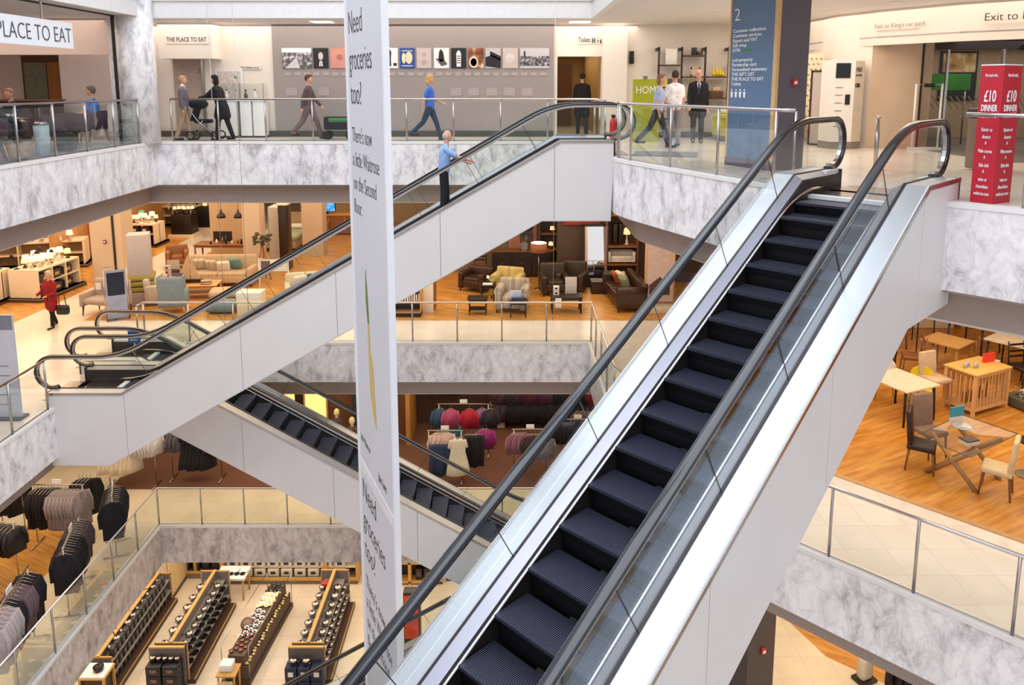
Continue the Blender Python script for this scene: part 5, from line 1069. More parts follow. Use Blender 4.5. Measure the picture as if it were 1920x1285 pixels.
pm_ = MATS['tv_screen'].node_tree; b_ = pm_.nodes['Principled BSDF']; pm_.links.new(b_.inputs['Base Color'].links[0].from_socket, b_.inputs['Emission Color']); b_.inputs['Emission Strength'].default_value = .8
r = E('picture_easel', 'white framed notice standing by the long escalator glass', 'sign', (-7.35, 23.1, F1)); MB().tube([(-.45, 0, 0), (-.45, 0, 1.35), (.45, 0, 1.35), (.45, 0, 0)], .022).build('stand', WHITE, r); MB().b2(-.42, .42, -.01, .01, .95, 1.32).build('card', WHITE, r); MB().b2(-.38, -.1, -.016, -.01, 1.02, 1.28).build('picture', M('easel_picture', '#6a5660', .6, var=.5, scale=12), r)
sofa('white armchair heaped with cream cushions behind the glass balustrade', (-6.3, 22.9, F1+.006), .3, 1.3, .85, M('armchair_white', '#d6cbb6', .9), SHW, back=.9, n=1, cat='armchair', name='armchair', cush=((-.2, 0, .02, (CU[2], 'cream cushion at the left of the white armchair'), .3), (.25, .05, .02, (M('cushion_dkgreen', '#2f4038', .9), 'dark green cushion in the white armchair'), -.3)))
for i, (x, y) in enumerate(((-5.3, 23.6), (-4.2, 23.2), (-4.9, 22.3))): dchair('wooden slat-back chair in the dining group behind the glass, %s' % ('left', 'right', 'front')[i], (x, y, Z1), .5*i, M('rush_seat', '#a3743f', .8), MIDW, slat=True)
table('dark dining table behind the balustrade glass left of the banner', (-4.8, 23.0, Z1), .1, 1.4, .8, .75, MIDW)
boxthing('show_card', 'white price card on the dark dining table', 'card', (-4.9, 22.8, Z1+.75), (.2, .02, .26), WHITE)
sofa('small cream armchair right of the dining group, beside the banner', (-3.9, 21.9, Z1), -.4, .8, .8, M('armchair_cream', '#c9ae80', .9), SHW, back=.9, n=1, cat='armchair', name='armchair')
boxthing('display_plinth', 'white box plinth behind the railing below the easel', 'plinth', (-7.6, 21.7, F1), (.7, .5, .7), CUBW, lid=WHITE)
# ---- middle: armchairs, leather sofa, mirror
r = E('bookcase', 'small light wood bookcase behind the railing right of the banner', 'bookcase', (-3.05, 21.6, Z1)); MB().b2(-.42, .42, -.2, .2, 0, .12).build('plinth', BLACK, r)
for x in (-.42, .40): MB().b2(x, x+.02, -.2, .2, .12, .8).build('side', OAKF, r)
for z in (.12, .45, .78): MB().b2(-.42, .42, -.2, .2, z, z+.02).build('shelf', OAKF, r)
MB().b2(-.42, .42, .18, .2, .12, .8).build('back', DKW, r)
o0 = None
for i in range(12):
    c_ = (WHITE, DKW, MIDW)[i % 3]; x = -3.42+.065*i; o = E('book', 'upright book on the small light wood bookcase', 'book', (x, 21.52, Z1+.47), 0, 'books in the light wood bookcase'); MB().b2(0, .045, -.08, .08, 0, .22+.02*(i % 3)).build('cover', c_, o); MB().b2(.006, .039, -.085, -.08, .01, .2).build('pages', M('paper', '#ece4d6'), o)
r = E('display_tower', 'pale upright display unit beside the small bookcase', 'display', (-2.45, 22.0, Z1)); MB().rbox((0, 0, .6), (.3, .4, 1.2), .01).build('unit', CUBW, r); MB().b2(.16, .2, -.2, .2, .1, 1.2).build('orange_edge', MIDW, r)
sofa('dark brown leather tub armchair at the left of the honey wood floor', (-1.15, 24.4, Z1), -.5, .95, .85, LEATHER, DKW, back=.75, n=1, cat='armchair', name='armchair')
dchair('tall dark wooden chair behind the brown tub armchair', (-1.1, 25.9, Z1), 0, MIDW, DKW, H=1.1, slat=True)
STRP = M('stripe_fabric', '#b6ab9c', .9, var=.45, scale=2.2, sc=(9, .2, .2))
sofa('cream striped armchair with scrolled arms in the middle of the floor', (.02, 22.15, Z1), -.15, .95, .9, STRP, DKW, back=.9, n=1, cat='armchair', name='armchair', scroll=1, arm=.2)
sofa('yellow striped armchair behind the cream striped armchair', (-.15, 23.6, Z1), -.3, .95, .85, M('stripe_yellow', '#c8b673', .9, var=.35, scale=2.2, sc=(9, .2, .2)), DKW, back=.9, n=1, cat='armchair', name='armchair', scroll=1, arm=.2)
table('dark side table with a white card between the armchairs', (-.75, 23.1, Z1), 0, .5, .5, .55, DKW, name='side_table', legt=.02)
boxthing('show_card', 'white card on the dark side table', 'card', (-.75, 23.0, Z1+.55), (.3, .2, .03), WHITE)
lampt('candle lamp on the dark side table', (-.75, 23.2, Z1+.58), .12, SH3, DKW, .04, .08)
table('dark nesting table in front of the striped armchair', (-1.0, 21.75, Z1), 0, .6, .45, .5, DKW, name='side_table', legt=.02, shelf=.15)
table('dark side table at the feet of the striped armchair, by the railing', (.18, 21.45, Z1), 0, .55, .4, .5, DKW, name='side_table', legt=.02)
boxthing('show_card', 'pale blue sheet on the table by the railing', 'card', (.1, 21.45, Z1+.5), (.34, .03, .28), M('card_blue', '#c9d2ea', .6)); boxthing('folded_jeans', 'folded navy cloth on the table by the railing', 'cloth', (.18, 21.3, Z1+.5), (.4, .15, .1), M('navy_cloth', '#26304e', .9))
r = E('console_table', 'long dark wooden console against the olive wall', 'console', (.35, 26.3, Z1)); MB().rbox((0, 0, .45), (2.1, .45, .9), .01).build('carcass', DKW, r); MB().b2(-1.1, 1.1, -.26, .26, .9, .94).build('top', MIDW, r)
for i in range(3): MB().b2(-1.0+.68*i, -.38+.68*i, -.24, -.22, .1, .82).build('door', DARKM, r)
for i in range(3): MB().ball((-.69+.68*i, -.26, .5), .02).build('knob', STEEL, r)
frame('small silver photo frame on the dark console', (.42, 26.15, Z1+.94), .26, .32, STEEL, PG)
r = E('painting', 'large pink painting of a face above the console', 'painting', (.38, 26.86, F1+.5)); MB().b2(-.5, .5, -.02, .02, 0, 1.5).build('canvas', M('canvas_pink', '#b77a64', .7, var=.15, scale=4), r)
fm_ = M('painted_grey', '#5c5450', .7, var=.3); MB().prism([(.14+.25*math.cos(a_), .80+.36*math.sin(a_)) for a_ in [i*PI/9 for i in range(18)]], -.03, -.021, 'y').prism([(.06, .5), (.26, .5), (.48, .0), (-.3, .0)], -.029, -.0205, 'y').build('face', fm_, r); MB().prism(el(.14, 1.12, .24, .13), -.036, -.028, 'y').build('hair', DKW, r); MB().prism(el(.12, .60, .08, .02), -.038, -.03, 'y').build('painted_mouth', DKW, r); MB().prism([(.10, .85), (.15, .85), (.17, .68), (.07, .68)], -.037, -.03, 'y').build('painted_nose', M('painted_light', '#8d847e', .7), r)
for x in (.03, .24): MB().prism(el(x, .86, .05, .022), -.038, -.03, 'y').build('eye', DKW, r)
r = E('floor_lamp', 'slim floor lamp with a round brown shade before the console', 'lamp', (.87, 24.5, Z1)); MB().cyl((0, 0, 0), (0, 0, 1.35), .012).build('pole', STEEL, r); MB().lathe([(.15, 0), (.15, .015), (.02, .03)], n=18).build('base', STEEL, r); MB().lathe([(.27, 1.25), (.27, 1.55)], n=24).build('lamp_shade', M('shade_brown', '#8a5430', .8, emit=.35), r); MB().lathe([(.25, 1.552), (.0, 1.553)], n=24).build('diffuser', GLOW, r)
r = E('lit_shelving', 'dark open shelf unit with lit amber shelves left of the red panel', 'shelving', (1.35, 26.3, Z1))
MB().b2(-.35, .35, .15, .2, 0, 2.6).build('back', DKW, r)
for z in (.4, .95, 1.5, 2.05): MB().b2(-.35, .35, -.2, .18, z, z+.04).build('shelf', M('amber_shelf', '#9c5a2a', .5), r)
for x in (-.37, .35): MB().b2(x, x+.03, -.2, .2, 0, 2.6).build('side', DKW, r)
for i in range(4): r = lampt('ornament lamp on the dark lit shelf unit, %s shelf' % ('lowest', 'second', 'third', 'top')[i], (1.3+.05*i, 26.2, Z1+.44+.55*i), .12, SH1, DKW, .09, .12)
for i, (x, y, rz) in enumerate(((1.35, 24.0, .1), (1.95, 24.3, -.3))):
    sofa(('dark green-brown leather armchair with a white tag, beside the floor lamp', 'dark leather armchair between the white card and the mirror')[i], (x, y, Z1), rz, .9, .85, M('leather_olive', '#3a2c20', .4, var=.3, scale=6), DKW, back=.95, n=1, cat='armchair', name='armchair')
table('dark low table with show cards by the railing corner', (1.6, 22.0, Z1), 0, .95, .6, .5, DKW, name='coffee_table')
boxthing('show_card', 'tall white show card on the dark low table', 'card', (1.75, 22.15, Z1+.5), (.34, .03, .5), M('card_grey', '#cfc8c6', .6)); boxthing('show_card', 'small white card hanging at the front of the dark low table', 'card', (1.35, 21.68, Z1+.2), (.18, .02, .28), WHITE)
many('mug_box', 'small white boxed mug on the dark low table', 'box', 'boxed mugs on the dark low table', [(1.3, 22.0, Z1+.5), (1.3, 22.0, Z1+.64)], (.18, .12, .13), WHITE, DKW)
sofa('long dark brown leather sofa with cream and green cushions beside the mirror', (3.45, 22.9, Z1), -PI/2+.08, 2.2, .95, LEATHER, DKW, arm=.2, back=.85, scroll=1, cush=((-.55, .0, .0, (CU[2], 'cream cushion nearest the railing on the leather sofa'), .3), (-.15, .05, .05, (M('cushion_beige', '#c8b99a', .9), 'tall beige cushion in the middle of the leather sofa'), -.2), (.2, -.05, 0, (M('cushion_sage', '#7f8c62', .9), 'sage green cushion on the leather sofa'), .3), (-.75, -.12, -.05, (M('cushion_redstripe', '#b5552f', .9, var=.5, scale=4, sc=(8, 1, 1)), 'red striped cushion at the front of the leather sofa'), 0)))
r = E('floor_mirror', 'tall dark-framed mirror leaning beside the leather sofa', 'mirror', (2.78, 24.75, Z1), 0); MB().b2(-.45, -.36, -.03, .03, 0, 2.1).b2(.36, .45, -.03, .03, 0, 2.1).b2(-.45, .45, -.03, .03, 0, .09).b2(-.45, .45, -.03, .03, 2.01, 2.1).build('frame', DKW, r)
mm, nt_, b_ = nodes('mirror_glass'); b_.inputs['Metallic'].default_value = 1; b_.inputs['Roughness'].default_value = .02; n_ = N(nt_, 'ShaderNodeTexNoise'); rr_ = ramp(nt_, n_.outputs[0], [(0, (.9, .92, .94)), (1, (.95, .96, .97))]); nt_.links.new(rr_.outputs[0], b_.inputs['Base Color'])
MB().b2(-.37, .37, -.005, .01, .08, 2.02).build('mirror_glass', mm, r); r.rotation_euler = (-.12, 0, .05)
boxthing('ottoman', 'dark leather ottoman in front of the tall mirror', 'ottoman', (2.85, 24.1, Z1), (.6, .5, .4), LEATHER, lid=DKW)
r = E('display_shelf', 'tall brown shelf unit stacked with white sofa and lamp displays', 'shelving', (3.62, 25.0, Z1)); 
for z in (.75, 1.35, 2.4): MB().b2(-.5, .5, -.35, .35, z, z+.05).build('shelf', MIDW, r)
for x in (-.52, .49): MB().b2(x, x+.03, -.35, .35, 0, 2.5).build('side', MIDW, r)
MB().b2(-.5, .5, .3, .35, 0, 2.5).build('back', M('shelf_back', '#6c543c', .8), r)
sofa('small cream sofa displayed on the brown shelf unit', (3.62, 24.95, Z1+.80), 0, .92, .5, CU[2], DKW, arm=.1, back=.42, seat=.2, n=1, legh=.03)
lampt('cream lamp on the upper brown shelf', (3.8, 24.95, Z1+1.4), .35, SH1, CU[2], .12, .2)
many('upturned_chair', 'dark upturned chair stored on the upper brown shelf', 'chair', 'items on the upper shelf', [(3.4, 24.95, Z1+1.4), (3.6, 25.05, Z1+1.4)], (.14, .3, .7), DKW)
r = E('poster_stand', 'tall framed pink poster of a house right of the leather sofa', 'sign', (4.35, 22.0, Z1)); MB().tube([(-.42, 0, .0), (-.42, 0, 2.1), (.42, 0, 2.1), (.42, 0, .0)], .03).build('frame', OAKF, r); MB().b2(-.4, .4, -.01, .01, .3, 2.08).build('poster', M('poster_pink', '#d3bdb4', .6), r); MB().prism([(-.3, .8), (0, 1.05), (.3, .8), (.3, .5), (-.3, .5)], -.018, -.011, 'y').build('house_drawing', M('drawing_brown', '#5a3c34', .7, var=.5, scale=16), r); MB().rbox((0, 0, .08), (1.0, .5, .16), .01).build('base', CUBW, r)
for i in range(3): sofa(('dark sofa glimpsed behind the main escalator handrail', 'dark armchair glimpsed right of the house poster', 'dark sofa at the back beside the escalator')[i], (5.7+.9*i, 21.5+1.5*i, Z1), -1.2, 1.4, .85, M('sofa_espresso', '#2c2023', .9), DKW, back=.9, n=1)
table('orange wood table glimpsed between the escalator handrail and deck', (6.2, 20.3, Z1), .5, 1.2, .7, .75, MIDW); boxthing('storage_box', 'small tan box on the orange wood table', 'box', (6.2, 20.2, Z1+.75), (.35, .25, .3), OAKF)
# ---- right: dining furniture under the top gallery
ZR = Z1
def quad_table(label, loc_pts, H, topm, legm, name='table', t=.03, legr=.03, cat='table', splay=.0):
    cx = sum(p[0] for p in loc_pts)/4; cy = sum(p[1] for p in loc_pts)/4; r = E(name, label, cat, (cx, cy, ZR)); q = [(p[0]-cx, p[1]-cy) for p in loc_pts]
    MB().prism(q, H-t, H).build('tabletop', topm, r)
    for p in q: MB().tube([(p[0]*.84, p[1]*.84, H-t), (p[0]*(.9+splay), p[1]*(.9+splay), 0)], [legr, legr*.7]).build('leg', legm, r)
    return r
CT = M('white_laminate', '#ead9c4', .35)
def rect(cx, cy, ux, uy_, w_, d_):
    u = Vector((ux, uy_)).normalized(); v = Vector((-u.y, u.x)); c_ = Vector((cx, cy)); return [tuple(c_+u*a*w_/2+v*b*d_/2) for a, b in ((-1, -1), (1, -1), (1, 1), (-1, 1))]
quad_table('white-topped table on black tapered legs, at the left of the wooden floor', rect(7.85, 14.75, .80, .36, .95, 1.0), .75, CT, BLACK)
WSH = M('white_shell', '#ece6dc', .4); YSH = M('yellow_shell', '#e8d21c', .35)
def shell_chair(label, loc, rz, c, legm):
    r = E('shell_chair', label, 'chair', loc, rz); MB().rbox((0, 0, .45), (.44, .42, .03), .014).build('seat', c, r)
    MB().prism([(-.22, .44)]+[(.22*math.cos(a_), .66+.18*math.sin(a_)) for a_ in [PI-i*PI/10 for i in range(11)]]+[(.22, .44)], .19, .215, 'y').build('backrest', c, r); legs4(r, .15, .14, .44, .013, legm, 1, .06); return r
shell_chair('white round-backed shell chair behind the white-topped table', (7.95, 15.6, ZR), -.3, WSH, STEEL); shell_chair('bright yellow chair tucked at the white-topped table', (8.45, 15.1, ZR), -.5, YSH, STEEL)
dchair('tall beige bar chair beside the oak slatted cabinet', (8.75, 15.15, ZR), .35, M('beige_fabric', '#cdb599', .9), BEECH, H=1.12, seat=.66, name='bar_chair', w_=.46)
def slat_cabinet():
    r = E('slatted_cabinet', 'light wood slatted cabinet with a bright orange card on top', 'cabinet', (9.62, 15.16, ZR), .45)
    W, D, H = 1.05, .62, .9
    MB().rbox((0, 0, H-.02), (W+.1, D+.1, .04), .008).build('tabletop', M('beech_top', '#e0b364', .4, var=.08), r)
    for a_ in (-1, 1):
        for b in (-1, 1): MB().b2(a_*W/2-.03, a_*W/2+.03, b*D/2-.03, b*D/2+.03, 0, H-.04).build('leg', BIRCH, r)
    for b in (-1, 1):
        MB().b2(-W/2, W/2, b*D/2-.02, b*D/2+.02, .10, .16).build('rail', BIRCH, r); MB().b2(-W/2, W/2, b*D/2-.02, b*D/2+.02, .80, .86).build('rail', BIRCH, r)
        for i in range(9): x = -W/2+.1+i*(W-.2)/8; MB().b2(x-.012, x+.012, b*D/2-.01, b*D/2+.01, .16, .8).build('slat', BIRCH, r)
    for a_ in (-1, 1):
        MB().b2(a_*W/2-.02, a_*W/2+.02, -D/2, D/2, .10, .16).build('rail', BIRCH, r)
        for i in range(5): y = -D/2+.1+i*(D-.2)/4; MB().b2(a_*W/2-.01, a_*W/2+.01, y-.012, y+.012, .16, .8).build('slat', BIRCH, r)
    MB().b2(-W/2+.03, W/2-.03, -D/2+.03, D/2-.03, .14, .16).build('shelf', BIRCH, r)
slat_cabinet()
for i in range(9):
    o = E('bottle', 'small copper-topped bottle standing inside the slatted cabinet', 'bottle', (9.3+.08*i, 15.0+.04*i+.1*(i % 2), ZR+.16), 0, 'bottles inside the slatted cabinet'); MB().lathe([(.035, 0), (.04, .15), (.014, .22), (.014, .3)], n=10).build('bottle_body', M('bottle_amber', '#8d4d2c', .25), o); MB().lathe([(.016, .3), (.016, .33)], n=8).build('cap', STEEL, o)
r = E('leaflet_holder', 'bright orange leaflet card on the slatted cabinet', 'leaflet', (9.95, 15.35, ZR+.9), .3); MB().b2(-.16, .16, -.01, .01, 0, .2).build('card', M('orange_card', '#e8442a', .5), r); MB().b2(.16, .3, .05, .06, 0, .2).build('acrylic_back', CLEAR, r)
for i in range(5):
    o = E('glass_tumbler', 'clear glass tumbler on the slatted cabinet, nearest its left end', 'glass', (9.25+.07*i, 15.0+.06*(i % 3), ZR+.9), 0, 'tumblers on the slatted cabinet'); MB().lathe([(.03, 0), (.035, .1), (.031, .1), (.027, .01)], n=12).build('bowl', M('glass_grey', '#b9bcc4', .1, .2), o)
# glass table on crossed legs
def xtable():
    r = E('glass_table', 'glass-topped dining table on crossed wooden legs', 'table', (7.72, 12.3, ZR), math.radians(33)); W, D = 1.55, .92
    MB().rbox((0, 0, .745), (W, D, .016), .006).build('glass_top', CLEAR, r); MB().tube([(-W/2, -D/2, .745), (W/2, -D/2, .745), (W/2, D/2, .745), (-W/2, D/2, .745)], .006, 6, closed=True).build('glass_edge', M('glass_edge', '#4c5c50', .2), r)
    tw = M('ash_leg', '#b08a60', .5, var=.1)
    for x in (-.38, .38):
        for s in (-1, 1): MB().tube([(x, s*.42, 0), (x, -s*.38, .73)], .045, 4).build('leg', tw, r)
    MB().tube([(-.38, 0, .37), (.38, 0, .37)], .035, 4).build('stretcher', tw, r)
xtable()
dchair('dark brown tall-backed chair with white labels at the glass table', (7.12, 12.55, ZR), math.radians(58), M('dining_leather', '#2a1c1c', .5), MIDW, H=1.05, seat=.48, tagm=1)
dchair('grey-brown fabric chair behind the glass table, right of the dark chair', (7.55, 13.1, ZR), math.radians(15), M('fabric_taupe', '#8d7768', .9, var=.15), MIDW, H=1.05, seat=.48, tagm=1)
dchair('cream leather chair at the right end of the glass table', (7.92, 11.72, ZR), math.radians(-128), M('cream_leather', '#e3cfa6', .5), MIDW, H=1.0, seat=.48)
boxthing('book', 'thick white book with a dark cover on the glass table', 'book', (7.55, 11.95, ZR+.755), (.24, .18, .09), M('book_white', '#d9d4cc'), rz=.3, lid=M('book_dark', '#5a3c38', .5))
r = E('show_card', 'turquoise and white card standing on the glass table', 'card', (7.8, 12.75, ZR+.755), .3); MB().b2(-.15, .15, -.01, .01, 0, .12).build('white_half', WHITE, r); MB().b2(-.15, .15, -.012, .012, .12, .3).build('turquoise_half', M('card_turquoise', '#3a9ab4', .5), r)
r = E('serving_dish', 'clear glass dish on the glass table', 'dish', (7.78, 12.5, ZR+.755)); MB().lathe([(.08, 0), (.17, .05), (.16, .055), (.07, .01)], n=20).build('bowl', M('glass_grey', '#b9bcc4'), r)
r = E('pedestal_stool', 'dark round stool seat at the right picture edge beside the cream chair', 'stool', (8.85, 12.3, ZR)); MB().lathe([(.2, .6), (.21, .63), (.0, .65)], n=20).build('seat', DKW, r); MB().cyl((0, 0, 0), (0, 0, .6), .03).build('post', STEEL, r); MB().lathe([(.2, 0), (.2, .02)], n=20).build('base', STEEL, r)
# stacked and grouped tables beyond
quad_table('square oak table on the right floor, in front of the stacked metal-framed tables', rect(10.15, 17.2, .80, .60, .85, .85), .75, OAKF, M('oak_leg', '#a67c4c', .5), legr=.035)
quad_table('metal-framed pale table at the far right, left of the maroon chair', rect(11.7, 17.1, .8, .6, 1.1, 1.0), .80, CT, DARKM, legr=.025)
quad_table('metal-framed table carrying small upturned chairs below the soffit', rect(11.5, 18.4, .8, .6, 1.2, .9), .85, OAKF, DARKM, legr=.025)
quad_table('oak bench table at the upper left of the furniture floor', rect(9.3, 18.6, .8, .6, 1.3, .8), .72, OAKF, MIDW, legr=.03)
quad_table('tall pale shelf table standing behind the square oak table', rect(10.3, 18.9, .8, .6, 1.0, .6), 1.15, CUBW, DARKM, legr=.02)
for i, (x, y, rz, f, l) in enumerate(((9.25, 17.0, -1.9, MIDW, MIDW), (10.75, 16.6, .9, CU[2], MIDW), (8.9, 17.9, -.6, DKW, DKW), (12.0, 16.2, .4, M('maroon_seat', '#4a1620', .8), STEEL), (11.35, 16.3, .2, DKW, DKW), (8.4, 16.6, -2.2, DKW, DKW))):
    dchair(('grey wooden slat chair near the edge of the escalator, behind the shell chair', 'slatted chair with a cream cushion right of the square oak table', 'dark chair at the upper left of the furniture floor', 'maroon chair on steel legs at the right picture edge', 'dark slatted chair behind the slatted cabinet', 'dark chair half hidden by the main escalator side')[i], (x, y, ZR), rz, f, l, slat=(i != 3), H=.95 if i != 3 else 1.1, seat=.47 if i != 3 else .6)
for i in range(3): dchair('small dark chair standing on the metal-framed table under the soffit', (11.1+.4*i, 18.2+.2*i, ZR+.85), .6, DKW, DKW, H=.6, seat=.35, group='chairs on the metal-framed table')
r = E('wire_basket', 'grey basket tray of tangled chrome goods behind the slatted cabinet', 'basket', (10.75, 15.2, ZR), .3); MB().rbox((0, 0, .12), (.75, .55, .2), .03).build('tray', M('tray_grey', '#5c5a4c', .6), r)
m = MB()
for i in range(14): a_ = random.random()*6.28; m.tube([(random.uniform(-.3, .3), random.uniform(-.2, .2), .22+random.random()*.1), (random.uniform(-.3, .3), random.uniform(-.2, .2), .25+random.random()*.25), (random.uniform(-.3, .3), random.uniform(-.2, .2), .22)], .012, 6)
m.build('tangled_legs', CHROME, r)
r = E('storage_cabinet', 'cream wall cabinet at the back of the right furniture floor', 'cabinet', (9.3, 20.2, ZR)); MB().rbox((0, 0, .9), (1.6, .4, 1.8), .01).build('carcass', CUBW, r); MB().b2(-.82, .82, -.22, -.2, .88, .92).build('shelf', MIDW, r)
for i in range(3): boxthing('armoire', 'large pale cabinet along the back of the right furniture floor, %s' % ('left', 'middle', 'right')[i], 'cabinet', (11.4+1.7*i, 20.6, ZR), (1.5, .5, 1.9), (CUBW, OAKF, M('tan_carcass', '#c79a70', .7))[i], lid=MIDW)
# pale blue and white panel at the left edge, behind the railing
r = E('information_panel', 'pale printed panel standing at the left edge behind the railing', 'sign', (-10.6, 14.62, F1), 0); MB().b2(-1.2, .75, -.03, .03, .0, 2.15).build('board', M('panel_pale', '#c3cadb', .5, var=.06, scale=2), r); MB().b2(-1.2, .75, -.034, -.03, 1.85, 2.15).build('heading_band', M('panel_slate', '#7c7f92', .5), r); MB().b2(-1.25, .8, -.15, .15, 0, .04).build('foot', DARKM, r)
for i in range(5): MB().b2(-1.1, .6, -.036, -.031, .3+.2*i, .31+.2*i).build('printed_line', INK, r)
r = E('floor_sign', 'small blue standing notice at the foot of the escalators', 'sign', (-8.9, 17.4, F1)); MB().b2(-.14, .14, -.01, .01, .62, .9).build('card', M('notice_blue', '#1666c4', .5), r); MB().cyl((0, 0, 0), (0, 0, .62), .012).build('pole', STEEL, r); MB().lathe([(.12, 0), (.12, .015)], n=16).build('base', STEEL, r)
for i in range(3): MB().b2(-.1, .08, -.014, -.01, .68+.06*i, .70+.06*i).build('text_line', WL, r)
# ------------------------------------------------------------ lower storey: clothing
Z0 = F0+.006
def garment_mesh(kind, mat, key, _c={}):
    """hanging clothes on their hanger: children of an Empty"""
    r = E('garment', '', 'garment', (0, 0, 0)); t = .045
    if kind == 'coat' or kind == 'top':
        L = .95 if kind == 'coat' else .62; m = MB()
        P = [(-.06, 0), (-.2, -.05), (-.24, -.12), (-.23, -L), (.23, -L), (.24, -.12), (.2, -.05), (.06, 0)]
        A = [m.v((p[0], -t*(1.15 if p[1] < -.3 else .7), p[1])) for p in P]; B = [m.v((p[0], t*(1.15 if p[1] < -.3 else .7), p[1])) for p in P]; m.face(A, True); m.face(B[::-1], True)
        for i in range(8): m.face([A[i], B[i], B[(i+1) % 8], A[(i+1) % 8]], True)
        m.build('body', mat, r)
        for s in (-1, 1): MB().tube([(s*.2, 0, -.07), (s*.28, .01, -.32), (s*.27, -.02, -.62 if kind == 'coat' else -.5)], [.055, .052, .042], 8).build('sleeve', mat, r)
        if kind == 'coat': MB().prism([(-.05, .0), (.05, .0), (.03, -.2), (-.03, -.2)], -t*1.0, -t*.72, 'y').build('lapel', mat, r)
    elif kind == 'dress':
        m = MB(); m.lathe([(.30, -1.15), (.26, -.9), (.15, -.42), (.17, -.2), (.15, -.08), (.05, 0)], n=12); [setattr(v, 'co', Vector((v.co.x, v.co.y*.4, v.co.z))) for v in m.bm.verts]; m.build('skirt', mat, r)
        for s in (-1, 1): MB().tube([(s*.13, 0, -.06), (s*.2, 0, -.3)], [.05, .04], 8).build('sleeve', mat, r)
    elif kind == 'trousers':
        m = MB()
        for s in (-1, 1): m.tube([(s*.09, 0, -.02), (s*.1, 0, -.4), (s*.1, 0, -1.0)], [.1, .085, .07], 8)
        m.build('trouser_legs', mat, r); MB().rbox((0, 0, -.05), (.36, .1, .09), .03).build('waistband', mat, r)
    MB().tube([(-.19, 0, -.03), (0, 0, .05), (.19, 0, -.03)], .008, 6).tube([(0, 0, .05), (0, 0, .10), (.02, 0, .13), (0, 0, .155)], .005, 6).build('hanger', STEEL, r)
    return r
GP = {}
def hang(kind, mat, label, group, x0, y0, x1, y1, z, n, rz=None, spread=.02, cat='garment'):
    """n garments along a bar from (x0,y0) to (x1,y1) at bar height z, each square to the bar"""
    a_ = math.atan2(y1-y0, x1-x0)+PI/2 if rz is None else rz; nm = {'coat': 'coat', 'top': 'top', 'dress': 'dress', 'trousers': 'trousers'}[kind]
    for i in range(n):
        f = (i+.5)/n; x = lerp(x0, x1, f); y = lerp(y0, y1, f); key = (kind, mat.name)
        if key not in GP: o = GP[key] = garment_mesh(kind, mat, key); o.location = (x, y, z-.155); o.rotation_euler = (0, 0, a_+random.uniform(-.08, .08))
        else: o = dup(GP[key], (x, y, z-.155), a_+random.uniform(-.08, .08), scale=random.uniform(.95, 1.03))
        o.name = nm; o['label'] = label; o['category'] = nm if nm != 'top' else 'top'; o['group'] = group
def rack(label, x0, y0, x1, y1, H, double=False, card=None):
    mx, my = (x0+x1)/2, (y0+y1)/2; L = math.hypot(x1-x0, y1-y0); r = E('clothes_rack', label, 'clothes rack', (mx, my, Z0), math.atan2(y1-y0, x1-x0))
    MB().tube([(-L/2, 0, H), (L/2, 0, H)], .014).build('rail', STEEL, r)
    for s in (-1, 1): MB().tube([(s*(L/2-.06), 0, H), (s*(L/2-.06), 0, .04)], .014).build('upright', STEEL, r); MB().tube([(s*(L/2-.06), -.3, .03), (s*(L/2-.06), .3, .03)], .016).build('foot', STEEL, r)
    if card: MB().b2(-.12, .12, -.01, .01, H+.03, H+.15).build('sign_card', WHITE, r)
    return r
BK = M('wool_black', '#17151b', .9, var=.3, bump=.3); NV = M('wool_navy', '#141828', .9, var=.3, bump=.3); GY = M('wool_grey', '#9a8f94', .9, var=.12, bump=.3); CHC = M('wool_charcoal', '#4b4249', .9, var=.2, bump=.3); MV = M('wool_mauve', '#6d5a62', .9, var=.15, bump=.3); IV = M('cloth_ivory', '#d9cbb6', .9, var=.08); LGY = M('wool_lightgrey', '#b5aaad', .9, var=.08)
H1 = 1.66
rack('rack of black and pale grey coats, furthest left of the tiled gallery', -12.35, 18.35, -10.95, 18.35, H1, card=1)
hang('coat', BK, 'black coat on the rack shared with grey coats', 'black coats on the far left rack', -12.3, 18.35, -11.75, 18.35, Z0+H1, 6, 1.2)
hang('coat', GY, 'pale grey coat hanging beside the black ones', 'pale grey coats on the far left rack', -11.75, 18.3, -11.0, 18.3, Z0+H1, 8, 1.2)
hang('coat', BK, 'black coat on the short arm behind the pale grey coats', 'black coats behind the grey ones', -11.4, 18.8, -11.0, 18.8, Z0+H1+.05, 4, .9)
rack('rack of navy coats close to the far corner of the railing', -10.3, 18.55, -9.95, 17.75, H1, card=1)
hang('coat', NV, 'navy coat on the rack near the far railing corner', 'navy coats by the far railing corner', -10.3, 18.55, -9.95, 17.7, Z0+H1, 9)
rack('rack of black and charcoal coats midway along the railing', -10.35, 17.0, -9.9, 15.55, H1, card=1)
hang('coat', CHC, 'charcoal coat on the middle rack', 'charcoal coats on the middle rack', -10.35, 17.0, -10.15, 16.35, Z0+H1, 7)
hang('coat', BK, 'black coat on the middle rack', 'black coats on the middle rack', -10.15, 16.35, -9.9, 15.55, Z0+H1, 8)
rack('nearest rack of coats with a white sign card at lower left', -10.3, 15.0, -9.95, 13.2, H1, card=1)
hang('coat', BK, 'black coat at the back of the nearest rack', 'black coats on the nearest rack', -10.3, 15.0, -10.22, 14.6, Z0+H1, 4)
hang('coat', MV, 'mauve grey coat on the nearest rack', 'mauve coats on the nearest rack', -10.22, 14.6, -10.13, 14.15, Z0+H1, 4)
hang('coat', BK, 'black coat in the middle of the nearest rack', 'dark coats amid the nearest rack', -10.13, 14.15, -10.1, 13.95, Z0+H1, 2)
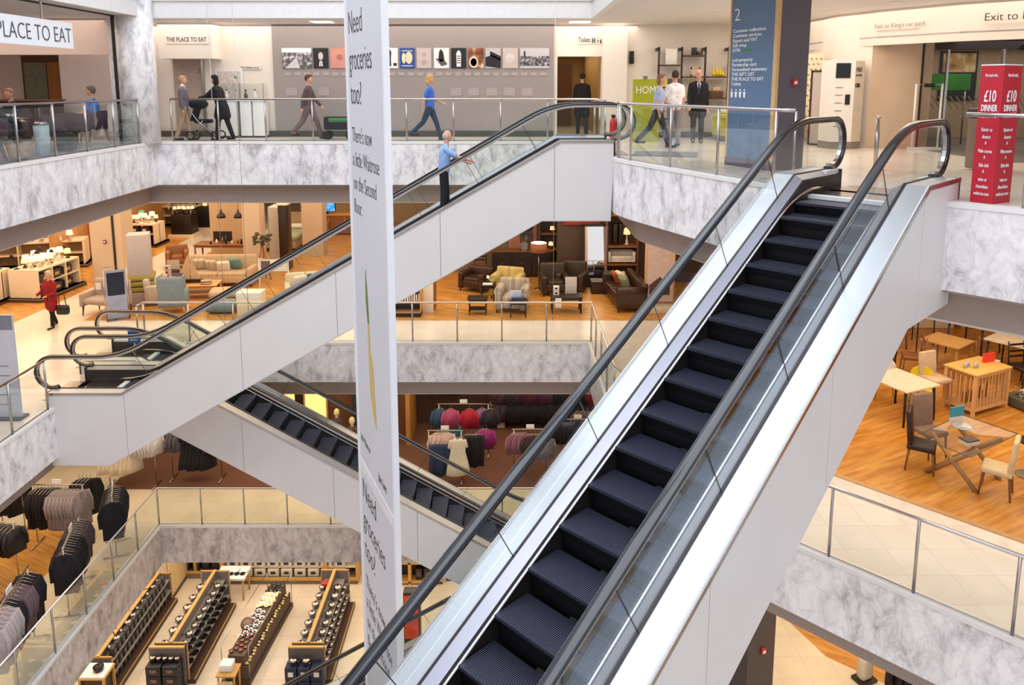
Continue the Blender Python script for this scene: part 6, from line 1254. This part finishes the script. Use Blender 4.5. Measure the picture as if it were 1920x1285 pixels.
hang('coat', LGY, 'light grey coat at the front of the nearest rack', 'light grey coats on the nearest rack', -10.1, 13.95, -9.95, 13.2, Z0+H1, 6)
rack('rack of black sequinned tops on the wood floor at left', -12.9, 16.8, -11.6, 16.6, H1, card=1)
hang('top', M('sequin_black', '#121018', .5, var=.8, scale=60), 'black sparkly top on the wood floor rack', 'black sparkly tops', -12.8, 16.8, -11.6, 16.6, Z0+H1, 10, 1.2)
hang('coat', BK, 'black coat at the left picture edge on the wood floor', 'black coats at the left edge', -12.9, 16.2, -12.0, 16.0, Z0+H1-.2, 6, 1.2)
rack('rack at the left edge below the marble band, holding black clothes', -13.6, 18.9, -12.9, 18.9, H1)
hang('coat', BK, 'black coat on the rack under the marble band', 'black coats under the marble band', -13.6, 18.9, -12.95, 18.9, Z0+H1, 6, 1.0)
rack('rack of ivory dresses under the foot of the long escalator', -12.0, 21.3, -10.5, 21.3, 1.75)
hang('dress', IV, 'ivory dress on the rack under the long escalator', 'ivory dresses', -12.1, 21.3, -11.1, 21.3, Z0+1.75, 8, 1.1)
hang('top', M('blouse_striped', '#d3cdd2', .9, var=.15), 'pale striped blouse beside the ivory dresses', 'pale striped blouses', -11.1, 21.3, -10.45, 21.3, Z0+1.75, 7, 1.1)
rack('rack of grey and black dresses right of the ivory dresses', -10.3, 21.7, -8.7, 21.7, 1.7)
hang('top', M('dress_grey', '#57505a', .9), 'grey sleeveless top beside the black dresses', 'grey tops under the descending escalator', -10.3, 21.7, -9.85, 21.7, Z0+1.7, 4, .9)
hang('dress', BK, 'black dress under the descending escalator', 'black dresses', -9.85, 21.7, -9.1, 21.7, Z0+1.7, 6, .9)
hang('top', M('top_plum', '#5d3240', .9), 'plum top at the right of the black dresses', 'plum tops', -9.1, 21.7, -8.7, 21.7, Z0+1.7, 4, .9)
# pieces seen between the descending escalator and the main escalator
for i, (x, y, l) in enumerate(((-5.45, 22.6, 'cream-headed tailor dummy in dark grey, left one beside the banner'), (-4.85, 22.0, 'cream-headed tailor dummy with a patterned top, right one beside the banner'))):
    r = E('mannequin', l, 'mannequin', (x, y, Z0)); MB().cap((0, 0, 1.1), (0, 0, 1.4), .14, .17).build('torso', (M('mannequin_dress', '#4a3c3e', .9), M('mannequin_print', '#574a3e', .9, var=.7, scale=12))[i], r); MB().ball((0, 0, 1.72), (.09, .1, .13)).cyl((0, 0, 1.5), (0, 0, 1.65), .045).build('head', M('mannequin_cream', '#e6cf9c', .5), r); MB().cyl((0, 0, 0), (0, 0, 1.0), .02).build('pole', STEEL, r); MB().lathe([(.2, 0), (.2, .02)], n=18).build('base', STEEL, r)
    MB().lathe([(.17, .55), (.15, 1.1)], n=14).build('skirt', (M('mannequin_dress', '#4a3c3e'), DKW)[i], r)
r = E('lit_doorway', 'bright yellow lit panel behind the descending escalator', 'light panel', (-6.6, 24.5, Z0)); MB().b2(-.35, .35, 0, .05, 0, 2.6).build('panel', M('lit_yellow', '#ffdf8a', .6, emit=.9), r); MB().b2(-.40, -.35, -.03, .06, 0, 2.6).build('jamb', OAKF, r); MB().b2(.35, .40, -.03, .06, 0, 2.6).build('jamb', OAKF, r)
r = E('lit_doorway', 'second narrow lit panel left of the bright yellow one', 'light panel', (-7.5, 24.6, Z0)); MB().b2(-.16, .16, 0, .05, 0, 2.6).build('panel', M('lit_yellow', '#ffdf8a'), r); MB().b2(-.2, -.16, -.03, .06, 0, 2.6).build('jamb', OAKF, r)
r = E('fabric_panel', 'orange patterned panel at the left behind the descending escalator', 'panel', (-8.7, 25.0, Z0)); MB().b2(-.6, .6, 0, .05, .8, 2.6).build('panel', M('orange_print', '#a35a34', .8, var=.4, scale=6), r); MB().b2(-.6, .6, .0, .06, 0, .8).build('plinth', DKW, r)
for i in range(2):
    r = E('display_column', 'tall dark green display beside the lit panels, %s one' % ('left', 'right')[i], 'display', (-8.0+2.95*i, 24.3, Z0)); MB().rbox((0, 0, 1.3), (.5, .3, 2.6), .02).build('board', M('board_green', '#26302a', .8, var=.4), r); MB().ball((.05, -.2, 1.9), (.12, .06, .2)).build('leaf_decoration', M('deco_gold', '#b9a455', .5), r)
rack('rack with jeans and a white blouse set just right of the banner', -2.55, 21.6, -1.45, 21.6, 1.6, card=1)
hang('trousers', M('denim', '#28365c', .9, var=.15), 'blue jeans on the front rack right of the banner', 'blue jeans', -2.35, 21.5, -1.95, 21.5, Z0+1.35, 3, .1)
hang('top', M('blush_top', '#d8b9ae', .9), 'blush knitted top above the jeans', 'blush tops', -2.3, 21.7, -1.9, 21.7, Z0+1.62, 3, .2)
hang('dress', M('dress_offwhite', '#d8d0bc', .9), 'long off-white dress on the front rack', 'off-white dresses', -1.75, 21.4, -1.45, 21.4, Z0+1.6, 2, .1)
hang('trousers', BK, 'black trousers right of the off-white dress', 'black trousers', -1.4, 21.8, -.95, 21.8, Z0+1.5, 4, .2)
rack('middle rack of bright swimwear and patterned tops', -2.4, 23.3, -.7, 23.3, 1.7, card=1)
for i, (x, c, l) in enumerate(((-2.35, '#2b4a6c', 'dark teal top at the left of the bright rack'), (-2.0, '#b04a72', 'pink and turquoise bikini top on the bright rack'), (-1.98, '#4d9aa6', 'turquoise top under the pink bikini'), (-1.4, '#b01a34', 'red top with dark straps on the bright rack'), (-1.0, '#8d5a8c', 'purple striped top on the bright rack'), (-.75, '#2a2430', 'dark top at the right end of the bright rack'))):
    hang('top', M('bright_'+c[1:], c, .8, var=.35, scale=6, sc=(6, 1, 1)), l, 'bright tops on the middle rack', x, 23.2-.08*(i % 2), x+.1, 23.2, Z0+(1.72 if i != 2 else 1.35), 1, .1)
hang('top', M('bright_magenta', '#9a2f78', .8, var=.3), 'magenta top hanging low behind the black trousers', 'magenta tops', -.95, 22.6, -.75, 22.6, Z0+1.3, 2, .2)
hang('coat', BK, 'black jacket hanging high on the brown wall right of the banner', 'black jackets on the brown wall', -2.7, 24.8, -1.8, 24.8, Z0+2.5, 3, .1)
hang('top', M('bright_red', '#c9301a', .8), 'bright red top beside the black wall jackets', 'red tops on the brown wall', -1.65, 24.8, -1.45, 24.8, Z0+2.5, 1, .1)
for row, (z, cols) in enumerate(((2.55, ('#2c2a22', '#5a3844', '#241e22', '#6d5c58', '#7d7060', '#2a2222', '#7c2632', '#4a2026')), (1.75, ('#4a3036', '#3a2a34', '#51222c', '#4d2740', '#1c1a20', '#241c24', '#8d1f30', '#3c2a3c')), (1.1, ('#3a2a30', '#17161c', '#15141a', '#141318', '#15131a', '#17151c', '#2e2632', '#5f4650')))):
    for i, c in enumerate(cols):
        x = -.55+.55*i; hang('top', M('wallrow_'+c[1:], c, .9, var=.3, scale=8), 'folded or hung top on the back wall display, %s row' % ('top', 'middle', 'bottom')[row], ('top', 'middle', 'bottom')[row]+' row of clothes on the back wall', x, 25.0, x+.36, 25.0, Z0+z, 3, .12)
    r = E('display_rail', 'chrome rail on the back clothing wall, %s one' % ('upper', 'middle', 'lower')[row], 'rail', (1.4, 25.05, Z0+z)); MB().tube([(-2.2, 0, 0), (2.2, 0, 0)], .014).build('bar', STEEL, r)
    for x in (-2, 0, 2): MB().tube([(x, 0, 0), (x, .5, 0)], .012).build('bracket', STEEL, r)
rack('front rack of striped pink tops and a necklace, near the main escalator', .0, 21.9, 1.1, 21.9, 1.5, card=1)
hang('top', M('stripe_pink', '#8d5a6c', .9, var=.5, scale=6, sc=(8, 1, 1)), 'pink and black striped top on the front rack', 'pink striped tops', .0, 21.9, .45, 21.9, Z0+1.5, 5, .6)
hang('top', M('dark_beaded', '#3b2a2e', .8, var=.6, scale=24), 'dark beaded top in the centre of the front rack', 'dark beaded tops', .5, 21.8, .85, 21.8, Z0+1.5, 3, .2)
hang('top', M('stripe_white', '#8b8488', .9, var=.7, scale=6, sc=(1, 1, 8)), 'black and white striped top at the right of the front rack', 'striped tops', .9, 21.8, 1.1, 21.8, Z0+1.4, 2, .3)
rack('rack of dark tops half hidden by the main escalator', 1.5, 22.6, 2.6, 22.6, 1.5, card=1)
hang('top', M('top_ink', '#201e26', .9), 'dark ink top half hidden by the main escalator', 'ink tops', 1.5, 22.6, 2.0, 22.6, Z0+1.5, 5, .5)
hang('top', M('top_rosewood', '#5c3a40', .9), 'rosewood top above the dark ones by the escalator', 'rosewood tops', 2.0, 22.9, 2.6, 22.9, Z0+1.75, 4, .5)
# clothes glimpsed under the right gallery
rack('low rack of black garments at the bottom right under the gallery', 7.2, 13.3, 8.8, 12.6, 1.3)
hang('coat', BK, 'black coat on the low rack at bottom right', 'black coats at bottom right', 7.2, 13.3, 8.8, 12.6, Z0+1.3, 12)
r = E('floor_mannequin', 'pale folded garment by the rack at the bottom right', 'garment', (7.05, 13.75, Z0), .4); MB().rbox((0, 0, .3), (.3, .2, .5), .08).build('cloth', IV, r); MB().rbox((0, 0, .03), (.4, .3, .06), .01).build('stand', DKW, r)
# ------------------------------------------------------------ ground floor: kitchen goods
ZG = FG
PSS = M('pan_steel', '#b9b0a8', .18, .95, var=.08); PBK = M('pan_black', '#201c1c', .3, .3); OAKG = M('gondola_oak', '#c79850', .45, var=.12, sc=(1, 6, 1)); GRYP = M('gondola_grey', '#6e6462', .7)
def gondola(label, x0, x1, y0, y1, H, endbox=True):
    cx, cy = (x0+x1)/2, (y0+y1)/2; W = x1-x0; D = y1-y0; r = E('gondola', label, 'display unit', (cx, cy, ZG))
    MB().b2(-W/2-.16, W/2+.16, -D/2, D/2, 0, .14).build('plinth', SHW, r); MB().b2(-W/2-.16, -W/2-.13, -D/2, D/2, .12, .16).build('plinth_edge', OAKG, r); MB().b2(W/2+.13, W/2+.16, -D/2, D/2, .12, .16).build('plinth_edge', OAKG, r)
    MB().b2(-.03, .03, -D/2+.03, D/2-.03, .14, H).build('spine', GRYP, r); MB().b2(-.05, .05, -D/2, D/2, H, H+.035).build('top_rail', OAKG, r)
    for s in (-1, 1):
        y = s*(D/2-.015); MB().b2(-W/2+.02, W/2-.02, y-.015, y+.015, .14, H-.02).build('end_panel', GRYP, r)
        for x in (-W/2, W/2-.03): MB().b2(x, x+.03, y-.02, y+.02, .14, H).build('end_post', OAKG, r)
        MB().b2(-W/2, W/2, y-.02, y+.02, H-.03, H+.01).build('end_rail', OAKG, r)
    for z, k_ in ((.45, 1.0), (.82, .9), (H-.32, .7)):
        for s in (-1, 1): MB().b2(min(s*.03, s*W/2*k_), max(s*.03, s*W/2*k_), -D/2+.04, D/2-.04, z, z+.02).build('shelf', M('glass_shelf', '#8f8a86', .2), r)
    return r, cx, cy, W, D
def pan0(kind):
    r = E('pan', '', 'pan', (0, 0, -60)); 
    if kind == 'pot':
        MB().lathe([(.10, 0), (.105, .11), (.11, .115), (.112, .12), (.08, .145), (.0, .155)], n=18).build('pot_body', PSS, r); MB().lathe([(.02, .155), (.024, .18), (.0, .185)], n=10).build('lid_knob', PBK, r)
        for s in (-1, 1): MB().tube([(s*.10, -.03, .08), (s*.145, -.02, .085), (s*.145, .02, .085), (s*.10, .03, .08)], .007, 6).build('handle', PSS, r)
    elif kind == 'saucepan':
        MB().lathe([(.085, 0), (.09, .09), (.093, .095), (.06, .115), (.0, .12)], n=18).build('pan_body', PSS, r); MB().tube([(.09, 0, .07), (.28, 0, .09)], .012, 8).build('handle', PBK, r); MB().lathe([(.015, .12), (.02, .14), (0, .145)], n=8).build('lid_knob', PBK, r)
    elif kind == 'black':
        MB().lathe([(.10, 0), (.13, .05), (.125, .05), (.095, .01)], n=18).build('pan_body', PBK, r); MB().tube([(.12, 0, .04), (.32, 0, .07)], .012, 8).build('handle', PBK, r)
    return r
def stock(specs, group, label, cat, name, maker, scale=(.9, 1.15), names=None):
    o0 = None
    for i, (x, y, z) in enumerate(specs):
        if o0 is None: o0 = maker(); o0.location = (x, y, z); o = o0
        else: o = dup(o0, (x, y, z), random.random()*6.28, scale=random.uniform(*scale))
        o.name = name; o['label'] = label; o['group'] = group; o['category'] = cat
# gondola 1 : boxes and pans, hidden partly by the fascia
r, cx, cy, W, D = gondola('leftmost kitchen gondola of dark boxed goods, partly behind the marble band', -12.05, -11.25, 19.4, 23.2, 1.05)
MIX = M('boxed_mixed', '#3d3836', .6, var=.9, scale=7)
many('boxed_pan', 'dark boxed pan set standing in the leftmost gondola', 'box', 'boxed pans in the leftmost gondola', [(-11.40+.02*(j % 2), 19.75+.24*i, ZG+(.16, .47, .84)[j], PI/2+.1) for i in range(14) for j in range(3)], (.2, .14, .28), MIX, M('box_art', '#8d8078', .5, var=.8, scale=20))
stock([(-11.48, 19.8+.33*i, ZG+1.0) for i in range(10)], 'saucepans along the leftmost gondola', 'saucepan on the leftmost gondola', 'pan', 'saucepan', lambda: pan0('saucepan'))
r = E('end_table', 'light wood table with a black casserole in the bottom left of the kitchen floor', 'table', (-11.45, 18.95, ZG)); MB().rbox((0, 0, .98), (.75, .6, .05), .01).build('tabletop', OAKG, r); MB().b2(-.34, .34, -.27, .27, 1.0, 1.03).build('white_cloth', WHITE, r)
for a_ in (-1, 1):
    for b in (-1, 1): MB().b2(a_*.33-.03, a_*.33+.03, b*.25-.03, b*.25+.03, 0, .96).build('leg', OAKG, r)
MB().b2(-.3, .3, -.22, .22, .1, .9).build('dark_back', DKW, r)
r = E('casserole', 'black casserole on the light wood end table', 'pan', (-11.38, 18.95, ZG+1.03)); MB().lathe([(.12, 0), (.14, .1), (.14, .12), (.08, .16), (0, .17)], n=20).build('pot_body', PBK, r); MB().ball((0, 0, .18), .025).build('lid_knob', PBK, r)
r = E('upright_panel', 'tall cream panel with dark tool shapes behind the leftmost gondola', 'panel', (-11.35, 23.9, ZG), PI/2); MB().b2(-.65, .65, -.03, .03, 0, 1.9).build('board', M('panel_tan', '#dcbf8c', .6), r); MB().b2(-.68, .68, -.05, .05, 0, .1).build('kick_board', SHW, r)
for i in range(3): MB().rbox((-.3+.32*i, -.05, 1.45), (.1, .02, .5), .01).build('tool_shape', M('tool_brown', '#7a4e22', .5), r)
# gondola 2
r, cx, cy, W, D = gondola('kitchen gondola of steel pots, second from the left', -10.15, -9.22, 19.65, 22.95, 1.3)
stock([(cx-.30+.04*(i % 2), 19.9+.5*i, ZG+1.0) for i in range(6)], 'steel pots on the left side of the second gondola', 'steel lidded pot on the left side of the second gondola', 'pot', 'stock_pot', lambda: pan0('pot'), (1.0, 1.3))
stock([(cx+.24, 19.95+.36*i, ZG+1.0) for i in range(8)], 'saucepans on the right side of the second gondola', 'steel saucepan on the right side of the second gondola', 'pan', 'saucepan', lambda: pan0('saucepan'), (1.0, 1.3))
stock([(cx+.33, 19.95+.33*i, ZG+.85) for i in range(9)]+[(cx+.38, 19.95+.33*i, ZG+.47) for i in range(9)], 'black frying pans in the second gondola', 'black frying pan on the shelves of the second gondola', 'pan', 'frying_pan', lambda: pan0('black'), (.8, 1.0))
many('boxed_pan', 'black box stacked at the front end of the second gondola', 'box', 'black boxes before the second gondola', [(-9.95+.46*i, 19.25, ZG+.14+.3*j) for i in range(2) for j in range(3)], (.42, .4, .28), BLACK, M('box_red_art', '#7c5650', .5, var=.6, scale=16))
stock([(-10.05+.17*i, 19.3, ZG+1.05) for i in range(5)], 'steel pans on top of the black boxes', 'steel pan on top of the black boxes', 'pan', 'saucepan', lambda: pan0('saucepan'), (.7, .85))
r = E('box_stand', 'dark low stand holding the black boxes at the front of the second gondola', 'stand', (-9.72, 19.25, ZG)); MB().b2(-.5, .5, -.25, .25, 0, .14).build('plinth', DKW, r); MB().b2(-.5, .5, .2, .24, .14, 1.3).build('back_panel', GRYP, r); MB().b2(-.5, .5, .18, .26, 1.3, 1.34).build('rail', OAKG, r)
# gondola 3 : low display of mugs, bowls and timers
r = E('low_display', 'low long display crowded with yellow, white and dark kitchen goods', 'display unit', (-7.75, 21.3, ZG), -.08)
MB().b2(-.42, .42, -1.7, 1.7, 0, .14).build('plinth', SHW, r); MB().b2(-.36, .36, -1.65, 1.65, .14, .55).build('body', M('display_umber', '#5a4336', .6), r); MB().b2(-.24, .24, -1.6, 1.6, .55, .85).build('upper_tier', M('display_umber', '#5a4336'), r)
for s in (-1, 1):
    for y in (-1.65, 1.65): MB().cyl((s*.4, y, .14), (s*.4, y, 1.2), .012).build('post', STEEL, r)
    MB().cyl((s*.4, -1.65, 1.2), (s*.4, 1.65, 1.2), .01).build('wire', STEEL, r)
def bowl(c): 
    def f():
        r = E('bowl', '', 'bowl', (0, 0, -60)); MB().lathe([(.03, 0), (.075, .05), (.07, .05), (.0, .012)], n=14).build('bowl_body', c[0], r); MB().lathe([(.0, .02), (.05, .035)], n=12).build('inside', c[1], r); return r
    return f
YW = M('glaze_yellow', '#e6c630', .35); YR = M('glaze_rust', '#b5562a', .4); DB = M('glaze_dark', '#2d1c18', .35)
def dp(n, z, xs, ys):  # points on the turned display
    out = []
    for i in range(n):
        lx = xs[0]+(xs[1]-xs[0])*((i*.618) % 1); ly = lerp(ys[0], ys[1], (i+.5)/n); c_, s_ = math.cos(-.08), math.sin(-.08); out.append((-7.75+lx*c_-ly*s_, 21.3+lx*s_+ly*c_, ZG+z))
    return out
stock(dp(22, .85, (-.2, .2), (.45, 1.15)), 'yellow and white bowls', 'white bowl with a yellow inside on the low display', 'bowl', 'bowl', bowl((WHITE, YW)), (.9, 1.2))
stock(dp(16, .85, (-.2, .2), (-.9, .3)), 'white bowls with dark insides', 'white bowl with a dark inside on the low display', 'bowl', 'bowl', bowl((WHITE, DB)), (.8, 1.1))
stock(dp(14, .85, (-.2, .2), (-1.5, -.6)), 'brown bowls', 'brown glazed bowl near the front of the low display', 'bowl', 'bowl', bowl((DB, YR)), (.8, 1.1))
stock(dp(12, .85, (-.2, .2), (1.15, 1.6)), 'black kitchen pots at the far end', 'black pot at the far end of the low display', 'pot', 'bowl', bowl((PBK, PSS)), (1.0, 1.5))
stock(dp(26, .55, (.28, .34), (-1.6, 1.6)), 'yellow-lidded jars low on the right', 'small jar with a yellow lid low on the right of the display', 'jar', 'jar', bowl((PSS, YW)), (.7, 1.0))
stock(dp(26, .55, (-.34, -.28), (-1.6, 1.6)), 'pale mugs low on the left', 'small pale mug low on the left of the display', 'mug', 'mug', bowl((M('mug_cream', '#d9c6ae', .4), DB)), (.6, .9))
r = E('tray', 'round brown tray leaning on the low display', 'tray', (-7.98, 20.95, ZG+.9)); o = MB().lathe([(.0, 0), (.17, .0), (.18, .02), (.0, .012)], n=24).build('disc', M('tray_brown', '#8d7064', .4), r); MB().lathe([(.165, .012), (.185, .03), (.18, .01)], n=24).build('rim', DB, r); r.rotation_euler = (.9, .2, 0)
r = E('plinth_table', 'light wood table with a white tray at the front of the low display', 'table', (-7.95, 19.3, ZG)); MB().rbox((0, 0, .72), (.55, .5, .05), .01).build('tabletop', OAKG, r); legs4(r, .22, .2, .7, .03, OAKG, 1); MB().rbox((-.05, .05, .85), (.35, .3, .2), .02).build('white_tray', WHITE, r); MB().b2(-.2, .2, -.27, -.26, .2, .6).build('poster', M('poster_cream', '#d9c9a0', .6, var=.3, scale=9), r)
# gondola 4
r, cx, cy, W, D = gondola('kitchen gondola of steel pans left of the banner', -6.25, -5.32, 19.65, 23.0, 1.3)
stock([(cx-.28, 19.9+.42*i, ZG+1.0) for i in range(7)], 'pots on the left side of the fourth gondola', 'steel or black pot on the left side of the fourth gondola', 'pot', 'stock_pot', lambda: pan0('pot'), (.9, 1.2))
stock([(cx+.22, 19.95+.4*i, ZG+1.0) for i in range(7)], 'pots on the right side of the fourth gondola', 'steel lidded pot on the right side of the fourth gondola', 'pot', 'stock_pot', lambda: pan0('pot'), (1.0, 1.35))
stock([(cx+.36, 19.95+.3*i, ZG+.85) for i in range(10)]+[(cx+.4, 19.95+.3*i, ZG+.47) for i in range(10)], 'saucepans on the shelves of the fourth gondola', 'small saucepan on the shelves of the fourth gondola', 'pan', 'saucepan', lambda: pan0('saucepan'), (.7, .95))
boxthing('boxed_pan', 'bright red box at the far left of the fourth gondola', 'box', (cx-.2, 22.5, ZG+1.0), (.2, .2, .2), RED)
many('boxed_appliance', 'dark blue and white appliance box at the front of the fourth gondola', 'box', 'appliance boxes before the fourth gondola', [(-6.15+.36*i, 19.25, ZG+.14+.42*j) for i in range(3) for j in range(2)], (.33, .33, .40), M('box_navy', '#1c2a4a', .6, var=.5, scale=5), WHITE)
r = E('box_stand', 'dark low stand holding the appliance boxes at the front of the fourth gondola', 'stand', (-5.8, 19.25, ZG)); MB().b2(-.55, .55, -.25, .25, 0, .14).build('plinth', DKW, r); MB().b2(-.5, .5, .2, .24, .14, 1.3).build('back_panel', GRYP, r); MB().b2(-.5, .5, .18, .26, 1.3, 1.34).build('rail', OAKG, r)
stock([(-6.1+.36*i, 19.25, ZG+.98) for i in range(2)], 'coffee makers on the appliance boxes', 'steel coffee maker on the appliance boxes', 'coffee maker', 'coffee_maker', lambda: pan0('pot'), (1.0, 1.05))
# back wall shelving
r = E('shelving', 'long oak wall shelving of boxed kitchen goods under the back marble band', 'shelving', (-7.6, 24.6, ZG))
MB().b2(-2.3, 2.3, -.5, .2, 0, .2).build('plinth', M('plinth_taupe', '#7d6c58', .7), r); MB().b2(-2.35, 2.35, -.55, -.5, .16, .26).build('front_rail', OAKG, r); MB().b2(-2.3, 2.3, .3, .34, 0, 2.6).build('back', M('shelf_backing', '#b9a68c', .8), r)
for x in (-2.35, 1.2, 2.3): MB().b2(x-.06, x+.06, -.5, .3, .2, 2.6).build('upright', OAKG, r)
for z in (.55, .95, 1.35, 1.75): MB().b2(-2.3, 2.3, -.4, .3, z, z+.02).build('shelf', CUBW, r)
many('boxed_pan', 'white box with a dark pan picture on the back wall shelving', 'box', 'white pan boxes on the back shelving', [(-9.6+.46*i, 24.3, ZG+(.22, .57, .97)[j]) for i in range(9) for j in range(3)], (.38, .24, .28), M('box_offwhite', '#cfc4b4', .6), DARKM)
many('boxed_pan', 'black box on the upper back wall shelving', 'box', 'black boxes on the back shelving', [(-9.5+.5*i, 24.3, ZG+1.37) for i in range(8)], (.36, .24, .26), BLACK, M('box_dim_art', '#5a504c', .6))
r = E('glass_unit', 'glazed shelf unit with dark goods at the back left of the kitchen floor', 'shelving', (-11.0, 24.8, ZG))
MB().b2(-.95, .95, -.4, .2, 0, .2).build('plinth', M('plinth_taupe', '#7d6c58'), r); MB().b2(-.98, .98, -.42, -.38, .2, .28).build('front_rail', OAKG, r); MB().b2(-.95, .95, .2, .25, 0, 2.4).build('back', M('back_ochre', '#a9875a', .8), r)
for x in (-.95, 0, .95): MB().b2(x-.03, x+.03, -.4, .2, .2, 2.4).build('upright', OAKG, r)
for z in (.75, 1.25): MB().b2(-.95, .95, -.35, .2, z, z+.02).build('shelf', CUBW, r)
many('kitchen_box', 'dark box in the glazed shelf unit at back left', 'box', 'dark goods in the glazed unit', [(-11.7+.34*i, 24.65, ZG+(.22, .78, 1.28)[j]) for i in range(5) for j in range(3)], (.26, .24, .34), M('box_darkmix', '#2a2320', .6, var=.8, scale=8))
r = E('knife_table', 'sloping white-topped table with black pans behind the second gondola', 'table', (-9.35, 23.55, ZG)); MB().b2(-.5, .5, -.35, .35, .75, .82).build('tabletop', WHITE, r); legs4(r, .42, .28, .75, .03, OAKG, 1)
stock([(-9.75+.19*i, 23.45, ZG+.82) for i in range(5)], 'black pans on the white-topped table', 'black pan in the row on the white-topped table', 'pan', 'frying_pan', lambda: pan0('black'), (.6, .7))
r = E('oak_cabinet', 'orange oak cabinet with dark contents right of the banner at the bottom', 'cabinet', (-3.35, 24.3, ZG)); MB().b2(-.7, .7, .1, .15, 0, 2.3).build('back', DKW, r)
for x in (-.7, -.15, .7): MB().b2(x-.05, x+.05, -.3, .1, 0, 2.3).build('upright', OAKG, r)
for z in (.1, .8, 1.5, 2.25): MB().b2(-.7, .7, -.3, .1, z, z+.05).build('shelf', OAKG, r)
many('kitchen_box', 'dark box inside the orange oak cabinet', 'box', 'dark boxes in the oak cabinet', [(-3.2+.28*i, 24.2, ZG+(.16, .86, 1.56)[j]) for i in range(2) for j in range(3)], (.22, .2, .4), DKW, M('box_dim_art', '#5a504c'))
r = E('advertising_board', 'orange poster on a dark column seen through the main escalator glass', 'poster', (-3.0, 21.0, ZG)); MB().rbox((0, 0, 1.0), (.5, .3, 2.0), .02).build('column_body', DARKM, r); MB().b2(-.22, .2, -.17, -.15, .5, 1.9).build('poster', M('poster_orange', '#e2491c', .5, var=.35, scale=4), r)
person('person whose dark shoes show below the descending escalator near the bottom centre', (-2.35, 24.2, FG), -PI/2, 1.7, '#4a3c38', '#6d5c48', '#3a2a20', arms=((.2, .1, .3), (-.2, .1, .3)))
# tidy: any group held by one thing only needs no group
from collections import Counter
cnt = Counter(o.get('group') for o in bpy.data.objects if o.parent is None and o.get('group'))
for o in bpy.data.objects:
    if o.get('group') and (o.parent is not None or cnt[o['group']] < 2): del o['group']
    if o.parent is not None and 'category' in o: del o['category']
